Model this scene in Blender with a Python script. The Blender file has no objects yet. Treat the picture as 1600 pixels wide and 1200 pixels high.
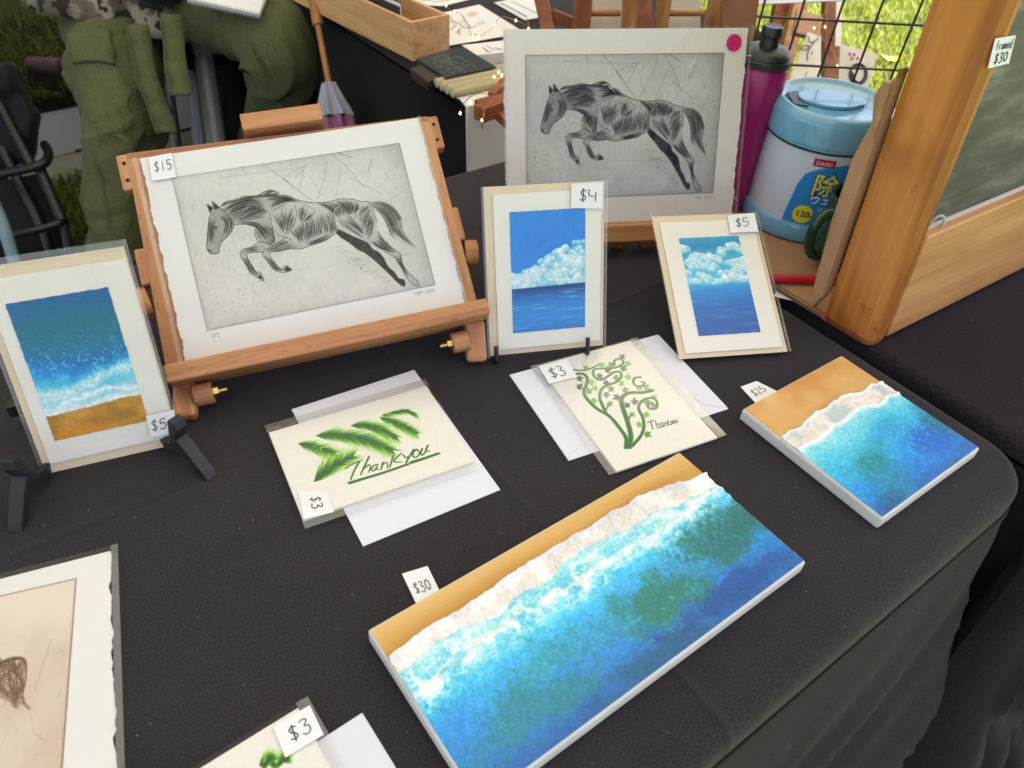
import bpy, bmesh, math, random
import numpy as np
from mathutils import Matrix, Vector
random.seed(7)
R = math.radians
scene = bpy.context.scene
COL = scene.collection

# ------------------------------------------------------------------ camera
TZ = 0.74                       # height of the table tops
F = 1200.0                      # focal length in pixels of a 1600 x 1200 picture
CAMZ = TZ + 0.491
PITCH, ROLL = R(42.05), R(4.31)
_fwd = np.array([0, math.cos(PITCH), -math.sin(PITCH)])
_rt = np.array([1.0, 0, 0])
_up = np.cross(_rt, _fwd)
CR = math.cos(ROLL) * _rt + math.sin(ROLL) * _up
CU = -math.sin(ROLL) * _rt + math.cos(ROLL) * _up
CW = _fwd
CAM = np.array([0, 0, CAMZ])
cam_data = bpy.data.cameras.new('camera')
cam = bpy.data.objects.new('camera', cam_data)
COL.objects.link(cam)
cam.matrix_world = Matrix(((CR[0], CU[0], -CW[0], 0), (CR[1], CU[1], -CW[1], 0), (CR[2], CU[2], -CW[2], CAMZ), (0, 0, 0, 1)))
cam_data.sensor_width = 36
cam_data.lens = 36 * F / 1600
cam_data.clip_start = 0.02
cam_data.clip_end = 500
cam_data.dof.use_dof = True
cam_data.dof.focus_distance = 0.72
cam_data.dof.aperture_fstop = 10
scene.camera = cam

# ------------------------------------------------------------------ world and sun
SUN_EL, SUN_AZ = 52, 62         # elevation, compass azimuth counted from +Y towards +X
world = bpy.data.worlds.new('World')
scene.world = world
world.use_nodes = True
wn = world.node_tree
sky = wn.nodes.new('ShaderNodeTexSky')
sky.sky_type = 'NISHITA'
sky.sun_disc = False
sky.sun_elevation = R(SUN_EL)
sky.sun_rotation = R(SUN_AZ)
sky.air_density = 1.0
sky.dust_density = 2.0
bg = wn.nodes['Background']
bg.inputs[1].default_value = 0.06
wn.links.new(sky.outputs[0], bg.inputs[0])
sl = bpy.data.lights.new('sun', 'SUN')
sl.energy = 5.0
sl.angle = R(0.5)
sl.color = (1.0, 0.95, 0.87)
sun = bpy.data.objects.new('sun', sl)
COL.objects.link(sun)
_sd = Vector((math.sin(R(SUN_AZ)) * math.cos(R(SUN_EL)), math.cos(R(SUN_AZ)) * math.cos(R(SUN_EL)), math.sin(R(SUN_EL))))
sun.rotation_euler = _sd.to_track_quat('Z', 'Y').to_euler()
sun.location = (0, 0, 6)
scene.view_settings.view_transform = 'Standard'
scene.view_settings.look = 'None'
scene.view_settings.gamma = 1
scene.view_settings.use_curve_mapping = False
scene.view_settings.exposure = 2.5
scene.view_settings.use_white_balance = True
scene.view_settings.white_balance_temperature = 7100
scene.view_settings.white_balance_tint = 20

# ------------------------------------------------------------------ projection helpers
def ray(px, py):
    return CR * (px - 800) / F + CU * (600 - py) / F + CW
def bp(px, py, z=0.0):
    """the point of the level z (counted from the table top) seen at a pixel"""
    d = ray(px, py)
    return CAM + d * ((TZ + z - CAMZ) / d[2])
def bpd(px, py, depth):
    return CAM + ray(px, py) * depth
TC, TS = math.cos(R(39)), math.sin(R(39))
def tb(X, Y, z=0.0):
    """table coordinates (X along the stall front, Y away from it) to world"""
    return np.array([X * TC - Y * TS, X * TS + Y * TC, TZ + z])
def face_m(x, y, z, yaw, tilt, roll=0.0):
    """frame of a sheet: X along its width, Y up its face, Z out of it"""
    yaw, tilt, roll = R(yaw), R(tilt), R(roll)
    ex = np.array([math.cos(yaw), math.sin(yaw), 0])
    n = np.array([-math.sin(yaw), math.cos(yaw), 0])
    ey = math.cos(tilt) * np.array([0, 0, 1.0]) + math.sin(tilt) * n
    e1 = math.cos(roll) * ex + math.sin(roll) * ey
    e2 = -math.sin(roll) * ex + math.cos(roll) * ey
    e3 = np.cross(e1, e2)
    return Matrix(((e1[0], e2[0], e3[0], x), (e1[1], e2[1], e3[1], y), (e1[2], e2[2], e3[2], TZ + z), (0, 0, 0, 1)))
def onface(M, px, py, lz=0.0):
    """local x, y of a pixel on the plane local z = lz of a frame"""
    A = np.array(M)
    o = A[:3, 3] + A[:3, 2] * lz
    d = ray(px, py)
    t = ((o - CAM) @ A[:3, 2]) / (d @ A[:3, 2])
    p = CAM + d * t - o
    return (p @ A[:3, 0], p @ A[:3, 1])
def toloc(M, P):
    A = np.array(M)
    return (np.asarray(P) - A[:3, 3]) @ A[:3, :3]

def homography(src, dst):
    A = []
    for (x, y), (u, v) in zip(src, dst):
        A.append([x, y, 1, 0, 0, 0, -u * x, -u * y, -u])
        A.append([0, 0, 0, x, y, 1, -v * x, -v * y, -v])
    h = np.linalg.svd(np.array(A, float))[2][-1].reshape(3, 3)
    def f(p):
        p = np.atleast_2d(np.asarray(p, float))
        q = np.c_[p, np.ones(len(p))] @ h.T
        return q[:, :2] / q[:, 2:]
    return f

# ------------------------------------------------------------------ numpy painting helpers
def _hash(ix, iy, seed):
    with np.errstate(over='ignore'):
        h = (ix.astype(np.uint32) * np.uint32(374761393) + iy.astype(np.uint32) * np.uint32(668265263) + np.uint32(seed * 974711 % 4294967295))
        h = (h ^ (h >> np.uint32(13))) * np.uint32(1274126177)
        h = h ^ (h >> np.uint32(16))
    return (h & np.uint32(0xffffff)).astype(np.float64) / 0xffffff
def vn(x, y, seed=0):
    x0 = np.floor(x).astype(np.int64); y0 = np.floor(y).astype(np.int64)
    fx = x - x0; fy = y - y0
    fx = fx * fx * (3 - 2 * fx); fy = fy * fy * (3 - 2 * fy)
    a = _hash(x0, y0, seed); b = _hash(x0 + 1, y0, seed); c = _hash(x0, y0 + 1, seed); d = _hash(x0 + 1, y0 + 1, seed)
    return (a * (1 - fx) + b * fx) * (1 - fy) + (c * (1 - fx) + d * fx) * fy
def fbm(x, y, octv=4, seed=0, gain=0.5):
    s = 0; a = 1; t = 0
    for i in range(octv):
        s = s + a * vn(x * 2 ** i + 17.3 * i, y * 2 ** i - 9.1 * i, seed + i); t += a; a *= gain
    return s / t
def ridge(x, y, octv=4, seed=0):
    s = 0; a = 1; t = 0
    for i in range(octv):
        s = s + a * (1 - np.abs(2 * vn(x * 2 ** i + 3.7 * i, y * 2 ** i + 5.1 * i, seed + i) - 1)); t += a; a *= 0.55
    return s / t
def sst(a, b, x):
    t = np.clip((x - a) / (b - a), 0, 1)
    return t * t * (3 - 2 * t)
def mixc(img, col, a):
    a = np.asarray(a)[..., None]
    return img * (1 - a) + np.asarray(col, float) * a
def ramp(v, stops):
    xs = [s[0] for s in stops]; cs = np.array([s[1] for s in stops], float)
    return np.stack([np.interp(v, xs, cs[:, k]) for k in range(3)], -1)
def azure(img):
    """phthalo-like blues: less red, a touch more green"""
    w = np.clip((img[..., 2] - img[..., 0]) / 140, 0, 1)
    o = img.copy(); o[..., 0] *= 1 - .5 * w; o[..., 1] += 7 * w; o[..., 2] -= 4 * w
    return o
def lin(c):
    c = np.asarray(c, float) / 255.0
    return np.where(c <= 0.04045, c / 12.92, ((np.clip(c, 0, 1) + 0.055) / 1.055) ** 2.4)
def L3(r, g, b):
    return tuple(float(k) for k in lin((r, g, b)))
def stroke(cov, pts, w0, w1=None, val=1.0, mid=None):
    """lay a tapering line of pixels into the coverage map cov"""
    pts = np.asarray(pts, float)
    n = len(pts)
    if w1 is None: w1 = w0
    ny, nx = cov.shape
    for i in range(n - 1):
        t = i / max(1, n - 2)
        w = w0 + (w1 - w0) * t
        if mid: w = mid * math.sin(math.pi * (0.08 + 0.84 * (i + 0.5) / (n - 1)))
        (ax, ay), (bx, by) = pts[i], pts[i + 1]
        m = w + 1.5
        x0 = max(0, int(min(ax, bx) - m)); x1 = min(nx, int(max(ax, bx) + m) + 2)
        y0 = max(0, int(min(ay, by) - m)); y1 = min(ny, int(max(ay, by) + m) + 2)
        if x0 >= x1 or y0 >= y1: continue
        X, Y = np.meshgrid(np.arange(x0, x1) + .5, np.arange(y0, y1) + .5)
        dx, dy = bx - ax, by - ay
        l2 = dx * dx + dy * dy + 1e-9
        u = np.clip(((X - ax) * dx + (Y - ay) * dy) / l2, 0, 1)
        d = np.hypot(X - ax - u * dx, Y - ay - u * dy)
        a = np.clip(w / 2 - d + .5, 0, 1) * min(1, w) * val
        sub = cov[y0:y1, x0:x1]
        np.maximum(sub, a, out=sub)
def polymask(poly, nx, ny):
    poly = np.asarray(poly, float)
    X, Y = np.meshgrid(np.arange(nx) + .5, np.arange(ny) + .5)
    ins = np.zeros((ny, nx), bool)
    j = len(poly) - 1
    for i in range(len(poly)):
        xi, yi = poly[i]; xj, yj = poly[j]
        if yi != yj:
            c = ((yi > Y) != (yj > Y)) & (X < (xj - xi) * (Y - yi) / (yj - yi) + xi)
            ins ^= c
        j = i
    return ins
def blur(a, n=1):
    for _ in range(n):
        p = np.pad(a, 1, mode='edge')
        a = (p[1:-1, 1:-1] * 4 + p[:-2, 1:-1] * 2 + p[2:, 1:-1] * 2 + p[1:-1, :-2] * 2 + p[1:-1, 2:] * 2 + p[:-2, :-2] + p[:-2, 2:] + p[2:, :-2] + p[2:, 2:]) / 16
    return a
def smooth_line(pts, n=6):
    """Catmull-Rom through the points"""
    p = np.asarray(pts, float)
    if len(p) < 3: return p
    q = np.vstack([2 * p[0] - p[1], p, 2 * p[-1] - p[-2]])
    out = []
    for i in range(1, len(q) - 2):
        for k in range(n):
            t = k / n
            out.append(0.5 * (2 * q[i] + (q[i + 1] - q[i - 1]) * t + (2 * q[i - 1] - 5 * q[i] + 4 * q[i + 1] - q[i + 2]) * t * t + (3 * q[i] - q[i - 1] - 3 * q[i + 1] + q[i + 2]) * t ** 3))
    out.append(p[-1])
    return np.array(out)

# ------------------------------------------------------------------ materials
def new_mat(name):
    m = bpy.data.materials.new(name)
    m.use_nodes = True
    return m, m.node_tree.nodes, m.node_tree.links, m.node_tree.nodes['Principled BSDF']
def N(nodes, kind, **kw):
    n = nodes.new(kind)
    for k, v in kw.items(): setattr(n, k, v)
    return n
def coords(nodes, links, scale=(1, 1, 1), kind='Object', rot=(0, 0, 0)):
    tc = N(nodes, 'ShaderNodeTexCoord'); mp = N(nodes, 'ShaderNodeMapping')
    mp.inputs['Scale'].default_value = scale
    mp.inputs['Rotation'].default_value = rot
    links.new(tc.outputs[kind], mp.inputs[0])
    return mp.outputs[0]
def noise(nodes, links, vec, scale, detail=4, rough=.55):
    n = N(nodes, 'ShaderNodeTexNoise')
    n.inputs['Scale'].default_value = scale; n.inputs['Detail'].default_value = detail; n.inputs['Roughness'].default_value = rough
    links.new(vec, n.inputs['Vector'])
    return n.outputs['Fac']
def cramp(nodes, links, fac, stops):
    r = N(nodes, 'ShaderNodeValToRGB')
    while len(r.color_ramp.elements) < len(stops): r.color_ramp.elements.new(.5)
    for e, (p, c) in zip(r.color_ramp.elements, stops):
        e.position = p; e.color = (*c, 1) if len(c) == 3 else c
    links.new(fac, r.inputs[0])
    return r.outputs[0]
def bump(nodes, links, bsdf, h, strength=.3, dist=.001):
    b = N(nodes, 'ShaderNodeBump')
    b.inputs['Strength'].default_value = strength; b.inputs['Distance'].default_value = dist
    links.new(h, b.inputs['Height']); links.new(b.outputs[0], bsdf.inputs['Normal'])
    return b
def plain(name, col, rough=.6, metal=0, var=.12, vscale=30, bmp=0, bscale=300, coat=0, spec=.5):
    m, n, l, b = new_mat(name)
    v = coords(n, l)
    f = noise(n, l, v, vscale, 3)
    c1 = tuple(k * (1 - var) for k in col); c2 = tuple(min(1, k * (1 + var)) for k in col)
    l.new(cramp(n, l, f, [(.3, c1), (.7, c2)]), b.inputs['Base Color'])
    b.inputs['Roughness'].default_value = rough; b.inputs['Metallic'].default_value = metal
    b.inputs['Coat Weight'].default_value = coat
    b.inputs['Specular IOR Level'].default_value = spec
    if bmp: bump(n, l, b, noise(n, l, v, bscale, 3), bmp, .0006)
    return m
def wood(name, c_dark, c_mid, c_light, axis=0, scale=1.0, rough=.45, flecks=True, blotch=0.0):
    m, n, l, b = new_mat(name)
    sc = [60 * scale] * 3; sc[axis] = 3.0 * scale
    v = coords(n, l, tuple(sc))
    f = noise(n, l, v, 1.0, 5, .6)
    col = cramp(n, l, f, [(.31, c_dark), (.5, c_mid), (.69, c_light)])
    if flecks:
        sf = [420 * scale] * 3; sf[axis] = 60 * scale
        v2 = coords(n, l, tuple(sf))
        f2 = noise(n, l, v2, 1.0, 2)
        mk = cramp(n, l, f2, [(.60, (0, 0, 0)), (.70, (1, 1, 1))])
        mx = N(n, 'ShaderNodeMix', data_type='RGBA'); mx.blend_type = 'MULTIPLY'
        mul = N(n, 'ShaderNodeMath', operation='MULTIPLY'); mul.inputs[1].default_value = .55
        l.new(mk, mul.inputs[0]); l.new(mul.outputs[0], mx.inputs[0])
        l.new(col, mx.inputs[6]); mx.inputs[7].default_value = (.55, .42, .32, 1)
        col = mx.outputs[2]
    if blotch:
        f3 = noise(n, l, coords(n, l, (9, 9, 9)), 1.0, 4)
        mk = cramp(n, l, f3, [(.52, (0, 0, 0)), (.75, (1, 1, 1))])
        mul = N(n, 'ShaderNodeMath', operation='MULTIPLY'); mul.inputs[1].default_value = blotch
        l.new(mk, mul.inputs[0])
        mx = N(n, 'ShaderNodeMix', data_type='RGBA'); mx.blend_type = 'MULTIPLY'
        l.new(mul.outputs[0], mx.inputs[0]); l.new(col, mx.inputs[6]); mx.inputs[7].default_value = (.45, .28, .2, 1)
        col = mx.outputs[2]
    l.new(col, b.inputs['Base Color'])
    b.inputs['Roughness'].default_value = rough
    bump(n, l, b, f, .25, .0008)
    return m
def vcol(name, rough=.5, spec=.5, coat=0):
    m, n, l, b = new_mat(name)
    a = N(n, 'ShaderNodeVertexColor'); a.layer_name = 'Col'
    l.new(a.outputs[0], b.inputs['Base Color'])
    b.inputs['Roughness'].default_value = rough
    b.inputs['Specular IOR Level'].default_value = spec
    b.inputs['Coat Weight'].default_value = coat
    b.inputs['Coat Roughness'].default_value = .25
    return m
def cloth(name, col, weave=900, sheen=.12, lint=True, bmp=.25, rough=.92, crease=False):
    m, n, l, b = new_mat(name)
    v = coords(n, l)
    f = noise(n, l, v, 3.0, 4)
    fw = noise(n, l, v, weave, 2)
    big = cramp(n, l, f, [(.3, tuple(k * .82 for k in col)), (.7, tuple(k * 1.15 for k in col))])
    fine = cramp(n, l, fw, [(.3, (.55, .55, .55)), (.7, (1.42, 1.42, 1.45))])
    mx = N(n, 'ShaderNodeMix', data_type='RGBA'); mx.blend_type = 'MULTIPLY'; mx.inputs[0].default_value = 1
    l.new(big, mx.inputs[6]); l.new(fine, mx.inputs[7])
    c = mx.outputs[2]
    if lint:
        vo = N(n, 'ShaderNodeTexVoronoi'); vo.voronoi_dimensions = '2D'; vo.inputs['Scale'].default_value = 27
        l.new(v, vo.inputs['Vector'])
        mk = cramp(n, l, vo.outputs['Distance'], [(.008, (1, 1, 1)), (.020, (0, 0, 0))])
        on = cramp(n, l, noise(n, l, v, 14, 1), [(.42, (0, 0, 0)), (.72, (1, 1, 1))])
        mm = N(n, 'ShaderNodeMath', operation='MULTIPLY'); l.new(mk, mm.inputs[0]); l.new(on, mm.inputs[1])
        m2 = N(n, 'ShaderNodeMix', data_type='RGBA')
        l.new(mm.outputs[0], m2.inputs[0]); l.new(c, m2.inputs[6]); m2.inputs[7].default_value = (.26, .25, .235, 1)
        c = m2.outputs[2]
    l.new(c, b.inputs['Base Color'])
    b.inputs['Roughness'].default_value = rough
    b.inputs['Specular IOR Level'].default_value = .07
    b.inputs['Sheen Weight'].default_value = sheen
    b.inputs['Sheen Roughness'].default_value = .5
    if bmp: b1 = bump(n, l, b, fw, bmp, .0004)
    if crease:
        # pressed-in fold lines and soft waves of the cloth
        sep = N(n, 'ShaderNodeSeparateXYZ'); l.new(v, sep.inputs[0])
        tot = None
        for ax, pos, amp in (('X', -.205, 1.0), ('X', .265, .7), ('Y', .47, .8), ('X', -.62, 1.0)):
            s_ = N(n, 'ShaderNodeMath', operation='SUBTRACT'); l.new(sep.outputs[ax], s_.inputs[0]); s_.inputs[1].default_value = pos
            a_ = N(n, 'ShaderNodeMath', operation='ABSOLUTE'); l.new(s_.outputs[0], a_.inputs[0])
            r_ = N(n, 'ShaderNodeMapRange'); r_.inputs[1].default_value = 0; r_.inputs[2].default_value = .006; r_.inputs[3].default_value = amp; r_.inputs[4].default_value = 0
            l.new(a_.outputs[0], r_.inputs[0])
            if tot is None: tot = r_.outputs[0]
            else:
                q = N(n, 'ShaderNodeMath', operation='ADD'); l.new(tot, q.inputs[0]); l.new(r_.outputs[0], q.inputs[1]); tot = q.outputs[0]
        wv = noise(n, l, v, 7, 3, .5)
        q = N(n, 'ShaderNodeMath', operation='MULTIPLY_ADD'); q.inputs[1].default_value = 3.0; l.new(wv, q.inputs[0]); l.new(tot, q.inputs[2])
        b2 = N(n, 'ShaderNodeBump'); b2.inputs['Strength'].default_value = .6; b2.inputs['Distance'].default_value = .004
        l.new(q.outputs[0], b2.inputs['Height']); l.new(b2.outputs[0], b1.inputs['Normal'])
    return m
def film(name, haze=.004, gloss=.012, wr=14, ridged=False):
    """clear plastic sleeve: mostly see-through, a little white haze, crinkled gloss"""
    m = bpy.data.materials.new(name); m.use_nodes = True
    n = m.node_tree.nodes; l = m.node_tree.links; n.clear()
    out = N(n, 'ShaderNodeOutputMaterial')
    tr = N(n, 'ShaderNodeBsdfTransparent'); di = N(n, 'ShaderNodeBsdfDiffuse'); gl = N(n, 'ShaderNodeBsdfGlossy')
    di.inputs[0].default_value = (.95, .95, .95, 1); gl.inputs['Roughness'].default_value = .12
    v = coords(n, l, (1, 1, 1))
    f = noise(n, l, v, wr, 5, .6)
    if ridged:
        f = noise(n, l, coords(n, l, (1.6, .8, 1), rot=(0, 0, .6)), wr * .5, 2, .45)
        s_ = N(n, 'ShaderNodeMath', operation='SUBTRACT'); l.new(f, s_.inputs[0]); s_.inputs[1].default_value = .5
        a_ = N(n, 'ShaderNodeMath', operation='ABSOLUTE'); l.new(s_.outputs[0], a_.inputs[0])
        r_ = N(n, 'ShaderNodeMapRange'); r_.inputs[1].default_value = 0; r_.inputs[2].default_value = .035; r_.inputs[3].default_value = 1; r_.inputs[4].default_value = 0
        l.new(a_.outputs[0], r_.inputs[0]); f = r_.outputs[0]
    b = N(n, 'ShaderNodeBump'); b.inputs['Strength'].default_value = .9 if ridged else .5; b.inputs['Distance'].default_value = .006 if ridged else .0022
    l.new(f, b.inputs['Height']); l.new(b.outputs[0], gl.inputs['Normal'])
    m1 = N(n, 'ShaderNodeMixShader'); m1.inputs[0].default_value = haze
    # white lines painted along creases to stand in for glints
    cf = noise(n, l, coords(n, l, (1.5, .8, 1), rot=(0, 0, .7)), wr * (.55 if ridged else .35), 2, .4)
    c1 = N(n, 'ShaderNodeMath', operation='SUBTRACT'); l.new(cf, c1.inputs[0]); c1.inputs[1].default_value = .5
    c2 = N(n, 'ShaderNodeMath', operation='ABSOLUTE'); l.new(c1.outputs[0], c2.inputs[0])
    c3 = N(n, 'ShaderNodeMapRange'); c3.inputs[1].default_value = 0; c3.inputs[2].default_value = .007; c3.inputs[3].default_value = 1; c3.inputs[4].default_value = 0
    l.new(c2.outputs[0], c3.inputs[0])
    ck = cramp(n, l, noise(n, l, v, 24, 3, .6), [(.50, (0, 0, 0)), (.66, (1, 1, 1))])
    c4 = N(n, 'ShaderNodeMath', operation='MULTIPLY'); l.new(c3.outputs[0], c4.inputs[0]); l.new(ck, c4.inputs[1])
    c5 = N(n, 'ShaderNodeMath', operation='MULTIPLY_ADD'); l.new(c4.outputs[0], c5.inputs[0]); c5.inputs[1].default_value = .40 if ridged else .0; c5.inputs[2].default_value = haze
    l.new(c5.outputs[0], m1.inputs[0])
    l.new(tr.outputs[0], m1.inputs[1]); l.new(di.outputs[0], m1.inputs[2])
    fr = N(n, 'ShaderNodeFresnel'); fr.inputs[0].default_value = 1.35
    ad = N(n, 'ShaderNodeMath', operation='MULTIPLY_ADD'); ad.inputs[1].default_value = .22; ad.inputs[2].default_value = gloss * .25
    l.new(fr.outputs[0], ad.inputs[0])
    m2 = N(n, 'ShaderNodeMixShader'); l.new(ad.outputs[0], m2.inputs[0])
    l.new(m1.outputs[0], m2.inputs[1]); l.new(gl.outputs[0], m2.inputs[2])
    l.new(m2.outputs[0], out.inputs[0])
    return m

M = {}
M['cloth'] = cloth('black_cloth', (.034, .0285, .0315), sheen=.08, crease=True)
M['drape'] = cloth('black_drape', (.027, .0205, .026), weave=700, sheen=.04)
M['drape_dark'] = cloth('black_drape_shaded', (.014, .013, .014), weave=600, sheen=.05, lint=False)  # cloth colour darkened to stand in for shade on the side table skirt
M['paper'] = plain('white_paper', (.80, .80, .80), .85, var=.02, vscale=12, bmp=.12, bscale=500)
M['etch_paper'] = plain('rag_paper', (.78, .77, .75), .9, var=.02, vscale=9, bmp=.2, bscale=260)
M['etch_paper2'] = plain('warm_rag_paper', (.78, .72, .65), .9, var=.02, vscale=9, bmp=.2, bscale=260)
M['cream'] = plain('watercolour_paper', (.80, .76, .69), .92, var=.03, vscale=25, bmp=.55, bscale=420)
M['cream2'] = plain('smooth_cream_card', (.83, .79, .70), .8, var=.02, vscale=10, bmp=.15, bscale=400)
M['env_white'] = plain('white_envelope', (.72, .72, .80), .8, var=.02, vscale=8, bmp=.08)
M['env_beige'] = plain('beige_envelope', (.74, .60, .42), .8, var=.03, vscale=20, bmp=.08)
M['ink'] = plain('ink', (.03, .03, .035), .6, var=.3)
M['pencil'] = plain('pencil', (.32, .31, .30), .7)
M['film'] = film('clear_film')
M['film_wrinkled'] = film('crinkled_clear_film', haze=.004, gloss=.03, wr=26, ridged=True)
M['film_edge'] = film('clear_film_edge', haze=.05, gloss=.14, wr=60)
M['paint'] = vcol('acrylic_paint', .38, .5)
M['paint_matt'] = vcol('gouache_paint', .62, .35)
M['print'] = vcol('etching_ink', .8, .2)
M['print_dark'] = vcol('etching_ink_dark', .8, .2)
def _darken(m):
    n = m.node_tree.nodes; l = m.node_tree.links
    g_ = N(n, 'ShaderNodeGamma'); g_.inputs[1].default_value = 1.3
    a_ = [q for q in n if q.type == 'VERTEX_COLOR'][0]
    l.new(a_.outputs[0], g_.inputs[0]); l.new(g_.outputs[0], n['Principled BSDF'].inputs['Base Color'])
_darken(M['print_dark'])
M['gesso'] = plain('canvas_edge', (.66, .64, .60), .75, var=.06, vscale=40, bmp=.3, bscale=700)
BE = (L3(150, 92, 58), L3(184, 124, 82), L3(204, 150, 106))
M['beech_x'] = wood('beech_along', *BE, axis=0)
M['beech_y'] = wood('beech_up', *BE, axis=1)
M['oak_x'] = wood('oak_along', L3(150, 98, 52), L3(182, 128, 74), L3(204, 154, 98), axis=0)
M['oak_z'] = wood('oak_up', L3(140, 88, 45), L3(176, 120, 68), L3(200, 146, 92), axis=2)
M['redwood_z'] = wood('stained_wood_up', L3(105, 52, 28), L3(135, 72, 40), L3(158, 92, 56), axis=2, flecks=False)
M['redwood_x'] = wood('stained_wood_along', L3(110, 56, 30), L3(142, 78, 45), L3(165, 98, 62), axis=0, flecks=False)
M['stile'] = wood('varnished_pine_up', L3(134, 72, 34), L3(180, 108, 50), L3(204, 134, 64), axis=1, scale=.45, rough=.34, flecks=False, blotch=.75)
M['rail'] = wood('varnished_pine_along', L3(160, 102, 54), L3(202, 144, 90), L3(220, 166, 112), axis=0, scale=.5, rough=.5, flecks=False, blotch=.35)
M['boxwood_x'] = wood('box_wood', L3(196, 138, 90), L3(222, 170, 120), L3(234, 190, 142), axis=0, scale=.8)
M['brass'] = plain('brass', (.62, .46, .20), .28, metal=1, var=.15)
M['steel'] = plain('grey_steel', (.44, .45, .46), .38, metal=.15, var=.08)
M['wire'] = plain('dark_grid_wire', (.10, .11, .11), .4, metal=.6)
M['black_wood'] = plain('black_lacquered_wood', (.014, .014, .015), .5, var=.3, bmp=.2, bscale=150)
M['black_wire'] = plain('black_coated_wire', (.012, .012, .013), .3)
M['black_plastic'] = plain('black_plastic', (.016, .016, .018), .38)
M['magenta'] = plain('magenta_plastic', (.33, .012, .13), .3, var=.06)
M['lid_blue'] = plain('pale_blue_plastic', L3(104, 168, 198), .13, var=.03, coat=.5)
M['label_white'] = plain('canister_white', (.56, .62, .73), .35, var=.02)
M['label_blue'] = plain('label_blue', L3(20, 130, 200), .4, var=.03)
M['label_yellow'] = plain('label_yellow', L3(225, 210, 40), .4, var=.02)
M['label_navy'] = plain('label_navy', L3(20, 50, 90), .4)
M['label_red'] = plain('label_red', L3(170, 20, 60), .4)
M['green_mug'] = plain('green_enamel', (.008, .055, .032), .22, var=.1)
M['kraft'] = plain('kraft_paper', L3(168, 125, 92), .85, var=.08, vscale=8, bmp=.25, bscale=60)
M['bag'] = plain('brown_bag_paper', L3(172, 130, 96), .8, var=.12, vscale=14, bmp=.5, bscale=25)
M['red'] = plain('red_plastic', L3(190, 22, 38), .3)
M['pink'] = plain('pink_sticker', L3(205, 25, 105), .5, var=.03)
M['slate'] = plain('dark_lino', L3(46, 54, 56), .5, var=.35, vscale=60, bmp=.3, bscale=100)
M['cream_rod'] = plain('cream_candle', L3(205, 190, 150), .45, var=.05)
M['linen'] = plain('white_linen', (.82, .80, .77), .9, var=.05, vscale=8, bmp=.3, bscale=40)
M['copper'] = plain('copper_wire', (.55, .25, .14), .35, metal=1)
M['nylon'] = cloth('black_nylon', (.016, .017, .020), weave=400, sheen=.1, lint=False, rough=.55)
M['teal'] = plain('teal_plastic', L3(62, 100, 108), .55)
M['paleblue'] = plain('pale_blue_tube', L3(120, 150, 165), .4)
M['brolly'] = plain('pale_umbrella_cloth', L3(150, 150, 168), .6, var=.1)
M['brolly_pink'] = plain('pink_umbrella_cloth', L3(140, 84, 120), .6, var=.1)
M['umb_wood'] = plain('umbrella_handle_wood', L3(168, 112, 62), .4, var=.15)
M['trouser'] = cloth('olive_cotton', L3(98, 101, 68), weave=500, sheen=.1, lint=False, rough=.85, bmp=0)
def _folds(m):
    n = m.node_tree.nodes; l = m.node_tree.links
    v = coords(n, l, (1, 1, .38), rot=(.5, .5, 0))
    wv = N(n, 'ShaderNodeTexWave'); wv.inputs['Scale'].default_value = 3.6; wv.inputs['Distortion'].default_value = 7; wv.inputs['Detail'].default_value = 1.5; wv.inputs['Detail Scale'].default_value = 1.2
    l.new(coords(n, l, (1, 1, .8), rot=(.2, .8, .4)), wv.inputs['Vector'])
    f = wv.outputs['Fac']; f2 = noise(n, l, v, 10, 2, .5)
    ad = N(n, 'ShaderNodeMath', operation='MULTIPLY_ADD'); ad.inputs[1].default_value = .25
    l.new(f2, ad.inputs[0]); l.new(f, ad.inputs[2])
    bump(n, l, n['Principled BSDF'], ad.outputs[0], .35, .008)
_folds(M['trouser'])
M['navy'] = cloth('navy_jersey', L3(26, 28, 38), weave=500, lint=False)
M['skin'] = plain('skin', L3(200, 150, 125), .55, var=.05)
M['hair'] = plain('brown_hair', L3(60, 42, 30), .5, var=.3)
M['shoe'] = plain('mauve_shoe', L3(150, 118, 128), .7, var=.15, vscale=40)
M['sole'] = plain('pale_sole', L3(200, 185, 190), .7)
M['hem_grey'] = plain('grey_hem_vinyl', L3(214, 210, 204), .6, var=.05, vscale=6, bmp=.3, bscale=14)
M['hem_cream'] = plain('cream_hem_vinyl', L3(226, 212, 180), .6, var=.05, vscale=6, bmp=.3, bscale=14)
M['leaf_yellow'] = plain('yellow_leaf', L3(225, 185, 25), .6)
M['seam'] = plain('black_seam', (.006, .006, .006), .9)

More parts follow.
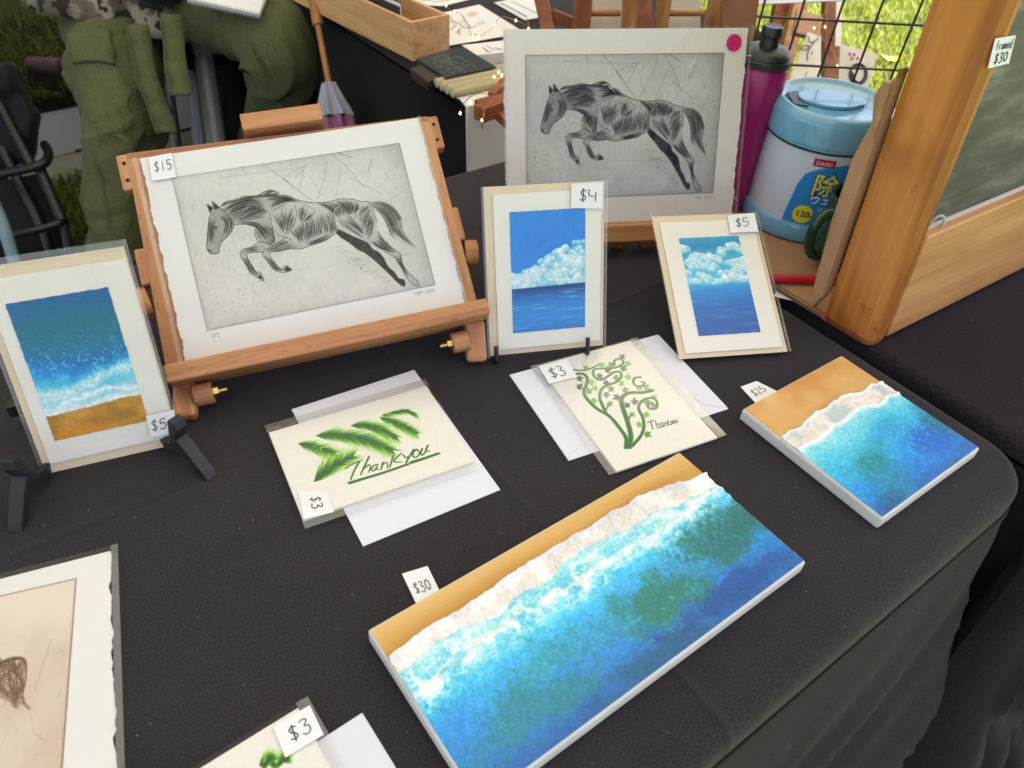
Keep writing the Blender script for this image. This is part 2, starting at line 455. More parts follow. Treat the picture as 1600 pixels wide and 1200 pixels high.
def camo_mat():
    m, n, l, b = new_mat('camouflage_cotton')
    v = coords(n, l)
    f1 = noise(n, l, v, 21, 2); f2 = noise(n, l, coords(n, l, (1, 1, 1.01), rot=(1, 2, .5)), 27, 2)
    a = cramp(n, l, f1, [(.0, L3(58, 50, 46)), (.47, L3(112, 98, 84)), (.56, L3(168, 154, 138))])
    for e in []: pass
    mk = cramp(n, l, f2, [(.52, (0, 0, 0)), (.54, (1, 1, 1))])
    mx = N(n, 'ShaderNodeMix', data_type='RGBA')
    l.new(mk, mx.inputs[0]); l.new(a, mx.inputs[6]); mx.inputs[7].default_value = (*L3(46, 42, 42), 1)
    l.new(mx.outputs[2], b.inputs['Base Color'])
    b.inputs['Roughness'].default_value = .9
    return m
M['camo'] = camo_mat()
def board_mat():
    m, n, l, b = new_mat('smeared_blackboard')
    f = noise(n, l, coords(n, l, (4, 16, 8), rot=(0, 0, .5)), 2.2, 6, .65)
    l.new(cramp(n, l, f, [(.3, L3(48, 50, 46)), (.5, L3(76, 76, 74)), (.75, L3(138, 135, 128))]), b.inputs['Base Color'])
    b.inputs['Roughness'].default_value = .5
    return m
M['board'] = board_mat()
def mesh_mat():
    m = bpy.data.materials.new('dark_shade_mesh'); m.use_nodes = True
    n = m.node_tree.nodes; l = m.node_tree.links; n.clear()
    out = N(n, 'ShaderNodeOutputMaterial'); tr = N(n, 'ShaderNodeBsdfTransparent'); di = N(n, 'ShaderNodeBsdfDiffuse')
    di.inputs[0].default_value = (.010, .010, .009, 1)
    mx = N(n, 'ShaderNodeMixShader'); mx.inputs[0].default_value = .965
    l.new(tr.outputs[0], mx.inputs[1]); l.new(di.outputs[0], mx.inputs[2]); l.new(mx.outputs[0], out.inputs[0])
    return m
M['mesh'] = mesh_mat()
def canopy_mat():
    m = bpy.data.materials.new('white_canopy_fabric'); m.use_nodes = True
    n = m.node_tree.nodes; l = m.node_tree.links; n.clear()
    out = N(n, 'ShaderNodeOutputMaterial'); tr = N(n, 'ShaderNodeBsdfTranslucent'); di = N(n, 'ShaderNodeBsdfDiffuse')
    di.inputs[0].default_value = (.78, .78, .77, 1); tr.inputs[0].default_value = (.80, .79, .77, 1)
    mx = N(n, 'ShaderNodeMixShader'); mx.inputs[0].default_value = .18
    l.new(di.outputs[0], mx.inputs[1]); l.new(tr.outputs[0], mx.inputs[2]); l.new(mx.outputs[0], out.inputs[0])
    return m
M['canopy'] = canopy_mat()
def lamp_mat():
    m = bpy.data.materials.new('warm_fairy_light'); m.use_nodes = True
    n = m.node_tree.nodes; b = n['Principled BSDF']
    b.inputs['Base Color'].default_value = (1, .8, .5, 1)
    b.inputs['Emission Color'].default_value = (1, .62, .25, 1); b.inputs['Emission Strength'].default_value = 1.6
    return m
M['bulb'] = lamp_mat()
def ground_mat():
    m, n, l, b = new_mat('lawn_soil')
    v = coords(n, l)
    f = noise(n, l, v, 2.0, 5); f2 = noise(n, l, v, 60, 3)
    c = cramp(n, l, f2, [(.3, (.045, .075, .012)), (.6, (.10, .17, .025)), (.8, (.16, .22, .05))])
    mx = N(n, 'ShaderNodeMix', data_type='RGBA'); mx.blend_type = 'MULTIPLY'; mx.inputs[0].default_value = .6
    l.new(c, mx.inputs[6]); l.new(cramp(n, l, f, [(.3, (.6, .6, .5)), (.7, (1.2, 1.15, 1))]), mx.inputs[7])
    l.new(mx.outputs[2], b.inputs['Base Color']); b.inputs['Roughness'].default_value = .9
    bump(n, l, b, f2, .6, .02)
    return m
M['ground'] = ground_mat()
def grass_mat():
    m, n, l, b = new_mat('grass_blades')
    a = N(n, 'ShaderNodeVertexColor'); a.layer_name = 'Col'
    l.new(a.outputs[0], b.inputs['Base Color'])
    b.inputs['Roughness'].default_value = .5
    t_ = N(n, 'ShaderNodeBsdfTranslucent'); l.new(a.outputs[0], t_.inputs[0])
    x_ = N(n, 'ShaderNodeMixShader'); x_.inputs[0].default_value = .45
    o_ = [q for q in n if q.type == 'OUTPUT_MATERIAL'][0]
    l.new(b.outputs[0], x_.inputs[1]); l.new(t_.outputs[0], x_.inputs[2]); l.new(x_.outputs[0], o_.inputs[0])
    return m
M['grass'] = grass_mat()

# ------------------------------------------------------------------ object helpers
def tag(o, label=None, cat=None, group=None, kind=None):
    if label: o['label'] = label
    if cat: o['category'] = cat
    if group: o['group'] = group
    if kind: o['kind'] = kind
    return o
def thing(name, label, cat, mat=None, group=None):
    o = bpy.data.objects.new(name, None)
    COL.objects.link(o)
    o.empty_display_size = .02
    if mat is not None: o.matrix_world = mat
    return tag(o, label, cat, group)
def at(x, y, z=0.0, yaw=0.0):
    return Matrix.Translation((x, y, TZ + z)) @ Matrix.Rotation(R(yaw), 4, 'Z')
class MB:
    def __init__(s): s.v = []; s.f = []; s.n = 0
    def add(s, v, f):
        s.v.extend([tuple(map(float, p)) for p in v]); s.f.extend([tuple(i + s.n for i in q) for q in f]); s.n += len(v); return s
    def box(s, c, size, rot=None):
        c = np.asarray(c, float); h = np.asarray(size, float) / 2
        P = np.array([[x, y, z] for x in (-1, 1) for y in (-1, 1) for z in (-1, 1)]) * h
        if rot is not None: P = P @ np.asarray(rot).T
        return s.add(P + c, [(0, 1, 3, 2), (4, 6, 7, 5), (0, 4, 5, 1), (2, 3, 7, 6), (0, 2, 6, 4), (1, 5, 7, 3)])
    def bar(s, a, b, w, d, up=(0, 0, 1)):
        """rectangular bar from a to b; w across, d along up"""
        a = np.asarray(a, float); b = np.asarray(b, float)
        x = b - a; L = np.linalg.norm(x); x /= L
        u = np.asarray(up, float); u = u - x * (u @ x); u /= np.linalg.norm(u); y = np.cross(u, x)
        return s.box((a + b) / 2, (L, w, d), np.stack([x, y, u], 1))
    def prism(s, poly, z0, z1):
        n = len(poly)
        v = [(x, y, z0) for x, y in poly] + [(x, y, z1) for x, y in poly]
        return s.add(v, [tuple(reversed(range(n))), tuple(range(n, 2 * n))] + [(i, (i + 1) % n, n + (i + 1) % n, n + i) for i in range(n)])
    def tube(s, path, r, n=8):
        P = np.asarray(path, float); k = len(P)
        r = np.full(k, r, float) if np.isscalar(r) else np.asarray(r, float)
        T = np.gradient(P, axis=0); T /= np.linalg.norm(T, axis=1)[:, None] + 1e-12
        u = np.cross(T[0], (0, 0, 1.0))
        if np.linalg.norm(u) < 1e-3: u = np.cross(T[0], (0, 1.0, 0))
        V = []
        for i in range(k):
            u = u - T[i] * (u @ T[i]); u /= np.linalg.norm(u) + 1e-12; w = np.cross(T[i], u)
            for j in range(n):
                a = 2 * math.pi * j / n
                V.append(P[i] + r[i] * (math.cos(a) * u + math.sin(a) * w))
        fs = [(i * n + j, i * n + (j + 1) % n, (i + 1) * n + (j + 1) % n, (i + 1) * n + j) for i in range(k - 1) for j in range(n)]
        fs += [tuple(reversed(range(n))), tuple((k - 1) * n + j for j in range(n))]
        return s.add(V, fs)
    def lathe(s, prof, n=40, c=(0, 0, 0), a0=0.0, a1=None, cap=True):
        full = a1 is None
        V = []; k = len(prof); m = n if full else n + 1
        for r_, z in prof:
            for j in range(m):
                a = 2 * math.pi * j / n if full else a0 + (a1 - a0) * j / n
                V.append((c[0] + r_ * math.cos(a), c[1] + r_ * math.sin(a), c[2] + z))
        fs = []
        for i in range(k - 1):
            for j in range(n):
                j2 = (j + 1) % m
                fs.append((i * m + j, i * m + j2, (i + 1) * m + j2, (i + 1) * m + j))
        if full and cap:
            if prof[0][0] > 1e-6: fs.append(tuple(reversed(range(m))))
            if prof[-1][0] > 1e-6: fs.append(tuple((k - 1) * m + j for j in range(m)))
        return s.add(V, fs)
    def ribbon(s, pts, w, z=0.0, ends=True):
        P = np.asarray(pts, float)[:, :2]; k = len(P)
        w = np.full(k, w, float) if np.isscalar(w) else np.asarray(w, float)
        T = np.gradient(P, axis=0); T /= np.linalg.norm(T, axis=1)[:, None] + 1e-12
        Nn = np.stack([-T[:, 1], T[:, 0]], 1)
        V = [(p[0] + n_[0] * q / 2, p[1] + n_[1] * q / 2, z) for p, n_, q in zip(P, Nn, w)] + [(p[0] - n_[0] * q / 2, p[1] - n_[1] * q / 2, z) for p, n_, q in zip(P, Nn, w)]
        return s.add(V, [(i + k, i + 1 + k, i + 1, i) for i in range(k - 1)])
    def sheet(s, G):
        """G: (rows, cols, 3) grid of points"""
        a, b = G.shape[:2]
        return s.add(G.reshape(-1, 3), [(i * b + j, i * b + j + 1, (i + 1) * b + j + 1, (i + 1) * b + j) for i in range(a - 1) for j in range(b - 1)])
    def build(s, name, mat, parent=None, smooth=None, bevel=0, loc=None, solid=0, sub=0):
        me = bpy.data.meshes.new(name)
        me.from_pydata(s.v, [], s.f)
        bm = bmesh.new(); bm.from_mesh(me); bmesh.ops.recalc_face_normals(bm, faces=bm.faces); bm.to_mesh(me); bm.free()
        me.materials.append(M[mat] if isinstance(mat, str) else mat)
        o = bpy.data.objects.new(name, me); COL.objects.link(o)
        if parent: o.parent = parent
        if smooth is not None:
            me.polygons.foreach_set('use_smooth', [True] * len(me.polygons))
            me.set_sharp_from_angle(angle=R(smooth))
        if solid:
            md = o.modifiers.new('thickness', 'SOLIDIFY'); md.thickness = solid; md.offset = 0
        if bevel:
            md = o.modifiers.new('edges', 'BEVEL'); md.width = bevel; md.segments = 2; md.limit_method = 'ANGLE'; md.angle_limit = R(50)
        if sub:
            md = o.modifiers.new('smooth', 'SUBSURF'); md.levels = sub; md.render_levels = sub
        return o
def grid_mesh(name, W, H, col, hgt, mat, parent, x0=None, y0=0.0, z0=0.0, lift=0.0):
    """picture surface: (ny, nx, 3) colours and heights, row 0 at the top edge"""
    ny, nx = col.shape[:2]
    if x0 is None: x0 = -W / 2
    X, Y = np.meshgrid(np.linspace(x0, x0 + W, nx), np.linspace(y0 + H, y0, ny))
    Z = np.zeros_like(X) + z0 + (hgt if hgt is not None else 0)
    co = np.stack([X, Y, Z], -1).reshape(-1, 3)
    I = np.arange(nx * ny).reshape(ny, nx)
    q = np.stack([I[1:, :-1], I[1:, 1:], I[:-1, 1:], I[:-1, :-1]], -1).reshape(-1, 4)
    return raw_mesh(name, co, q, lin(np.clip(col, 0, 255)).reshape(-1, 3), mat, parent)
def raw_mesh(name, co, q, colr, mat, parent, smooth=True):
    me = bpy.data.meshes.new(name)
    k = q.shape[1]
    me.vertices.add(len(co)); me.vertices.foreach_set('co', co.astype(np.float32).ravel())
    me.loops.add(q.size); me.loops.foreach_set('vertex_index', q.astype(np.int32).ravel())
    me.polygons.add(len(q)); me.polygons.foreach_set('loop_start', np.arange(0, q.size, k, dtype=np.int32)); me.polygons.foreach_set('loop_total', np.full(len(q), k, np.int32))
    me.update(calc_edges=True)
    if smooth: me.polygons.foreach_set('use_smooth', np.ones(len(q), bool))
    if colr is not None:
        a = me.color_attributes.new('Col', 'FLOAT_COLOR', 'POINT')
        a.data.foreach_set('color', np.c_[colr, np.ones(len(colr))].astype(np.float32).ravel())
    me.materials.append(M[mat])
    o = bpy.data.objects.new(name, me); COL.objects.link(o)
    if parent: o.parent = parent
    return o
def quadpoly(P):
    return [tuple(p) for p in P]
def rectpoly(x0, y0, x1, y1):
    return [(x0, y0), (x1, y0), (x1, y1), (x0, y1)]
def deckle(x0, y0, x1, y1, amp=.0012, n=60, seed=1, sides='lr'):
    """sheet outline with torn left / right edges"""
    rs = np.random.RandomState(seed)
    t = np.linspace(0, 1, n)
    def j():
        a = (fbm(t * 22 + seed * 9, t * 0 + seed, 3, seed) - .5) * 2 * amp + rs.uniform(-.25, .25, n) * amp
        a[0] = a[-1] = 0
        return a
    rgt = [(x1 + (d if 'r' in sides else 0), y0 + (y1 - y0) * k) for k, d in zip(t, j())]
    lft = [(x0 + (d if 'l' in sides else 0), y0 + (y1 - y0) * k) for k, d in zip(t, j())]
    return rgt + lft[::-1]

# hand lettering -----------------------------------------------------
GL = {
 '$': [[(.85, .78), (.6, .9), (.28, .78), (.35, .58), (.65, .45), (.78, .25), (.5, .08), (.15, .2)], [(.55, 1.05), (.48, -.08)]],
 '0': [[(.5, .95), (.2, .75), (.18, .3), (.45, .05), (.78, .25), (.82, .7), (.5, .95)]],
 '1': [[(.5, .98), (.48, .02)]],
 '2': [[(.15, .75), (.4, .97), (.75, .8), (.6, .45), (.15, .05), (.85, .08)]],
 '3': [[(.15, .9), (.5, .97), (.75, .8), (.4, .55), (.75, .42), (.72, .12), (.4, .0), (.1, .12)]],
 '4': [[(.15, .95), (.12, .45), (.65, .42)], [(.82, .72), (.80, .0)]],
 '5': [[(.85, .95), (.3, .92), (.22, .55), (.6, .6), (.82, .35), (.55, .03), (.12, .1)]],
 '/': [[(.75, 1.0), (.2, .0)]],
 'T': [[(.05, .92), (.95, .98)], [(.5, .95), (.45, .0)]],
 'B': [[(.2, .95), (.2, .05)], [(.2, .95), (.7, .8), (.25, .52), (.75, .3), (.2, .05)]],
 'P': [[(.2, .95), (.2, .05)], [(.2, .95), (.75, .8), (.7, .55), (.22, .48)]],
 'f': [[(.7, .95), (.45, .9), (.4, .5), (.38, 0)], [(.15, .55), (.7, .58)]],
 'r': [[(.25, .55), (.28, .05)], [(.28, .35), (.5, .55), (.75, .5)]],
 'a': [[(.75, .5), (.35, .55), (.2, .25), (.45, .05), (.72, .3), (.75, .5), (.8, .05)]],
 'm': [[(.1, .5), (.12, .05)], [(.12, .4), (.35, .55), (.42, .05)], [(.42, .4), (.7, .55), (.82, .05)]],
 'e': [[(.2, .3), (.75, .35), (.55, .58), (.22, .35), (.4, .05), (.8, .15)]],
 'd': [[(.7, .45), (.35, .5), (.2, .25), (.4, .03), (.7, .2)], [(.75, 1.0), (.72, .02)]],
}
def letters(mb, text, ox, oy, h, w=None, pen=.0007, z=0.0, ang=0.0, gap=1.0, slant=.0, jit=0.03):
    """hand written glyph ribbons; (ox, oy) is the lower left of the line"""
    w = w or h * .55
    ca, sa = math.cos(ang), math.sin(ang)
    for i, ch in enumerate(text):
        if ch == ' ': continue
        for k, s_ in enumerate(GL[ch]):
            p = smooth_line([(i * w * gap + (x + slant * y + random.uniform(-jit, jit)) * w, (y + random.uniform(-jit, jit)) * h) for x, y in s_], 4)
            q = [(ox + ca * x - sa * y, oy + sa * x + ca * y) for x, y in p]
            mb.ribbon(q, pen * random.uniform(.85, 1.2), z + .00003 * (i * 4 + k))
def price_tag(parent, M_, quad, lz, text, gx=.15, gy=.3, h=.5, rot=0, pen=.0007, pix=True, name='price_tag', aspect=None):
    """paper tag on a face; quad = pixels of TL, TR, BR, BL"""
    P = [onface(M_, *q, lz) for q in quad] if pix else quad
    mb = MB().prism([P[3], P[2], P[1], P[0]], lz, lz + .0003)
    t = mb.build(name, 'paper', parent)
    # writing in the unit square of the tag
    tl, tr, br, bl = [np.array(p) for p in P]
    wr = MB()
    raw = MB(); letters(raw, text, gx, gy, h, w=aspect or h * .62, pen=.034, z=0, ang=rot)
    v = []
    for x, y, z in raw.v:
        a = bl * (1 - x) + br * x; b = tl * (1 - x) + tr * x
        p = a * (1 - y) + b * y
        v.append((p[0], p[1], lz + .00045 + z))
    wr.add(v, raw.f)
    wr.build('handwriting', 'ink', t)
    return t

# ================================================================== setting
g = MB()
g.add([(-60, -60, 0), (60, -60, 0), (60, 60, 0), (-60, 60, 0)], [(0, 1, 2, 3)])
tag(g.build('lawn_ground', 'ground'), kind='structure')

def grass_patch(name, cx, cy, w, d, count, hmin, hmax, seed, yaw=0):
    rs = np.random.RandomState(seed)
    x = rs.uniform(-w / 2, w / 2, count); y = rs.uniform(-d / 2, d / 2, count)
    c, s = math.cos(R(yaw)), math.sin(R(yaw))
    px = cx + c * x - s * y; py = cy + s * x + c * y
    clump = fbm(px * 9, py * 9, 3, seed)
    h = rs.uniform(hmin, hmax, count) * (.55 + .9 * clump)
    a = rs.uniform(0, 2 * math.pi, count); bend = rs.uniform(.2, 1.1, count) * h
    wd = rs.uniform(.0022, .0042, count)
    ax, ay = np.cos(a), np.sin(a)
    base = np.stack([px, py, np.zeros(count)], 1)
    side = np.stack([-ay, ax, 0 * ax], 1) * wd[:, None]
    mid = base + np.stack([ax * bend * .35, ay * bend * .35, h * .6], 1)
    tip = base + np.stack([ax * bend, ay * bend, h], 1)
    co = np.stack([base - side, base + side, mid - side * .8, mid + side * .8, tip], 1).reshape(-1, 3)
    i = np.arange(count)[:, None] * 5
    tri = np.concatenate([i + [0, 1, 3], i + [0, 3, 2], i + [2, 3, 4]], 1).reshape(-1, 3)
    t = rs.uniform(0, 1, count)[:, None]
    col = np.array([.11, .17, .016]) * (1 - t) + np.array([.27, .33, .035]) * t
    dry = rs.uniform(0, 1, count) < .08
    col[dry] = (.26, .24, .10)
    col = np.repeat(col, 5, 0)
    return tag(raw_mesh(name, co, tri, col, 'grass', None, smooth=False), kind='stuff')
grass_patch('grass', 1.75, 4.0, 3.2, 3.6, 60000, .025, .07, 3)
grass_patch('grass', -1.35, 2.0, 1.3, 1.2, 16000, .025, .07, 4)
grass_patch('grass', 1.0, .45, .9, .8, 7000, .025, .06, 5, 39)
grass_patch('grass', -1.3, 3.4, 2.6, 1.5, 14000, .025, .07, 6, 39)

# marquee: roof cloth on four legs, with a mesh wall behind the stall
TM = Matrix.Translation((0, 0, TZ)) @ Matrix.Rotation(R(39), 4, 'Z')
mq = thing('marquee', 'white fabric marquee roof on grey legs over the stall', 'marquee', Matrix.Rotation(R(39), 4, 'Z'))
rx0, rx1, ry0, ry1, rz = -1.7, 3.1, -.62, 2.95, 2.15
px_, py_ = (rx0 + rx1) / 2, (ry0 + ry1) / 2
rf = MB().add([(rx0, ry0, rz), (rx1, ry0, rz), (rx1, ry1, rz), (rx0, ry1, rz), (px_, py_, rz + .75)], [(0, 1, 4), (1, 2, 4), (2, 3, 4), (3, 0, 4)])
rf.build('roof_cloth', 'canopy', mq)
for x in (rx0, rx1):
    for y in (ry0, ry1):
        MB().box((x, y, rz / 2), (.035, .035, rz)).build('leg', 'steel', mq)
wall = thing('mesh_wall', 'dark mesh wall with grey and cream hem behind the stall', 'screen', Matrix.Rotation(R(39), 4, 'Z'))
def wavy(x0, x1, y, z0, z1, amp, seed, nx=60, nz=6, slant=0.0):
    X = np.linspace(x0, x1, nx); Z = np.linspace(z0, z1, nz)
    G = np.zeros((nz, nx, 3))
    G[..., 0] = X[None]; G[..., 2] = Z[:, None]
    G[..., 1] = y + amp * (fbm(X[None] * 4 + 0 * Z[:, None], 0 * X[None] + Z[:, None] * 3, 3, seed) - .5)
    return G
MB().sheet(wavy(-1.6, 2.9, 2.58, .235, 2.1, .05, 1)).build('mesh_panel', 'mesh', wall, smooth=60)
MB().sheet(wavy(-1.6, 2.9, 2.576, .098, .238, .06, 2)).build('hem_band', 'hem_grey', wall, smooth=60)
MB().sheet(wavy(-1.6, 2.9, 2.572, .0, .098, .06, 3)).build('hem_band', 'hem_cream', wall, smooth=60)
MB().sheet(wavy(-1.6, 2.9, 2.570, .095, .104, .06, 3)).build('hem_seam', 'seam', wall, smooth=60)
MB().sheet(wavy(-1.6, 2.9, 2.570, .234, .242, .06, 2)).build('hem_seam', 'seam', wall, smooth=60)

# ------------------------------------------------------------------ cloth covered tables
def rrect(x0, y0, x1, y1, r, step):
    pts = []
    def seg(a, b):
        n = max(2, int(np.hypot(b[0] - a[0], b[1] - a[1]) / step))
        for k in range(n): t = k / n; pts.append((a[0] + (b[0] - a[0]) * t, a[1] + (b[1] - a[1]) * t))
    def arc(cx, cy, a0):
        n = 10
        for k in range(n): a = a0 + math.pi / 2 * k / n; pts.append((cx + r * math.cos(a), cy + r * math.sin(a)))
    seg((x0 + r, y0), (x1 - r, y0)); arc(x1 - r, y0 + r, -math.pi / 2)
    seg((x1, y0 + r), (x1, y1 - r)); arc(x1 - r, y1 - r, 0)
    seg((x1 - r, y1), (x0 + r, y1)); arc(x0 + r, y1 - r, math.pi / 2)
    seg((x0, y1 - r), (x0, y0 + r)); arc(x0 + r, y0 + r, math.pi)
    return np.array(pts)
def covered_table(label, box, r, edge, skirt_fn, top_mat, skirt_mat, seam=True, step=.012, zrows=30, zbot=-.70):
    root = thing('covered_table', label, 'table', TM)
    x0, y0, x1, y1 = box
    P = rrect(x0, y0, x1, y1, r, step)
    T = np.roll(P, -1, 0) - np.roll(P, 1, 0); T /= np.linalg.norm(T, axis=1)[:, None]
    Nn = np.stack([T[:, 1], -T[:, 0]], 1)
    rings = []
    for a in np.linspace(0, math.pi / 2, 7):
        rings.append(np.c_[P - Nn * edge * (1 - math.sin(a)), np.full(len(P), -edge * (1 - math.cos(a)))])
    zs = -.032 if seam else -.02
    rings.append(np.c_[P, np.full(len(P), zs)])
    n = len(P)
    mb = MB()
    for q in rings: mb.v.extend(map(tuple, q))
    mb.n = len(mb.v)
    for i in range(len(rings) - 1):
        mb.f += [(i * n + j, i * n + (j + 1) % n, (i + 1) * n + (j + 1) % n, (i + 1) * n + j) for j in range(n)]
    mb.f.append(tuple(range(n)))
    mb.build('cloth_top', top_mat, root, smooth=30)
    sk = MB(); Z = np.linspace(zs - .004, zbot, zrows)
    s = np.cumsum(np.r_[0, np.linalg.norm(np.diff(P, axis=0), axis=1)])
    G = []
    for z in Z:
        d = skirt_fn(P, Nn, s, z - zs)
        G.append(np.c_[P + d, np.full(n, z)])
    G = np.array(G); G = np.concatenate([G, G[:, :1]], 1)
    sk.sheet(G).build('cloth_skirt', skirt_mat, root, smooth=60)
    if seam:
        pth = np.c_[P + Nn * .0006, np.full(n, zs - .002)]
        MB().tube(np.vstack([pth, pth[:1]]), .0022, 6).build('seam', 'seam', root, smooth=60)
    # the board and legs under the cloth
    MB().box(((x0 + x1) / 2, (y0 + y1) / 2, -.028), (x1 - x0 - .03, y1 - y0 - .03, .03)).build('table_board', 'black_plastic', root)
    return root
def skirt_front(P, Nn, s, dz):
    k = -dz                                             # metres below the seam
    w = np.exp(-((P[:, 0] - .68) ** 2 + (P[:, 1] - .07) ** 2) / .10)
    flare = (.03 + .15 * w) * k
    along = P[:, 0] + .5 * P[:, 1]
    fan = np.sin((along * 26 + k * 19) + 2.2 * np.sin(along * 7)) * .5 + np.sin(along * 47 + k * 40 + 1.3) * .28
    fold = fan * .015 * np.clip(k * 3.0, 0, 1) * (.35 + w)
    wr = ((ridge((s + .9 * k) * 9, k * 2.5 + s, 3, 11) - .5) * .012 + (ridge((s + 1.1 * k) * 24, k * 3 + s * 2, 3, 13) - .5) * .008) * np.clip(k * 6, 0, 1)
    return Nn * (flare + fold + wr)[:, None]
def skirt_right(P, Nn, s, dz):
    k = -dz
    w = np.exp(-((P[:, 0] - .70) ** 2 + (P[:, 1] - .05) ** 2) / .08)
    front = (Nn[:, 1] < -.3)
    flare = np.where(front, .20, -.13) * k
    fold = (np.sin(s * 30 + k * 12) * .5 + .5 * np.sin(s * 61 - k * 17)) * .02 * np.clip(k * 3, 0, 1)
    wr = (fbm(s * 12, k * 10 + s * 2, 4, 21) - .5) * .03 * np.clip(k * 4, 0, 1)
    return Nn * (flare + fold + wr)[:, None]
def skirt_back(P, Nn, s, dz):
    k = -dz
    fold = np.sin(s * 18 + .6 * np.sin(s * 5)) * .014 * np.clip(k * 3, 0, 1)
    wr = (fbm(s * 8, k * 6 + s * 2, 3, 31) - .5) * .02 * np.clip(k * 4, 0, 1)
    return Nn * (fold + wr + .02 * k)[:, None]
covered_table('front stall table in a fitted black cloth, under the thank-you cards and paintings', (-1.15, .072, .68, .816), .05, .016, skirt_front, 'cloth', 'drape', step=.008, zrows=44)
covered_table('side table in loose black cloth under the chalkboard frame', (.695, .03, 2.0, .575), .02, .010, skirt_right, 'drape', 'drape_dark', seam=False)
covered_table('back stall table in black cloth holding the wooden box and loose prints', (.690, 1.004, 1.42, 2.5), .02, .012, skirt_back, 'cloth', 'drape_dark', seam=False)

# ================================================================== paintings
def beach_colours(nx, ny, kind):
    u, v = np.meshgrid(np.linspace(0, 1, nx), np.linspace(0, 1, ny))
    if kind == 'long':
        x = u * 2.2; y = v
        s = .125 + .055 * (1 - u) ** 3 + .085 * sst(.78, 1.0, u) + .035 * (fbm(x * 4, y * 0 + 3, 4, 5) - .5) + .02 * (fbm(x * 14, y * 2, 3, 6) - .5)
        b1 = s + .075 + .095 * fbm(x * 3.2, y * 0 + 7, 3, 9) + .05 * (fbm(x * 9, y * 5, 3, 14) - .5)
        b2 = .37 + .05 * (fbm(x * 3, y * 0 + 1, 3, 19) - .5) + .06 * (fbm(x * 7, y * 4, 4, 29) - .5) + .06 * (1 - u) ** 2
        grain = fbm(x * 60, y * 60, 3, 41); med = fbm(x * 16, y * 16, 4, 43); big = fbm(x * 3.4 + 2, y * 3.4, 4, 47)
        vv = v + .16 * (big - .5) + .10 * (med - .5)
        img = ramp(vv, [(.30, (160, 214, 240)), (.44, (104, 194, 240)), (.56, (48, 166, 234)), (.70, (12, 138, 220)), (.86, (6, 114, 198)), (1.0, (8, 88, 168))])
        for cu, cv, ru, rv, c, a in ((.90, .60, .20, .20, (14, 100, 104), .9), (.62, .72, .20, .17, (24, 116, 104), .9), (.33, .64, .18, .14, (20, 142, 168), .8), (.22, .80, .18, .15, (16, 124, 150), .85), (.5, .95, .18, .09, (12, 82, 130), .8), (.78, .90, .25, .09, (8, 70, 152), .8)):
            d = np.hypot((u - cu) / ru, (v - cv) / rv) + 1.5 * (fbm(x * 7, y * 7, 5, int(cu * 100)) - .5) + .6 * (grain - .5)
            img = mixc(img, c, a * (1 - sst(.35, 1.15, d)))
        # dabbed lights
        dab = sst(.54, .72, fbm(x * 52, y * 52, 3, 51) + .12 * (med - .5)) * sst(.36, .66, fbm(x * 5, y * 5, 3, 53))
        img = mixc(img, (96, 190, 240), .35 * dab * (1 - sst(.62, .95, vv)))
        img = mixc(img, (120, 190, 200), .35 * sst(.62, .74, fbm(x * 22, y * 30, 4, 57)) * (1 - sst(.07, .24, np.hypot((u - .55), (v - .72)))))
        img *= (.88 + .24 * fbm(x * 85, y * 85, 2, 45))[..., None]
        foam2 = np.exp(-((v - b2) / .022) ** 2)
        z2 = sst(b1 - .01, b1 + .02, v) * (1 - sst(b2, b2 + .10, v + .10 * (med - .5)))
        cy = ramp(fbm(x * 9, y * 9, 4, 61), [(.3, (134, 196, 226)), (.55, (172, 218, 236)), (.75, (206, 232, 240))])
        img = img * (1 - z2[..., None]) + cy * z2[..., None]
        rd = ridge(x * 9, y * 12, 4, 67)
        rd = rd + .25 * (grain - .5)
        wh = np.clip(sst(.58, .80, rd) * (sst(b1 - .02, b1 + .02, v) * (1 - sst(b2 + .02, b2 + .16, v))) * .75 + foam2 * .85 * sst(.3, .6, fbm(x * 12, y * 12, 3, 71)), 0, 1)
        img = mixc(img, (240, 242, 240), wh)
        vein = (1 - sst(.0, .045, np.abs(fbm(x * 11 + .6 * med, y * 15, 4, 95) - .5))) + .8 * (1 - sst(.0, .04, np.abs(fbm(x * 24, y * 30, 3, 97) - .5)))
        img = mixc(img, (244, 246, 244), np.clip(vein, 0, 1) * .7 * sst(b1 - .01, b1 + .02, v) * (1 - sst(b2 + .02, b2 + .22, v)))
        band = sst(s - .004, s + .006, v) * (1 - sst(b1 - .012, b1 + .012, v))
        img = img * (1 - band[..., None]) + ramp(fbm(x * 12, y * 12, 3, 73), [(.3, (222, 216, 210)), (.7, (246, 242, 238))]) * band[..., None]
        sand = 1 - sst(s - .004, s + .004, v)
        sc = ramp(v / np.maximum(s, .06) * .8 + .5 * (fbm(x * 1.6, y * 26, 4, 79) - .5), [(0, (218, 180, 116)), (.45, (208, 160, 84)), (.8, (190, 136, 60)), (1, (172, 118, 48))])
        img = img * (1 - sand[..., None]) + sc * sand[..., None]
        zone = sst(s - .01, s + .01, v) * (1 - sst(b2 + .05, b2 + .25, v))
        h = zone * (.0042 * (ridge(x * 8 + 2 * med, y * 13, 5, 83) - .35) + .0022 * (fbm(x * 40, y * 40, 3, 85) - .5))
        h += .0034 * np.exp(-((v - s - .012) / .012) ** 2) * (.4 + fbm(x * 20, y * 3, 2, 87)) + .0030 * foam2 * fbm(x * 22, y * 22, 3, 89) * 1.4
        h += .00060 * (fbm(x * 60, y * 60, 3, 91) - .5) * (1 - sand)
        return img, h
    # small square canvas
    x, y = u, v
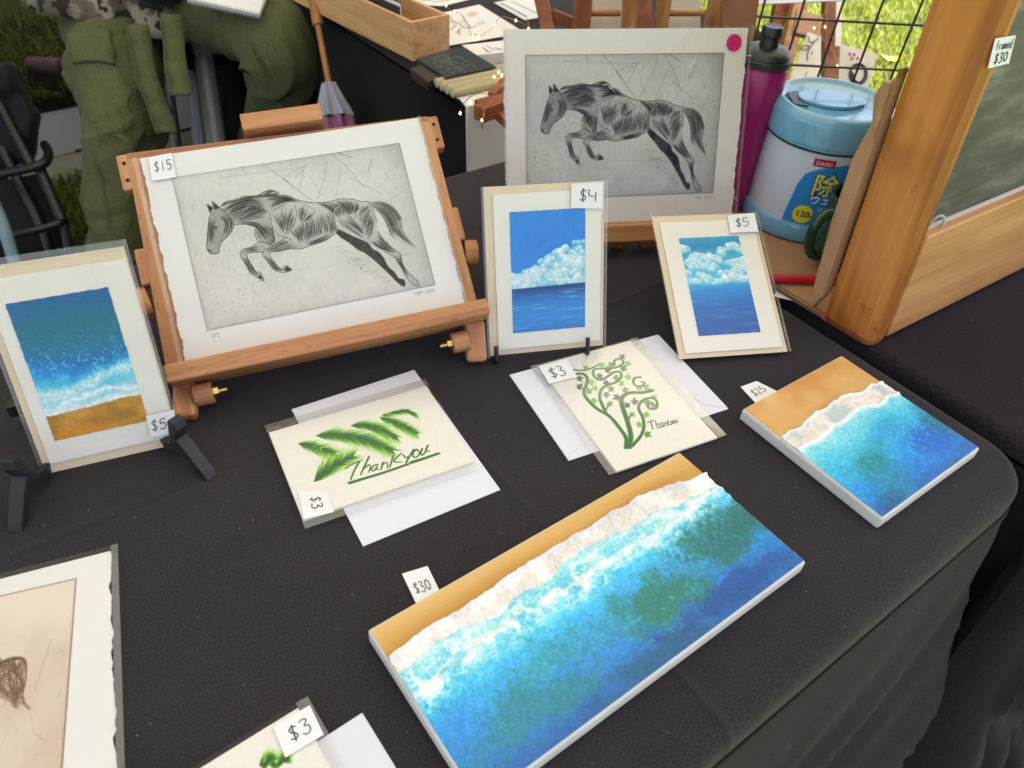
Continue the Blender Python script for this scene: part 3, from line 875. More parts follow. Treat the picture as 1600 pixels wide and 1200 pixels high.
    s = .285 - .05 * np.sin(np.pi * u) * .6 + .09 * (fbm(x * 5, y * 0 + 2, 4, 105) - .5) + .03 * (fbm(x * 22, y * 3, 3, 106) - .5)
    b = s + .135 + .03 * (fbm(x * 6, y * 0, 3, 109) - .5)
    grain = fbm(x * 60, y * 60, 3, 111); med = fbm(x * 12, y * 12, 4, 113); big = fbm(x * 3, y * 3, 4, 117)
    vv = v + .14 * (big - .5) + .10 * (med - .5)
    img = ramp(vv, [(.42, (190, 222, 232)), (.54, (126, 196, 230)), (.66, (60, 166, 228)), (.80, (14, 138, 228)), (.92, (6, 122, 222)), (1.0, (4, 102, 190))])
    for cu, cv, ru, rv, c, a in ((.33, .72, .20, .15, (14, 132, 150), .9), (.24, .90, .22, .14, (18, 130, 170), .7), (.97, .72, .12, .16, (10, 96, 140), .8), (.12, .98, .16, .1, (16, 86, 150), .8), (.78, .82, .18, .14, (18, 96, 210), .8), (.62, .6, .2, .08, (60, 140, 214), .5)):
        d = np.hypot((u - cu) / ru, (v - cv) / rv) + 1.0 * (fbm(x * 8, y * 8, 4, int(cu * 100 + 7)) - .5)
        img = mixc(img, c, a * (1 - sst(.3, 1.2, d)))
    img = mixc(img, (130, 200, 236), .40 * sst(.54, .76, fbm(x * 46, y * 46, 3, 121) + .1 * (med - .5)) * (1 - sst(.75, 1, v)))
    img *= (.88 + .24 * fbm(x * 80, y * 80, 2, 115))[..., None]
    band = sst(s - .004, s + .006, v) * (1 - sst(b - .01, b + .03, v))
    bc = ramp(fbm(x * 14, y * 14, 4, 123), [(.35, (196, 204, 206)), (.5, (226, 216, 206)), (.7, (236, 232, 226))])
    img = img * (1 - band[..., None]) + bc * band[..., None]
    e1 = np.exp(-((v - s - .008) / .010) ** 2); e2 = np.exp(-((v - b) / .014) ** 2)
    img = mixc(img, (244, 244, 240), np.clip(e1 + e2 * (.3 + fbm(x * 20, y * 20, 3, 137)), 0, 1) * .9)
    sand = 1 - sst(s - .004, s + .004, v)
    sc = ramp(fbm(x * 4, y * 5, 4, 127), [(.3, (206, 148, 82)), (.5, (214, 164, 100)), (.7, (222, 178, 120))])
    img = img * (1 - sand[..., None]) + sc * sand[..., None]
    h = band * .0024 * (ridge(x * 14, y * 14, 4, 129) - .3) + .0018 * e1 * (.2 + fbm(x * 24, y * 4, 2, 131)) + .0016 * e2 * fbm(x * 30, y * 30, 2, 133) + .00022 * (fbm(x * 80, y * 80, 2, 135) - .5)
    return img, h

def canvas_block(name, label, quad, lz, nx, ny, kind, thick, group):
    A, B, C = [bp(*q, thick + .001) for q in quad[:3]]
    if len(quad) == 4:
        D = bp(*quad[3], thick + .001); ctr = (A + B + C + D) / 4
        W = (np.linalg.norm(B - A) + np.linalg.norm(C - D)) / 2; H = (np.linalg.norm(C - B) + np.linalg.norm(D - A)) / 2
        e = (B - A) + (C - D)
    else:
        W = np.linalg.norm(B - A); H = np.linalg.norm(C - B) * 1.03; e = B - A
        eu = e / np.linalg.norm(e); ctr = (A + B) / 2 + np.array([eu[1], -eu[0], 0]) * H / 2
    Mx = Matrix.Translation((ctr[0], ctr[1], TZ)) @ Matrix.Rotation(math.atan2(e[1], e[0]), 4, 'Z')
    t = thing(name, label, 'painting', Mx, group)
    b = MB().box((0, 0, thick / 2 + .0004), (W, H, thick - .0008))
    b.build('canvas_block', 'gesso', t, bevel=.0022)
    img, h = beach_colours(nx, ny, kind)
    img = azure(img)
    # thin uneven border where the paint stops at the edge
    grid_mesh('painted_surface', W - .0034, H - .0034, img, h, 'paint', t, y0=-H / 2 + .0017, z0=thick + .0005)
    return t
canvas_block('beach_painting', 'long canvas of beach, foam and blue-green sea at the table front', [(573, 983), (1062, 704), (1258, 868)], 0, 620, 270, 'long', .014, 'beach paintings on blocks')
canvas_block('beach_painting', 'small square canvas of a beach and bright blue sea at the right table corner', [(1161, 637.5), (1315.5, 553), (1533, 699), (1378.6, 811)], 0, 280, 280, 'square', .014, 'beach paintings on blocks')

def loose_tag(label, quad, text, tw, gx, gy, h):
    P = [bp(*q, .001) for q in quad]
    c = sum(P) / 4
    Mx = Matrix.Translation((c[0], c[1], TZ + .0012))
    mb = MB(); L = [p[:2] - c[:2] for p in P]
    mb.prism([L[3], L[2], L[1], L[0]], 0, .0004)
    o = mb.build('price_tag', 'paper'); o.matrix_world = Mx
    tag(o, label, 'price tag', 'loose price tags')
    raw = MB(); letters(raw, text, gx, gy, h, w=tw, pen=.03)
    tl, tr, br, bl = [np.r_[p, 0] for p in L]
    v = [tuple((bl * (1 - x) + br * x) * (1 - y) + (tl * (1 - x) + tr * x) * y + (0, 0, .0006 + z)) for x, y, z in raw.v]
    MB().add(v, raw.f).build('handwriting', 'ink', o)
loose_tag('white price tag reading $30 tucked against the long beach painting', [(628, 897), (668, 885), (690, 930), (650, 943)], '$30', .22, .14, .25, .36)
loose_tag('white price tag reading $25 tucked behind the small square painting', [(1157, 605), (1182, 596), (1214, 612), (1182, 632)], '$25', .22, .16, .3, .36)

# ------------------------------------------------------------------ flat thank-you cards
def card_frame(quad, z):
    P = [bp(*q, z) for q in quad]
    e = (P[1] - P[0]) + (P[2] - P[3]); c = sum(P) / 4
    W = (np.linalg.norm(P[1] - P[0]) + np.linalg.norm(P[2] - P[3])) / 2
    H = (np.linalg.norm(P[2] - P[1]) + np.linalg.norm(P[3] - P[0])) / 2
    return c, math.atan2(e[1], e[0]), W, H
def flat_envelope(label, quad, flap=None, W=None, H=None):
    c, a, w, h = card_frame(quad, .001)
    W = W or w; H = H or h
    Mx = Matrix.Translation((c[0], c[1], TZ + .0006)) @ Matrix.Rotation(a, 4, 'Z')
    t = thing('envelope', label, 'envelope', Mx, 'white envelopes on the table')
    MB().prism(rectpoly(-W / 2, -H / 2, W / 2, H / 2), 0, .0007).build('envelope_body', 'env_white', t)
    if flap == 'ends':
        for s_ in (-1, 1):
            x = s_ * W / 2
            poly = [(x, -H / 2 + .002), (x, H / 2 - .002), (x - s_ * .018, H / 2 - .012), (x - s_ * .034, .0), (x - s_ * .018, -H / 2 + .012)]
            if s_ > 0: poly = poly[::-1]
            MB().prism(poly, .0009, .0012).build('flap', 'env_white', t)
    return t
def flat_card(label, quad, zoomquad, nx, ny, paint, sleeve_pad, tagquad, tagtext, tag_kw):
    c, a, w, h = card_frame(quad, .003)
    lift = .0026
    Mx = Matrix.Translation((c[0], c[1], TZ + lift)) @ Matrix.Rotation(a, 4, 'Z')
    t = thing('thank_you_card', label, 'greeting card', Mx, 'hand-painted thank-you cards')
    MB().prism(rectpoly(-w / 2, -h / 2, w / 2, h / 2), -.0012, .0008).build('card_sheet', 'cream', t, bevel=.0003)
    f = homography(zoomquad, [(0, 0), (nx, 0), (nx, ny), (0, ny)])
    img = np.ones((ny, nx, 3)) * np.array([231, 228, 220]) * (.985 + .03 * fbm(*np.meshgrid(np.linspace(0, 60, nx), np.linspace(0, 60 * ny / nx, ny)), 3, 201))[..., None]
    img = paint(img, f, nx, ny)
    hgt = .00012 * (fbm(*np.meshgrid(np.linspace(0, 110, nx), np.linspace(0, 110 * ny / nx, ny)), 2, 203) - .5)
    grid_mesh('painted_design', w - .0006, h - .0006, img, hgt, 'paint_matt', t, y0=-h / 2 + .0003, z0=.00105)
    l, b, r_, tp = sleeve_pad
    MB().prism(rectpoly(-w / 2 - l, -h / 2 - b, w / 2 + r_, h / 2 + tp), .0014, .0015).build('clear_sleeve', 'film', t)
    for q in ((-w / 2 - l, -h / 2 - b, -w / 2, h / 2 + tp) if l > .003 else None, (w / 2, -h / 2 - b, w / 2 + r_, h / 2 + tp) if r_ > .003 else None, (-w / 2 - l, h / 2, w / 2 + r_, h / 2 + tp) if tp > .003 else None, (-w / 2 - l, -h / 2 - b, w / 2 + r_, -h / 2) if b > .003 else None):
        if q: MB().prism(rectpoly(*q), .0016, .0017).build('sleeve_edge', 'film_edge', t)
    price_tag(t, Mx, tagquad, .0019, tagtext, **tag_kw)
    return t
def leafy(img, spine, wid, n, seed, side=(1, 1), base=0.0):
    """palm leaf made of brush strokes to both sides of a spine (pixel coordinates)"""
    rs = np.random.RandomState(seed)
    ny, nx = img.shape[:2]
    sp = smooth_line(spine, 10)
    layers = [((168, 214, 74), 1.0), ((104, 184, 34), 1.0), ((46, 130, 40), 1.0), ((30, 84, 46), 1.0)]
    T = np.gradient(sp, axis=0); T /= np.linalg.norm(T, axis=1)[:, None] + 1e-9
    Nn = np.stack([-T[:, 1], T[:, 0]], 1)
    for li, (c, al) in enumerate(layers):
        cov = np.zeros((ny, nx))
        for k in range(int(n * (1.0 if li < 3 else .7))):
            t = rs.uniform(0, 1) ** .9; i = min(len(sp) - 1, int(t * (len(sp) - 1)))
            for s_, amt in ((1, side[0]), (-1, side[1])):
                if amt == 0: continue
                L = wid * amt * (base + (1 - base) * math.sin(math.pi * min(1, .18 + .80 * t)) ** .7) * rs.uniform(.4, 1.15) * (1, .9, .66, .45)[li]
                d = T[i] * .95 + Nn[i] * s_ * rs.uniform(.45, 1.0)
                d /= np.linalg.norm(d)
                p0 = sp[i] + rs.uniform(-1, 1, 2); p1 = p0 + d * L * .55 + T[i] * L * .1; p2 = p0 + d * L + T[i] * L * .25
                stroke(cov, smooth_line([p0, p1, p2], 3), 2.2, .5, 1.0)
        img = mixc(img, c, cov * al * .95)
    return img
def brush(img, f, lines, col, scale, alpha=.95):
    cov = np.zeros(img.shape[:2])
    for pts, w in lines:
        stroke(cov, smooth_line(f(pts), 6), w * scale, w * scale * .8)
    return mixc(img, col, cov * alpha)
def paint_palm(img, f, nx, ny):
    k = nx / 900.0
    for sp, wid, n, sd, side in (
        ([(262, 535), (330, 545), (410, 565), (488, 590)], 70, 90, 1, (1, .6)),
        ([(370, 488), (470, 478), (600, 490), (720, 515), (858, 576)], 95, 220, 2, (.9, .55)),
        ([(580, 425), (660, 420), (760, 440), (876, 492)], 80, 140, 3, (.9, .5)),
        ([(760, 372), (840, 395), (920, 425), (1004, 468)], 70, 120, 4, (.8, .5)),
        ([(775, 362), (850, 340), (920, 330), (990, 352)], 55, 90, 5, (.9, .3)),
        ([(365, 765), (420, 715), (500, 660), (604, 608)], 80, 130, 6, (.75, .9))):
        P = f(sp)
        img = leafy(img, P, wid * k * 1.75, int(n * .55), sd, side, .4)
    # square-cut left ends of the leaves are masked back to paper
    txt = [([(556, 685), (606, 656), (662, 632)], 5), ([(642, 640), (612, 700), (592, 754)], 6),
           ([(702, 612), (672, 680), (655, 724)], 6), ([(666, 692), (700, 664), (714, 674), (706, 708)], 5),
           ([(762, 660), (735, 668), (722, 692), (738, 700), (758, 672), (752, 690), (768, 692)], 5),
           ([(792, 648), (784, 690)], 5), ([(788, 668), (808, 648), (822, 656), (826, 684)], 5),
           ([(858, 602), (840, 676)], 5), ([(906, 592), (862, 640), (914, 646)], 5),
           ([(920, 600), (938, 618), (952, 612)], 5), ([(988, 568), (962, 610), (942, 650)], 7),
           ([(1005, 566), (984, 586), (988, 612), (1012, 612), (1028, 588), (1008, 566)], 6),
           ([(1042, 562), (1034, 590), (1048, 600), (1068, 576)], 6), ([(1078, 540), (1066, 574), (1088, 576)], 6),
           ([(585, 776), (680, 748), (800, 712), (958, 658)], 10), ([(975, 648), (1060, 622), (1152, 590)], 11)]
    img = brush(img, f, txt, (104, 170, 62), k * 2.1, .75)
    return brush(img, f, txt, (34, 84, 46), k * 1.35, .94)
def paint_vine(img, f, nx, ny):
    k = nx / 640.0
    dk = [([(848, 826), (850, 760), (800, 680), (740, 610), (660, 560), (600, 500), (575, 450), (595, 390), (600, 350), (570, 322), (520, 325), (484, 350)], 9),
          ([(720, 590), (690, 520), (680, 470), (700, 420), (750, 395), (800, 375), (828, 340), (820, 310), (780, 312), (740, 338), (690, 364), (650, 345), (640, 310), (665, 288), (740, 285), (800, 278), (840, 255), (842, 232), (815, 220), (785, 235), (785, 262)], 7),
          ([(870, 822), (882, 740), (860, 640), (835, 560), (825, 500), (850, 465), (900, 450), (970, 450), (1036, 435)], 11),
          ([(890, 815), (950, 745), (972, 680), (965, 620), (940, 560), (955, 515), (1000, 490), (1045, 490), (1066, 525), (1050, 560), (1010, 558), (1004, 530), (1030, 520), (1045, 538)], 7),
          ([(958, 345), (920, 350), (908, 375), (925, 405), (965, 405), (985, 388), (965, 375)], 6),
          ([(510, 295), (580, 298), (640, 280), (685, 255)], 5), ([(720, 570), (735, 540), (760, 515)], 3), ([(870, 640), (880, 612), (900, 595)], 3)]
    img = brush(img, f, dk, (86, 168, 48), k * 2.9, .9)
    rs = np.random.RandomState(4)
    leaf = [(545, 355), (545, 415), (625, 375), (610, 445), (650, 425), (685, 335), (595, 285), (700, 258), (765, 262), (835, 210), (872, 250), (842, 290), (735, 300), (790, 348), (878, 345), (830, 392), (725, 380), (760, 422), (725, 460), (640, 502), (750, 527), (850, 435), (798, 480), (945, 420), (992, 420), (865, 540), (915, 517), (892, 597), (995, 602), (938, 670), (992, 732), (1040, 485), (1000, 515), (1035, 545)]
    covs = [np.zeros(img.shape[:2]) for _ in range(3)]
    for (x, y) in leaf:
        a0 = rs.uniform(0, 6.28); s_ = rs.uniform(36, 50); q = rs.randint(3)
        for da, ln in ((0, 1.0), (1.15, .75), (-1.15, .75), (2.4, .45), (-2.4, .45)):
            e = (x + math.cos(a0 + da) * s_ * ln, y + math.sin(a0 + da) * s_ * ln)
            stroke(covs[q], f([(x, y), ((x + e[0]) / 2, (y + e[1]) / 2), e]), 16 * k, 2 * k)
    for cv, c in zip(covs, ((54, 140, 34), (30, 92, 38), (106, 182, 40))): img = mixc(img, c, cv * .95)
    img = brush(img, f, [(p_, w_) for p_, w_ in dk], (28, 94, 42), k * 2.1, .97)
    txt = [([(998, 655), (1032, 640), (1045, 648)], 4), ([(1020, 650), (1032, 700)], 4), ([(1052, 645), (1056, 685)], 3), ([(1056, 670), (1070, 662), (1074, 682)], 3),
           ([(1098, 655), (1084, 660), (1082, 676), (1098, 672), (1100, 655), (1104, 676)], 3), ([(1112, 655), (1114, 676), (1116, 660), (1126, 656), (1130, 674)], 3), ([(1130, 640), (1136, 674)], 3), ([(1148, 645), (1134, 660), (1152, 670)], 3),
           ([(1150, 645), (1158, 656), (1168, 640)], 3), ([(1166, 645), (1154, 672)], 3), ([(1172, 640), (1168, 656), (1180, 655), (1180, 642), (1172, 640)], 3), ([(1184, 636), (1184, 650), (1196, 648), (1196, 632)], 3),
           ([(1062, 692), (1112, 680)], 4), ([(1160, 662), (1198, 652)], 4)]
    return brush(img, f, txt, (34, 84, 46), k * 1.7, .97)
def paint_sprig(img, f, nx, ny):
    for sp, sd in (([(1020, 890), (1045, 865), (1075, 895)], 1), ([(1030, 900), (1050, 870), (1060, 865)], 2), ([(1085, 895), (1100, 875), (1125, 868)], 3)):
        img = leafy(img, f(sp), 14, 40, sd, (.8, .8), .3)
    return brush(img, f, [([(1040, 900), (1062, 875), (1118, 850)], 5)], (60, 120, 50), nx / 700., .9)
flat_envelope('white envelope lying under the palm-leaf thank-you card', [(457.5, 640), (648.7, 577), (780, 767), (565, 853.7)])
flat_card('cream thank-you card painted with green palm leaves, price tag at its lower left', [(418.7, 677.5), (660, 605), (748.7, 720), (475, 812.5)], [(75, 470), (1040, 180), (1395, 640), (300, 1010)], 400, 280, paint_palm, (.001, .009, .002, .009), [(467, 768), (511, 767), (522, 800), (475, 812)], '$3', dict(gx=.34, gy=.80, h=.38, rot=-1.5708, aspect=.28))
flat_envelope('white envelope lying crosswise under the green-vine thank-you card', [(796.7, 586), (1028.6, 522.7), (1137, 639.5), (887.5, 720)], flap='ends')
flat_card('cream thank-you card painted with curling green ivy, price tag at its top left', [(842.4, 571), (987, 532), (1118.8, 684.6), (960.4, 739)], [(270, 265), (895, 95), (1465, 755), (780, 990)], 290, 405, paint_vine, (.008, .001, .009, .001), [(842, 573), (885, 562), (902, 589), (858, 600)], '$3', dict(gx=.16, gy=.22, h=.55, aspect=.30))
# third card, cut by the lower edge of the photo
c3 = [(368, 1165), (466, 1106), (553, 1266), (440, 1330)]
P3 = bp(466, 1106, .003); a3 = R(40); e3 = np.array([math.cos(a3), math.sin(a3), 0]); n3 = np.array([e3[1], -e3[0], 0])
def px_of(P):
    d = np.asarray(P) - CAM; w_ = d @ CW
    return (800 + F * (d @ CR) / w_, 600 - F * (d @ CU) / w_)
q3 = [px_of(P3 - e3 * .105), px_of(P3), px_of(P3 + n3 * .148), px_of(P3 - e3 * .105 + n3 * .148)]
E3 = bp(566, 1114, .001)
qe = [px_of(E3 - e3 * .17), px_of(E3), px_of(E3 + n3 * .12), px_of(E3 - e3 * .17 + n3 * .12)]
flat_envelope('white envelope under the leaf card at the lower edge of the photo', qe)
_z5 = lambda p: ((p[0]) / .4, (p[1] - 840) / .4)
flat_card('cream card with a small green sprig cut off by the lower edge of the photo', q3, [_z5(p) for p in q3], 200, 280, paint_sprig, (.001, .001, .008, .003), [(426, 1136), (484, 1102), (506, 1148), (446, 1184)], '$3', dict(gx=.22, gy=.28, h=.46, aspect=.32))

# ================================================================== horse etchings
def etching(nx, ny, strength, seed):
    """darkness 0..1 of the horse plate; drawn with line bundles along the muscles"""
    f = homography([(218, 240), (1355, 225), (1287, 1027), (228, 1062)], [(0, 0), (nx, 0), (nx, ny), (0, ny)])
    k = nx / 1120.0
    rs = np.random.RandomState(seed)
    a_ = lambda pts: [(218 + .409 * x, 182 + .409 * y) for x, y in pts]
    b_ = lambda pts: [(727 + .409 * x, 182 + .409 * y) for x, y in pts]
    c_ = lambda pts: [(218 + .409 * x, 582 + .409 * y) for x, y in pts]
    d_ = lambda pts: [(727 + .409 * x, 582 + .409 * y) for x, y in pts]
    X, Y = np.meshgrid(np.linspace(0, 1, nx), np.linspace(0, ny / nx, ny))
    tone = .01 + .12 * fbm(X * 6, Y * 6, 4, 301) ** 1.5 + .06 * (fbm(X * 70, Y * 50, 3, 303) - .4)
    edge = np.minimum(np.minimum(X, 1 - X), np.minimum(Y, ny / nx - Y))
    tone += .10 * np.exp(-edge / .02) + .10 * sst(.80, 1.0, X) * fbm(X * 5, Y * 5, 3, 305) + .30 * np.exp(-edge / .0022)
    cov = np.zeros((ny, nx)); soft = np.zeros((ny, nx))
    def L(pts, w0, w1=None, v=1.0, mid=None, m=cov):
        stroke(m, smooth_line(f(pts), 4) if len(pts) > 2 else f(pts), w0 * k, (w1 or w0) * k, v, mid * k if mid else None)
    # faint scratches, nicks
    for _ in range(420):
        x, y = rs.uniform(225, 1345), rs.uniform(240, 1050); a = rs.uniform(0, 3.14) if rs.rand() < .5 else rs.normal(1.1, .4); ln = rs.exponential(26)
        L([(x, y), (x + math.cos(a) * ln, y + math.sin(a) * ln)], 1.2, .8, rs.uniform(.06, .22), m=soft)
    for _ in range(150):
        x, y = rs.uniform(225, 560), rs.uniform(620, 1050); a = rs.uniform(0, 3.14); ln = rs.uniform(4, 18)
        L([(x, y), (x + math.cos(a) * ln, y + math.sin(a) * ln)], 2.4, 1.2, rs.uniform(.1, .4), m=soft)
    for pts, w, v in (([b_([(20, 380)])[0], b_([(280, 725)])[0]], 2.6, .6), (a_([(1090, 145), (1330, 450)]), 2.6, .6), (b_([(600, 215), (480, 500), (340, 730)]), 2.2, .5), (b_([(690, 140), (830, 390), (930, 670)]), 2.6, .6),
                      (b_([(760, 125), (910, 235)]), 3, .6), (b_([(1140, 280), (1035, 465)]), 2.4, .55), (b_([(730, 360), (660, 540), (565, 740)]), 2.4, .5), (b_([(800, 500), (1100, 770)]), 2.2, .5),
                      (b_([(340, 250), (160, 400)]), 2.4, .5), (b_([(310, 270), (180, 550)]), 2, .4), (b_([(420, 195), (30, 370)]), 2, .4), (a_([(520, 238), (1000, 250), (1560, 262)]), 2, .45), (a_([(845, 140), (855, 240)]), 2.4, .5),
                      (a_([(170, 545), (160, 670)]), 1.6, .35), (b_([(1170, 940), (1230, 850), (1380, 790)]), 1.8, .4), (b_([(1230, 490), (1265, 620)]), 2.6, .5), (b_([(340, 400), (420, 690)]), 2, .4), (a_([(550, 1000), (660, 1110)]), 1.6, .3), (d_([(890, 660), (1240, 655)]), 1.8, .35),
                      (c_([(1060, 620), (1600, 640)]), 1.4, .25), (d_([(600, 620), (740, 650)]), 1.6, .35)):
        L(pts, w, w * .7, v, m=soft)
    for _ in range(46):
        y = rs.uniform(0, 1); p = d_([(480 + 420 * y, 400 + 560 * y)])[0]
        ln = rs.uniform(25, 70); L([p, (p[0] - ln, p[1] - rs.uniform(-12, 14))], 1.6, .8, rs.uniform(.15, .35), m=soft)
    for p, r_ in ((d_([(487, 633)])[0], 5), (d_([(600, 727)])[0], 7), (d_([(1215, 385)])[0], 4)):
        L([p, (p[0] + 1, p[1])], r_, r_, .95)
    # silhouettes
    HEAD = a_([(345, 700), (335, 575), (390, 635), (400, 545), (470, 650), (490, 670), (560, 800), (580, 880), (550, 960), (500, 1020), (400, 1095), (380, 1125)]) + c_([(380, 150), (355, 190), (345, 240), (300, 260), (245, 240), (220, 180), (230, 120)]) + a_([(250, 1020), (275, 920), (300, 830), (330, 740)])
    NECK = a_([(470, 670), (600, 610), (700, 588), (830, 585), (940, 595), (1080, 590), (1200, 600), (1310, 660), (1060, 800), (1000, 1000), (960, 1200), (870, 1190), (800, 1150), (785, 1050), (815, 975), (800, 965), (700, 915), (580, 900)])
    BODY = a_([(1200, 600), (1310, 660), (1440, 735), (1530, 760)]) + b_([(310, 768), (400, 785), (500, 785), (600, 770), (700, 785), (780, 810), (850, 850), (940, 870), (950, 1000), (950, 1150)]) + d_([(760, 340), (600, 300), (450, 240), (430, 240), (300, 310), (100, 350)]) + c_([(1330, 350), (1250, 365), (1150, 350), (1000, 300), (900, 270), (900, 100)]) + a_([(960, 1000), (1040, 760)])
    THIGH = b_([(500, 1000), (560, 860), (700, 790), (850, 850), (940, 870), (950, 1000), (950, 1150)]) + d_([(945, 150), (930, 300), (950, 400), (990, 460), (1020, 550), (1085, 610), (1095, 660), (1085, 720), (1090, 800), (1110, 860), (1135, 905), (1150, 960), (1180, 980), (1190, 1040), (1170, 1065), (1120, 1035), (1085, 960), (1065, 890), (1055, 800), (1030, 720), (1010, 650), (930, 580), (860, 500), (780, 440), (620, 330), (480, 200)])
    FAR = d_([(450, 240), (480, 190), (600, 290), (700, 370), (770, 430), (800, 510), (860, 570), (890, 640), (910, 760), (960, 850), (985, 930), (1040, 960), (1030, 1030), (1000, 1030), (950, 960), (900, 860), (850, 770), (780, 650), (700, 540), (640, 490), (560, 380), (480, 290)])
    LEGN = c_([(1180, 240), (1130, 195), (1050, 225), (900, 285), (830, 320), (810, 380), (840, 440), (870, 520), (910, 590), (990, 625), (1085, 612), (1060, 570), (1020, 545), (980, 580), (950, 550), (920, 480), (890, 400), (900, 360), (1000, 355), (1100, 355), (1200, 350), (1250, 365), (1330, 350)])
    LEGF = c_([(870, 205), (800, 195), (720, 240), (620, 255), (575, 300), (570, 360), (600, 450), (620, 540), (640, 590), (700, 640), (730, 680), (755, 680), (745, 600), (720, 570), (690, 560), (670, 490), (645, 400), (640, 330), (700, 312), (830, 335), (900, 300)])
    masks = {}
    for nm, poly in (('head', HEAD), ('neck', NECK), ('body', BODY), ('thigh', THIGH), ('far', FAR), ('ln', LEGN), ('lf', LEGF)):
        masks[nm] = blur(polymask(f(poly), nx, ny).astype(float), 1)
    allm = np.max(np.stack(list(masks.values())), 0)
    base = np.zeros((ny, nx))
    n1 = fbm(X * 26, Y * 26, 4, 311)
    base = np.maximum(base, masks['head'] * (.16 + .28 * n1)); base = np.maximum(base, masks['neck'] * (.08 + .26 * n1))
    base = np.maximum(base, masks['body'] * (.03 + .20 * n1)); base = np.maximum(base, masks['thigh'] * (.05 + .20 * n1))
    base = np.maximum(base, masks['ln'] * (.05 + .2 * n1)); base = np.maximum(base, masks['lf'] * (.06 + .2 * n1))
    # bundles of hatching between two guide lines
    hat = np.zeros((ny, nx)); lit = np.zeros((ny, nx))
    def bundle(A, B, n, w=2.6, v=(.6, 1.0), frag=(.35, 1.0), m=hat, jit=5):
        A = smooth_line(A, 8); B = smooth_line(B, 8)
        A = A[np.linspace(0, len(A) - 1, 26).astype(int)]; B = B[np.linspace(0, len(B) - 1, 26).astype(int)]
        for i in range(n):
            t = (i + rs.uniform(0, 1)) / n; p = A * (1 - t) + B * t
            ln = rs.uniform(*frag); s0 = rs.uniform(0, 1 - ln); i0 = int(s0 * 25); i1 = max(i0 + 4, int((s0 + ln) * 25))
            q = p[i0:i1 + 1] + rs.normal(0, jit * .35, 2)
            stroke(m, f(q), 1, 1, rs.uniform(*v), w * k * .60 * rs.uniform(.6, 1.4))
    # mane
    for i in range(110):
        t = rs.uniform(0, 1); p = np.array(a_([(470 + 640 * t, 640 - 60 * math.sin(min(1, t * 1.2) * 3.14 * .6))])[0])
        ln = rs.uniform(26, 62); an = -.75 + .75 * t + rs.normal(0, .12)
        L([tuple(p), (p[0] + ln * .5 * math.cos(an), p[1] + ln * .5 * math.sin(an)), (p[0] + ln * math.cos(an + .25), p[1] + ln * math.sin(an + .25))], 3, 1, rs.uniform(.5, 1), mid=3.4)
    bundle(a_([(930, 575), (1000, 520), (1100, 515), (1190, 570)]), a_([(960, 590), (1040, 570), (1120, 545), (1190, 572)]), 12, 4)
    # neck
    bundle(a_([(480, 690), (650, 610), (850, 590), (1010, 690)]), a_([(560, 860), (700, 830), (850, 800), (1000, 790)]), 130, 3.4)
    bundle(a_([(560, 760), (700, 740), (850, 690), (1010, 740)]), a_([(580, 870), (720, 860), (860, 850), (960, 860)]), 60, 3)
    bundle(a_([(1000, 600), (1150, 600), (1300, 660), (1440, 740)]), a_([(1030, 760), (1120, 730), (1220, 700), (1330, 740)]), 80, 3.2)
    bundle(a_([(600, 880), (780, 900), (900, 980), (960, 1180)]), a_([(700, 910), (820, 980), (850, 1100), (880, 1190)]), 60, 3)
    bundle(a_([(820, 980), (800, 1060), (830, 1140), (880, 1190)]), a_([(900, 930), (980, 1000), (1000, 1100), (930, 1200)]), 50, 3)
    # shoulder fans
    for o, ps, n in ((a_([(1120, 1140)])[0], a_([(1040, 830), (1100, 800), (1200, 740), (1300, 760), (1310, 860), (1290, 960)]), 60), (a_([(1340, 1010)])[0], a_([(1320, 800), (1420, 770), (1520, 880), (1500, 960)]), 40), (a_([(1010, 790)])[0], a_([(700, 800), (760, 690), (860, 650), (800, 850)]), 30)):
        ps = smooth_line(ps, 8)
        for i in range(n):
            e = ps[rs.randint(len(ps))]; s0, s1 = rs.uniform(0, .45), rs.uniform(.6, 1)
            p0 = (o[0] + (e[0] - o[0]) * s0, o[1] + (e[1] - o[1]) * s0); p1 = (o[0] + (e[0] - o[0]) * s1, o[1] + (e[1] - o[1]) * s1)
            L([p0, ((p0[0] + p1[0]) / 2 + rs.normal(0, 3), (p0[1] + p1[1]) / 2 + rs.normal(0, 3)), p1], 2, 1, rs.uniform(.45, .95), mid=3.0)
    # ribs and belly
    bundle(a_([(1330, 1000), (1300, 1100), (1250, 1200)]) + c_([(1240, 340)]), b_([(480, 900), (470, 1050), (470, 1150)]) + d_([(440, 235)]), 190, 3.2)
    bundle(a_([(1180, 1050), (1200, 1120), (1230, 1190)]) + c_([(1280, 300)]), a_([(1450, 960), (1440, 1080), (1400, 1190)]) + c_([(1330, 330)]), 60, 3)
    bundle(d_([(100, 345), (200, 335), (300, 305), (430, 238)]), d_([(60, 300), (180, 280), (290, 250), (440, 190)]), 50, 3)
    # loin and croup
    bundle(b_([(320, 775), (420, 860), (480, 950), (500, 1050)]), b_([(700, 790), (740, 860), (720, 940), (690, 1000)]), 100, 3.2)
    bundle(b_([(560, 790), (600, 870), (640, 960), (680, 1010)]), b_([(800, 830), (800, 900), (760, 960), (700, 1020)]), 60, 3.4)
    # thigh
    bundle(b_([(720, 1050), (800, 960), (880, 930), (945, 900)]), d_([(780, 400), (850, 300), (900, 200), (945, 120)]), 120, 3.0, jit=7)
    bundle(d_([(480, 60), (560, 180), (660, 280), (765, 380)]), d_([(640, 20), (700, 130), (750, 230), (770, 330)]), 60, 3.2)
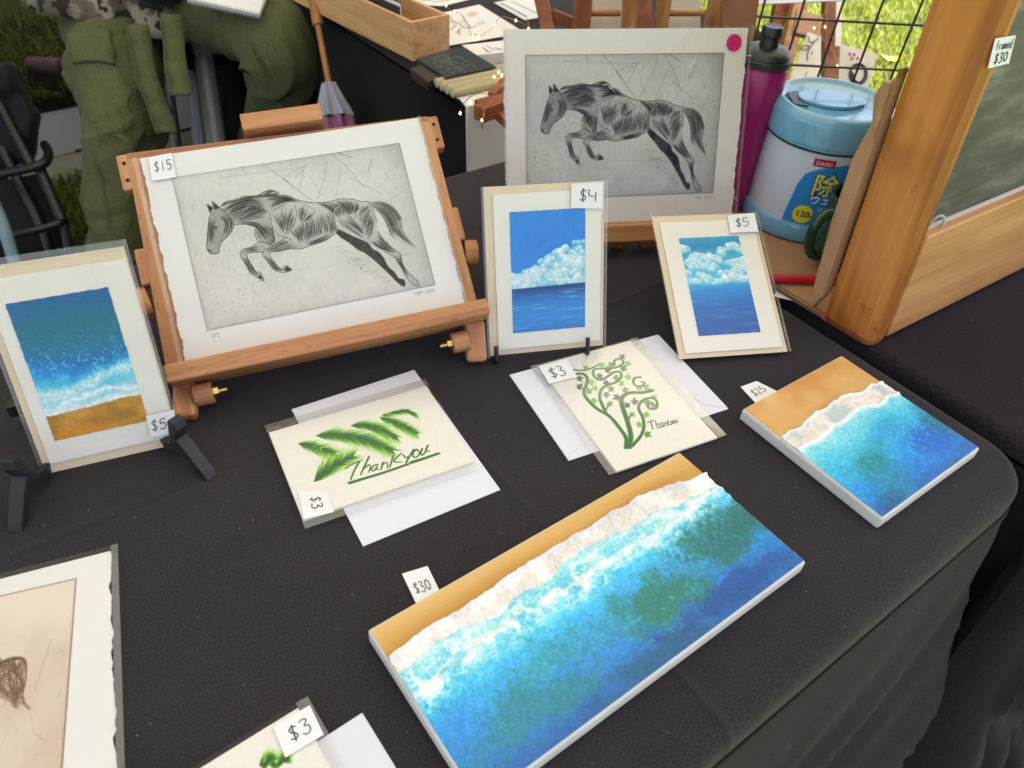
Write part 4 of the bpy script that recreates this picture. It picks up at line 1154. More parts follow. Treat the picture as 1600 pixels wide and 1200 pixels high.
    bundle(d_([(800, 430), (880, 520), (960, 580), (1080, 640)]), d_([(930, 340), (960, 420), (1000, 500), (1085, 610)]), 60, 3.2)
    bundle(d_([(1015, 640), (1040, 740), (1060, 850), (1090, 960)]), d_([(1085, 640), (1085, 740), (1100, 850), (1140, 960)]), 26, 3.4)
    # forelegs
    bundle(c_([(830, 320), (950, 280), (1060, 230), (1180, 240)]), c_([(900, 355), (1020, 352), (1120, 345), (1320, 348)]), 44, 2.8)
    bundle(c_([(815, 370), (850, 460), (890, 560), (1000, 620)]), c_([(890, 380), (920, 470), (960, 560), (1070, 605)]), 30, 3.2)
    bundle(c_([(580, 310), (640, 260), (740, 240), (860, 215)]), c_([(640, 330), (700, 310), (780, 320), (850, 330)]), 26, 2.8)
    bundle(c_([(575, 350), (605, 450), (630, 560), (735, 670)]), c_([(640, 350), (650, 450), (690, 560), (745, 650)]), 28, 3.2)
    bundle(c_([(870, 205), (900, 260), (930, 270)]), a_([(1000, 1080), (1000, 1150), (960, 1250)]), 20, 3.6)
    # head
    bundle(a_([(340, 740), (300, 860), (260, 1000)]) + c_([(225, 170)]), a_([(400, 740), (370, 860), (330, 1000)]) + c_([(290, 200)]), 40, 3.2)
    bundle(a_([(480, 700), (560, 820), (540, 950), (420, 1080)]), a_([(420, 760), (480, 850), (450, 960), (370, 1080)]), 50, 3.0)
    for ear in (a_([(345, 690), (338, 590), (388, 640)]), a_([(405, 660), (402, 560), (465, 655)])):
        m = polymask(f(ear), nx, ny); hat[m] = np.maximum(hat[m], .9)
    L(a_([(330, 905), (360, 890), (385, 905), (350, 920)]), 6, 5, 1); L(c_([(240, 195), (255, 215)]), 8, 6, .9)
    L(c_([(240, 240), (300, 258), (345, 240)]), 4, 3, .7)
    # hooves
    for hf in (c_([(690, 640), (735, 600), (750, 675)]), c_([(1000, 590), (1040, 550), (1085, 610), (1020, 622)]), d_([(975, 950), (1035, 960), (1030, 1030), (1000, 1028)])):
        m = polymask(f(hf), nx, ny); hat[m] = np.maximum(hat[m], .75)
    # outline of everything
    for poly, w in ((HEAD, 3.4), (FAR, 4), (LEGN[:18], 3), (LEGF[:20], 3), (THIGH[8:-4], 3.2), (BODY[:14], 3.4), (NECK[1:9], 3), (NECK[-9:], 3)):
        L(poly, w, w, .85)
    L(d_([(430, 238), (300, 308), (100, 350)]), 4, 3, .9); L(c_([(1330, 350), (1250, 365), (1150, 350)]), 4, 3, .8)
    # far hind leg, inked solid
    cov = np.maximum(cov, masks['far'] * (.80 + .18 * fbm(X * 60, Y * 60, 2, 321)))
    # tail
    bundle(b_([(930, 875), (1080, 890), (1190, 980), (1240, 1130)]) + d_([(1240, 200), (1220, 350)]), b_([(930, 900), (990, 980), (1040, 1100)]) + d_([(1055, 250), (1060, 380), (1130, 470)]), 90, 3.0, frag=(.5, 1))
    bundle(d_([(1070, 100), (1110, 300), (1180, 450), (1310, 600)]), d_([(1235, 150), (1210, 330), (1240, 460), (1310, 600)]), 34, 2.8, frag=(.4, 1))
    base = np.maximum(base, blur(polymask(f(b_([(930, 875), (1080, 890), (1190, 980), (1240, 1130)]) + d_([(1240, 200), (1220, 350), (1310, 600), (1200, 520), (1110, 460), (1060, 380), (1050, 200)]) + b_([(1020, 1050)])), nx, ny).astype(float), 1) * .10)
    # light lines scraped back between the muscles
    bundle(a_([(560, 850), (700, 720), (860, 640), (1000, 740)]), a_([(580, 880), (720, 840), (860, 780), (1000, 780)]), 24, 2.6, (.6, .9), (.2, .6), lit)
    bundle(a_([(1330, 1000), (1300, 1100), (1250, 1200)]) + c_([(1240, 340)]), b_([(480, 900), (470, 1050), (470, 1150)]) + d_([(440, 235)]), 60, 2.8, (.5, .95), (.2, .6), lit)
    bundle(b_([(740, 1050), (800, 990), (880, 950), (945, 930)]), d_([(790, 380), (850, 290), (900, 190), (940, 120)]), 40, 2.8, (.5, .95), (.2, .6), lit)
    bundle(d_([(490, 100), (560, 200), (660, 300), (765, 400)]), d_([(560, 40), (640, 150), (720, 270), (770, 370)]), 24, 3.4, (.7, 1), (.3, .8), lit)
    for pts in (a_([(1020, 830), (1010, 1000), (1060, 1120), (1130, 1150)]), a_([(1310, 760), (1300, 880), (1240, 1000), (1140, 1120)]), a_([(1350, 1000), (1430, 930), (1510, 890), (1430, 790)]), b_([(480, 960), (560, 870), (640, 990), (720, 1050)]), d_([(770, 390), (770, 280), (830, 180), (860, 100)]), a_([(330, 740), (370, 800), (330, 960)])):
        L(pts, 3.6, 2.2, .85, m=lit)
    for pts in (a_([(1010, 830), (1000, 1000), (1050, 1130), (1130, 1165)]), a_([(1320, 760), (1310, 880), (1250, 1010), (1150, 1130)]), a_([(1340, 1010), (1430, 945), (1525, 885), (1440, 780)]), b_([(470, 960), (550, 860), (640, 1000), (715, 1060)]), b_([(720, 1060), (760, 960), (860, 920)])):
        L(pts, 3.0, 2.4, .8, m=hat)
    # initial under the foreleg
    L(c_([(780, 740), (850, 745), (800, 800), (890, 765)]), 3.4, 2, .8)
    hor = np.clip(np.maximum(base, hat * 1.15), 0, 1) * (1 - .85 * lit)
    D = 1 - (1 - tone) * (1 - .75 * soft) * (1 - strength * np.maximum(hor, cov * (1 - .4 * lit)))
    return np.clip(D, 0, 1)
def etch_colours(D, paper, ink):
    return np.array(paper) * (1 - D[..., None]) + np.array(ink) * D[..., None]

def horse_print(label, Mx, W, H, plate, D, seed, sleeve, tagfn, paper='etch_paper', note=('0/2', 'TBP 2021')):
    t = thing('horse_print', label, 'art print', Mx, 'prints of a leaping horse')
    MB().prism(deckle(-W / 2, 0, W / 2, H, .0016, 90, seed), .0, .0012).build('paper_sheet', paper, t)
    x0, y0, x1, y1 = plate
    # bevelled plate mark pressed into the sheet: a thin raised lip round the printed field
    if D is not None:
        col = etch_colours(D, (220, 217, 211), (24, 22, 20))
        e_ = grid_mesh('etched_horse', 1.0, 1.0, col, None, 'print', t, x0=0, y0=0, z0=0)
        ETCH.append(e_)
    else:
        e_ = ETCH[0].copy(); COL.objects.link(e_); e_.parent = t
        e_.material_slots[0].link = 'OBJECT'; e_.material_slots[0].material = M['print_dark']
    e_.location = (x0, y0, .0014); e_.scale = (x1 - x0, y1 - y0, 1)
    wr = MB(); letters(wr, note[0], x0 + .003, y0 - .0075, .0042, pen=.0004, z=.00135)
    wr.build('edition_note', 'pencil', t)
    wr = MB(); letters(wr, note[1], x1 - .022, y0 - .0065, .0036, w=.0027, pen=.0004, z=.00135)
    wr.build('signature', 'pencil', t)
    l, b, r_, tp = sleeve
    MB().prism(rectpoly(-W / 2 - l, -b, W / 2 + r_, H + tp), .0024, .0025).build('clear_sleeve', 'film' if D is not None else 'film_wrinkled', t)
    for q in (rectpoly(-W / 2 - l, -b, -W / 2 - l + .0035, H + tp), rectpoly(W / 2 + r_ - .0035, -b, W / 2 + r_, H + tp)):
        MB().prism(q, .0027, .0028).build('sleeve_edge', 'film_edge', t)
    tagfn(t)
    return t
PNX, PNY = 690, 467
D1 = etching(PNX, PNY, .90, 5)
D2 = None
ETCH = []

# --- first print on the table easel
M1 = face_m(-.171, .5525, .041, 18.5, 49.0, 5.0)
pts = [onface(M1, *p, .001) for p in [(220, 250), (652, 182), (730, 480), (290, 562)]]
W1 = ((pts[1][0] - pts[0][0]) + (pts[2][0] - pts[3][0])) / 2; H1 = ((pts[0][1] - pts[3][1]) + (pts[1][1] - pts[2][1])) / 2
cx1 = sum(p[0] for p in pts) / 4; cy1 = (pts[2][1] + pts[3][1]) / 2
M1 = M1 @ Matrix.Translation((cx1, cy1, 0))
pl = [onface(M1, *p, .0014) for p in [(267, 279), (624, 222), (681, 448), (324, 514)]]
plate1 = ((pl[0][0] + pl[3][0]) / 2, (pl[2][1] + pl[3][1]) / 2, (pl[1][0] + pl[2][0]) / 2, (pl[0][1] + pl[1][1]) / 2)
def tag1(t): price_tag(t, M1, [(232, 246), (268, 239), (275, 277), (238, 283)], .0032, '$15', gx=.14, gy=.34, h=.42, aspect=.27)
horse_print('large horse etching with a $15 tag on the beech table easel', M1, W1, H1, plate1, D1, 2, (.006, .001, .002, .001), tag1)
# --- second print behind
M2 = face_m(.118, .804, .036, 11.5, 21.0, .8)
pts = [onface(M2, *p, .001) for p in [(783, 47.5), (1167, 42), (1145, 334), (796, 360)]]
W2 = ((pts[1][0] - pts[0][0]) + (pts[2][0] - pts[3][0])) / 2; H2 = ((pts[0][1] - pts[3][1]) + (pts[1][1] - pts[2][1])) / 2
M2 = M2 @ Matrix.Translation((sum(p[0] for p in pts) / 4, (pts[2][1] + pts[3][1]) / 2, 0))
pl = [onface(M2, *p, .0014) for p in [(820, 86), (1132.6, 82), (1114, 302.4), (822.7, 312)]]
plate2 = ((pl[0][0] + pl[3][0]) / 2, (pl[2][1] + pl[3][1]) / 2, (pl[1][0] + pl[2][0]) / 2, (pl[0][1] + pl[1][1]) / 2)
def tag2(t):
    c = onface(M2, 1147, 67, .003)
    st = MB().lathe([(.0, .0), (.0088, .0), (.0088, .0003), (0, .0003)], 32, (c[0], c[1], .003)).build('round_sticker', 'pink', t)
    w = MB(); letters(w, '21', c[0] - .004, c[1] - .002, .005, w=.0035, pen=.0005, z=.0034, slant=.2); w.build('handwriting', 'ink', st)
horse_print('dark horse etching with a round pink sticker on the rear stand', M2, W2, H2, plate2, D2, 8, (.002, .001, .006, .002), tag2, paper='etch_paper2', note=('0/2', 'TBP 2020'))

# --- beech table easel under the first print
def lp(px, py, lz): return np.r_[onface(M1, px, py, lz), lz]
ez = -.0105
ea = thing('table_easel', 'beech wood table easel with brass bolts holding the left horse print', 'easel', M1)
hl = .0185
lt, lb = lp(219, 250, ez), lp(280, 575, ez)
rt, rb = lp(655, 196, ez), lp(735, 500, ez)
for a, b, nm in ((lt, lb, 0), (rt, rb, 1)):
    MB().bar(a, b, .020, .014, (0, 0, 1)).build('stile', 'beech_y', ea, bevel=.0015)
tl = lp(196, 246, ez + .0085); tr_ = lp(676, 188, ez + .0085)
MB().bar((lt[0] - .010, lt[1] - .004, ez), (rt[0] + .010, rt[1] - .004, ez), .019, .0135, (0, 0, 1)).build('top_rail', 'beech_x', ea, bevel=.0015)
for sx, top in ((lt, 0), (rt, 1)):
    c = MB().box((sx[0] + (.006 if top else -.006), sx[1] - .012, ez - .001), (.026, .034, .0145)).build('corner_block', 'beech_y', ea, bevel=.002)
    for dy in (0, -.016):
        MB().lathe([(0, 0), (.0016, 0), (.0016, .0006), (0, .0006)], 10, (sx[0] + (.013 if top else -.013), sx[1] - .004 + dy, ez + .0064)).build('pin_hole', 'seam', c)
for px, py, s_ in ((238, 417, -1), (703, 354, 1)):
    p = lp(px, py, ez)
    blk = MB().box((p[0], p[1], ez - .001), (.023, .034, .0145)).build('hinge_block', 'beech_y', ea, bevel=.002)
    MB().tube([(p[0] + s_ * .008, p[1] - .028, ez - .006), (p[0] + s_ * .021, p[1] - .030, ez - .006)], .0135, 20).build('knob', 'beech_x', blk, smooth=40, bevel=.001)
# bottom ledge
ll, lr = lp(268, 583, .006), lp(754, 488, .006)
yb = (ll[1] + lr[1]) / 2
LED = [(ll[0] - .004, -.006), (lr[0] + .002, -.006)]
MB().box(((ll[0] + lr[0]) / 2, -.011, .006), (lr[0] - ll[0] + .004, .016, .046)).build('ledge', 'beech_x', ea, bevel=.002)
for sx, s_ in ((ll[0] + .008, 1), (lr[0] - .008, -1)):
    # foot: runs from the ledge down to the cloth
    A = np.array(M1)
    top = np.array([sx, -.016, -.004])
    wtop = A[:3, :3] @ top + A[:3, 3]
    wb = bp(290 if s_ > 0 else 745, 655 if s_ > 0 else 566, .005)
    bot = toloc(M1, wb)
    upv = toloc(M1, np.array(A[:3, 3]) + A[:3, 0])
    MB().bar(top, bot, .014, .020, np.array([1.0, 0, 0])).build('foot', 'beech_y', ea, bevel=.004)
    m_ = top * .55 + bot * .45
    MB().tube([m_ + (s_ * .008, 0, .004), m_ + (s_ * .024, 0, .004)], .010, 22).build('hinge_barrel', 'beech_x', ea, smooth=40, bevel=.001)
    bo = MB().tube([m_ + (s_ * .024, 0, .004), m_ + (s_ * .029, 0, .004)], .0052, 6).build('bolt', 'brass', ea)
    MB().tube([m_ + (s_ * .029, 0, .004), m_ + (s_ * .036, 0, .004)], .0024, 12).build('bolt_end', 'brass', bo, smooth=40)
# sliding block and mast at the top
mx0, mx1 = lp(378, 196, ez), lp(502, 184, ez)
mc = (mx0 + mx1) / 2
yt = max(lt[1], rt[1])
MB().box((mc[0], yt + .014, ez + .003), (mx1[0] - mx0[0], .016, .030)).build('top_block', 'beech_x', ea, bevel=.0015)
MB().box((mc[0], (yt + .02) / 2, ez - .012), (.03, yt + .02, .008)).build('mast', 'beech_y', ea, bevel=.001)
# prop leg behind
A = np.array(M1); wt = A[:3, :3] @ np.array([mc[0], yt - .02, ez - .012]) + A[:3, 3]
foot = np.array([wt[0] - .03, wt[1] + .09, TZ + .006])
MB().bar((mc[0], yt - .02, ez - .018), toloc(M1, foot), .022, .010, (0, 0, 1)).build('prop_leg', 'beech_y', ea, bevel=.001)

# --- small stand under the second print
sd = thing('print_stand', 'small oak stand with two feet under the rear horse print', 'stand', M2)
MB().box((0, -.0105, .004), (.165, .020, .026)).build('ledge', 'oak_x', sd, bevel=.0015)
MB().box((-.06, .09, -.008), (.018, .20, .012)).build('upright', 'oak_z', sd, bevel=.001)
MB().box((.06, .09, -.008), (.018, .20, .012)).build('upright', 'oak_z', sd, bevel=.001)
for px in (962, 1008):
    w0 = bp(px, 384, .0); lo = toloc(M2, (w0[0], w0[1], TZ + .004))
    MB().bar((lo[0], -.018, -.004), lo, .016, .016, (1, 0, 0)).build('foot', 'oak_z', sd, bevel=.001)
w_ = np.array(M2) @ np.array([0, .17, -.015, 1]); MB().bar((0, .17, -.015), toloc(M2, (w_[0] - .02, w_[1] + .085, TZ + .006)), .02, .01).build('prop_leg', 'oak_z', sd, bevel=.001)

# ================================================================== standing cards
def puffs(img, x, y, spots, seed, lit=(243, 244, 242), shade=(128, 180, 214)):
    """dabbed cumulus: discs painted one over the other, bright on their upper left"""
    n1 = fbm(x * 30, y * 30, 3, seed); n2 = fbm(x * 12, y * 12, 3, seed + 3)
    for cx, cy, r_ in spots:
        dx = (x - cx) / r_; dy = (y - cy) / r_
        d = np.hypot(dx, dy) + .45 * (n1 - .5) + .5 * (n2 - .5)
        a = 1 - sst(.78, 1.0, d)
        sh = np.clip(.5 + .55 * (dy + .25 * dx) + .5 * (n1 - .5), 0, 1)
        c = np.array(lit)[None, None] * (1 - sh[..., None]) + np.array(shade)[None, None] * sh[..., None]
        al = (a * .85 * (1 - sst(.1, 1.1, dy)))[..., None]
        img = img * (1 - al) + c * al
    return img
def clouds_M(nx, ny):
    u, v = np.meshgrid(np.linspace(0, 1, nx), np.linspace(0, 1, ny)); x = u; y = v * 1.55
    rs = np.random.RandomState(41)
    img = ramp(v + .03 * (fbm(x * 2, y * 22, 3, 401) - .5), [(0, (6, 128, 224)), (.3, (6, 124, 224)), (.6, (20, 136, 228))])
    top = lambda q: np.interp(q, [0, .12, .22, .30, .42, .55, .66, .8, .92, 1.0], [.50, .50, .475, .42, .385, .325, .315, .27, .225, .23]) * 1.55
    fill = sst(-.01, .05, y - top(u) - .05 + .05 * (fbm(x * 9, y * 9, 3, 403) - .5))
    img = img * (1 - fill[..., None]) + ramp(fbm(x * 7, y * 9, 4, 407), [(.3, (104, 172, 216)), (.6, (168, 206, 226))]) * fill[..., None]
    sp = []
    for k in range(150):
        q = rs.uniform(-.03, 1.03); dep = rs.uniform(0, 1) ** 1.3
        yy = top(q) + .035 + dep * (.95 - top(q)); sp.append((q, yy, rs.uniform(.035, .085) * (.8 + .5 * dep)))
    sp.sort(key=lambda t_: t_[1])
    img = puffs(img, x, y, sp, 411)
    sea = sst(.616, .622, v + .012 * (u - .5))
    sc = ramp(v + .02 * (fbm(x * 2, y * 40, 3, 413) - .5), [(.61, (10, 42, 120)), (.67, (10, 80, 168)), (.76, (14, 122, 214)), (.9, (16, 128, 216)), (1, (20, 116, 200))])
    st = sst(.62, .72, fbm(x * 2.5, y * 75, 3, 415)) * sst(.63, .68, v) * .55
    sc = mixc(sc, (150, 196, 228), st)
    img = img * (1 - sea[..., None]) + sc * sea[..., None]
    return img * (.95 + .1 * fbm(x * 26, y * 26, 3, 409))[..., None]
def clouds_R(nx, ny):
    u, v = np.meshgrid(np.linspace(0, 1, nx), np.linspace(0, 1, ny)); x = u; y = v * 1.6
    rs = np.random.RandomState(52); fine = fbm(x * 26, y * 26, 3, 505)
    img = ramp(v + .03 * (fbm(x * 2, y * 14, 3, 501) - .5), [(0, (66, 156, 204)), (.1, (48, 134, 192)), (.2, (84, 164, 210)), (.5, (120, 190, 230))])
    sp = []
    for lv, amp in ((.15, .05), (.23, .05), (.31, .05), (.39, .04), (.45, .03)):
        ph = rs.uniform(0, 6)
        for k in range(26):
            q = rs.uniform(-.05, 1.05); sp.append((q, (lv + amp * math.sin(q * 7 + ph) + rs.uniform(0, .05)) * 1.6, rs.uniform(.045, .10)))
    sp.sort(key=lambda t_: t_[1])
    img = puffs(img, x, y, sp, 511, (240, 242, 242), (126, 182, 218))
    fo = sst(.475, .515, v + .03 * (fbm(x * 14, y * 14, 3, 517) - .5))
    sc = ramp(v + .025 * (fbm(x * 2, y * 26, 3, 519) - .5), [(.5, (60, 152, 220)), (.58, (28, 130, 212)), (.72, (16, 96, 186)), (1, (14, 80, 168))])
    sc = mixc(sc, (110, 170, 224), .4 * sst(.62, .74, fbm(x * 2.2, y * 46, 3, 521)))
    img = img * (1 - fo[..., None]) + sc * fo[..., None]
    return img * (.95 + .1 * fine)[..., None]
def beach_L(nx, ny):
    u, v = np.meshgrid(np.linspace(0, 1, nx), np.linspace(0, 1, ny)); x = u; y = v * 1.5
    big = fbm(x * 3, y * 3, 4, 601); fine = fbm(x * 40, y * 40, 3, 603); med = fbm(x * 10, y * 10, 4, 605)
    img = ramp(v + .16 * (big - .5) + .06 * (med - .5), [(0, (12, 92, 160)), (.16, (8, 106, 142)), (.32, (10, 114, 156)), (.45, (12, 110, 182)), (.52, (18, 132, 214)), (.58, (90, 176, 224)), (.66, (166, 208, 226)), (.8, (190, 218, 228))])
    img = mixc(img, (120, 186, 232), .8 * sst(.60, .74, fine + .25 * (med - .5)) * np.exp(-((v - .47) / .11) ** 2))
    sl = .815 - .03 * u + .02 * (fbm(x * 5, y * 0, 3, 607) - .5)
    for t, w, a in ((.66 - .07 * u + .03 * np.sin(u * 5), .052, .8), (.745 - .03 * u + .02 * np.sin(u * 6 + 1), .020, .9), (sl - .012, .022, 1)):
        t = t + .07 * (fbm(x * 9, y * 9, 4, 609) - .5)
        img = mixc(img, (238, 240, 240), a * np.exp(-((v - t) / w) ** 2) * (.6 + .8 * fine))
    s = sst(-.004, .008, v - sl)
    sc = ramp(fbm(x * 5, y * 8, 4, 611) + .5 * (v - .88), [(.3, (166, 118, 44)), (.5, (190, 134, 42)), (.7, (206, 146, 62))])
    sc = mixc(sc, (222, 136, 24), .7 * np.exp(-((u - .3) / .3) ** 2 - ((v - .96) / .04) ** 2))
    img = img * (1 - s[..., None]) + sc * s[..., None]
    h = .0006 * (ridge(x * 12, y * 12, 4, 613) - .4) * sst(.5, .6, v) * (1 - s) + .0002 * (fine - .5)
    return img * (.93 + .14 * fine)[..., None], h
def standing_card(label, Mx, backing, card, pic, img, hgt, tagq, tagtxt, kw, sheet='cream2', pad=(.003, .001, .002, .001), rag=False):
    img = azure(img)
    q = [onface(Mx, *p, .0006) for p in backing]
    x0 = (q[0][0] + q[3][0]) / 2; x1 = (q[1][0] + q[2][0]) / 2; y0 = min(q[2][1], q[3][1]); y1 = (q[0][1] + q[1][1]) / 2
    t = thing('painted_card', label, 'greeting card', Mx, 'painted seascape cards on stands')
    MB().prism(rectpoly(x0, y0, x1, y1), 0, .0012).build('beige_envelope', 'env_beige', t, bevel=.0003)
    k = [onface(Mx, *p, .0026) for p in card]
    a0 = (k[0][0] + k[3][0]) / 2; a1 = (k[1][0] + k[2][0]) / 2; b0 = (k[2][1] + k[3][1]) / 2; b1 = (k[0][1] + k[1][1]) / 2
    MB().prism(rectpoly(a0, b0, a1, b1), .0016, .0028).build('card_sheet', sheet, t, bevel=.0003)
    p = [onface(Mx, *c, .003) for c in pic]
    c0 = (p[0][0] + p[3][0]) / 2; c1 = (p[1][0] + p[2][0]) / 2; d0 = (p[2][1] + p[3][1]) / 2; d1 = (p[0][1] + p[1][1]) / 2
    o = grid_mesh('painted_seascape', c1 - c0, d1 - d0, img, hgt, 'paint_matt' if rag else 'paint', t, x0=c0, y0=d0, z0=.0031)
    # paint edges are not ruler straight
    me = o.data; n = len(me.vertices); co = np.empty(n * 3, np.float32); me.vertices.foreach_get('co', co); co = co.reshape(-1, 3)
    ny, nx = img.shape[:2]; g = co.reshape(ny, nx, 3)
    w = .0006 if not rag else .0011
    for e, ax, sg in ((g[:, :2], 0, 1), (g[:, -2:], 0, 1)): e[..., 0] += w * (fbm(np.arange(ny)[:, None] * .09, np.full((ny, 1), 3.3 + sg), 3, 701) - .5)
    for e in (g[:2], g[-2:]): e[..., 1] += w * (fbm(np.arange(nx)[None, :] * .09, np.full((1, nx), 5.3), 3, 703) - .5)
    me.vertices.foreach_set('co', co.ravel())
    l, b, r_, tp = pad
    MB().prism(rectpoly(x0 - l, y0 - b, x1 + r_, y1 + tp), .0046, .0047).build('clear_sleeve', 'film', t)
    for qd in (rectpoly(x0 - l, y0 - b, x0 - l + .0025, y1 + tp), rectpoly(x1 + r_ - .0025, y0 - b, x1 + r_, y1 + tp)) + ((rectpoly(x0 - l, y1, x1 + r_, y1 + tp),) if tp > .003 else ()):
        MB().prism(qd, .0048, .0049).build('sleeve_edge', 'film_edge', t)
    price_tag(t, Mx, tagq, .0052, tagtxt, **kw)
    return t, (x0, y0, x1, y1)
MM = face_m(.0325, .594, .005, 15.1, 22.7, 0)
_, bm_ = standing_card('small painted card of white clouds over blue sea with the $4 tag', MM, [(754, 292), (945, 283), (941.5, 539), (766.5, 556)], [(769, 305), (940, 294), (937, 532), (780, 546.5)], [(795, 330), (915, 326), (914, 510.6), (802.5, 521)], clouds_M(200, 310), None, [(893, 287), (942, 284), (942, 326), (892, 325)], '$4', dict(gx=.22, gy=.28, h=.48, aspect=.30))
MR = face_m(.222, .608, .005, 12.5, 60.5, 0)
_, br_ = standing_card('small painted card of layered clouds leaning far back at the right', MR, [(1017.5, 340), (1177.5, 332), (1230.6, 549.7), (1063, 560.6)], [(1030.6, 349.7), (1177, 340), (1219.7, 541), (1071, 554)], [(1061, 372.5), (1155, 368), (1187.5, 519), (1091.6, 525)], clouds_R(200, 320), None, [(1137, 337), (1179, 333), (1185, 362), (1141, 364)], '$5', dict(gx=.20, gy=.30, h=.50, aspect=.27))
ML = face_m(-.326, .418, .030, 24.8, 19.5, .4)
iL, hL = beach_L(220, 330)
_, bl_ = standing_card('painted card of teal sea and ochre sand at the left edge', ML, [(-8, 420), (196, 380), (276, 682), (38, 748)], [(-2, 438), (200, 400), (272, 680), (56, 732)], [(8, 475), (168, 449), (233, 657), (86, 689)], iL, hL, [(228, 650), (272, 640), (276, 675), (236, 684)], '$5', dict(gx=.06, gy=.28, h=.48, aspect=.32), sheet='cream', pad=(.002, .0015, .003, .006), rag=True)

# stands for the cards
def wire_stand(label, Mx, box, group, pegs, lip=True):
    t = thing('wire_card_stand', label, 'stand', Mx, group)
    x0, y0, x1, y1 = box
    for fx in pegs:
        x = x0 + (x1 - x0) * fx
        path = [(x, y0 + .11, -.004), (x, y0 + .05, -.004), (x, y0 - .0022, -.004), (x, y0 - .0045, .002), (x, y0 - .0035, .011), (x, y0 + .004, .0125), (x, y0 + .013, .0125)]
        if not lip: path = path[:2] + [(x, y0 + .004, -.004)]
        MB().tube(smooth_line(path, 4), .0023, 10).build('peg', 'black_wire', t, smooth=60)
    xm = (x0 + x1) / 2
    MB().tube([(x0 + (x1 - x0) * pegs[0], y0 + .05, -.0045), (x0 + (x1 - x0) * pegs[1], y0 + .05, -.0045)], .0022, 8).build('cross_wire', 'black_wire', t, smooth=60)
    w0 = np.array(Mx) @ np.array([xm, y0 + .10, -.006, 1])
    n = np.array(Mx)[:3, 2]; n = np.array([-n[0], -n[1], 0]); n /= np.linalg.norm(n)
    foot = np.array([w0[0], w0[1], TZ + .004]) + n * .045
    MB().tube([(x0 + (x1 - x0) * pegs[0], y0 + .11, -.0045), (xm, y0 + .112, -.0055), (x0 + (x1 - x0) * pegs[1], y0 + .11, -.0045)], .0022, 8).build('top_wire', 'black_wire', t, smooth=60)
    MB().tube([(xm, y0 + .11, -.007), toloc(Mx, foot)], .0023, 8).build('prop_wire', 'black_wire', t, smooth=60)
wire_stand('black wire stand holding the $4 cloud card', MM, bm_, 'black wire card stands', (.035, .83))
wire_stand('black wire stand hidden behind the $5 cloud card', MR, br_, 'black wire card stands', (.2, .8), False)
ps = thing('plate_stand', 'black wooden folding stand under the beach card at the left edge', 'stand', at(-.326, .418, 0, 24.8))
prof = [(-.165, .0), (-.160, .008), (-.030, .012), (-.006, .020), (.002, .050), (.010, .052), (.012, .044), (.006, .030), (.016, .022), (.032, .006), (.036, .0), (.026, .0), (.012, .012), (-.02, .004), (-.06, .002), (-.10, .003), (-.14, .0)]
Rl = np.array(ps.matrix_world)
for (px, py), ang in (((331, 745), 33), ((24, 828), -22)):
    tip = np.linalg.inv(Rl) @ np.r_[bp(px, py, .001), 1]
    ca, sa = math.cos(R(ang)), math.sin(R(ang))
    mb = MB(); n = len(prof)
    V = []
    for off in (-.0055, .0055):
        for fwd, z in prof:
            d = fwd - .034
            V.append((tip[0] + sa * d + ca * off, tip[1] - ca * d + sa * off, z))
    mb.add(V, [tuple(range(n)), tuple(reversed(range(n, 2 * n)))] + [(i, i + n, (i + 1) % n + n, (i + 1) % n) for i in range(n)])
    mb.build('stand_side', 'black_wood', ps, bevel=.0012)
MB().bar((-.075, .062, .02), (.075, .072, .02), .010, .012).build('cross_bar', 'black_wood', ps, bevel=.001)

# print at the left front corner (only its right side is in the photo)
PT = bp(173, 862, .001); ang = 24.7
Mb = Matrix.Translation((PT[0], PT[1], TZ + .0008)) @ Matrix.Rotation(R(ang), 4, 'Z')
bpn = thing('brown_print', 'sepia drypoint print with a scribbled brown tail, cut by the lower left corner', 'art print', Mb)
MB().prism(deckle(-.30, -.235, 0, 0, .0022, 90, 31, 'r'), 0, .0012).build('paper_sheet', 'etch_paper', bpn)
pc = onface(Mb, 120, 903, .0014)
nx, ny = 300, 260
X, Y = np.meshgrid(np.linspace(0, 1, nx), np.linspace(0, ny / nx, ny))
img = ramp(fbm(X * 4, Y * 4, 5, 801), [(.3, (206, 186, 168)), (.5, (216, 201, 186)), (.7, (226, 213, 200))])
img = mixc(img, (190, 150, 124), .5 * sst(.55, .8, fbm(X * 3, Y * 9, 4, 803)))
pw, ph = .215, .20
cov = np.zeros((ny, nx)); rs = np.random.RandomState(3)
def tp(px, py):
    x, y = onface(Mb, px, py, .0014); return ((x - pc[0] + pw) / pw * nx, (pc[1] - y) / ph * ny)
for i in range(46):
    a = tp(rs.uniform(-24, 47), 1036 + rs.uniform(-4, 6)); e = tp(36 + rs.normal(0, 5), 1096 + rs.normal(0, 5)); m_ = tp(rs.uniform(-6, 46), 1068 + rs.normal(0, 6))
    stroke(cov, smooth_line([a, m_, e], 6), 1.3, .9, rs.uniform(.5, 1))
for i in range(3): stroke(cov, smooth_line([tp(0, 1044), tp(20, 1031 + i * 2), tp(44, 1032 + i), tp(48, 1060), tp(44, 1092), tp(57, 1107)], 6), 1.6, 1.2, .9)
for i in range(140):
    x, y = rs.uniform(0, nx), rs.uniform(0, ny); a = rs.uniform(0, 3.1); ln = rs.exponential(9); stroke(cov, [(x, y), (x + math.cos(a) * ln, y + math.sin(a) * ln)], .8, .6, rs.uniform(.08, .3))
edge = np.minimum(np.minimum(X, 1 - X), np.minimum(Y, ny / nx - Y)); cov = np.maximum(cov, .7 * np.exp(-(edge / .004) ** 2))
img = mixc(img, (92, 58, 36), cov)
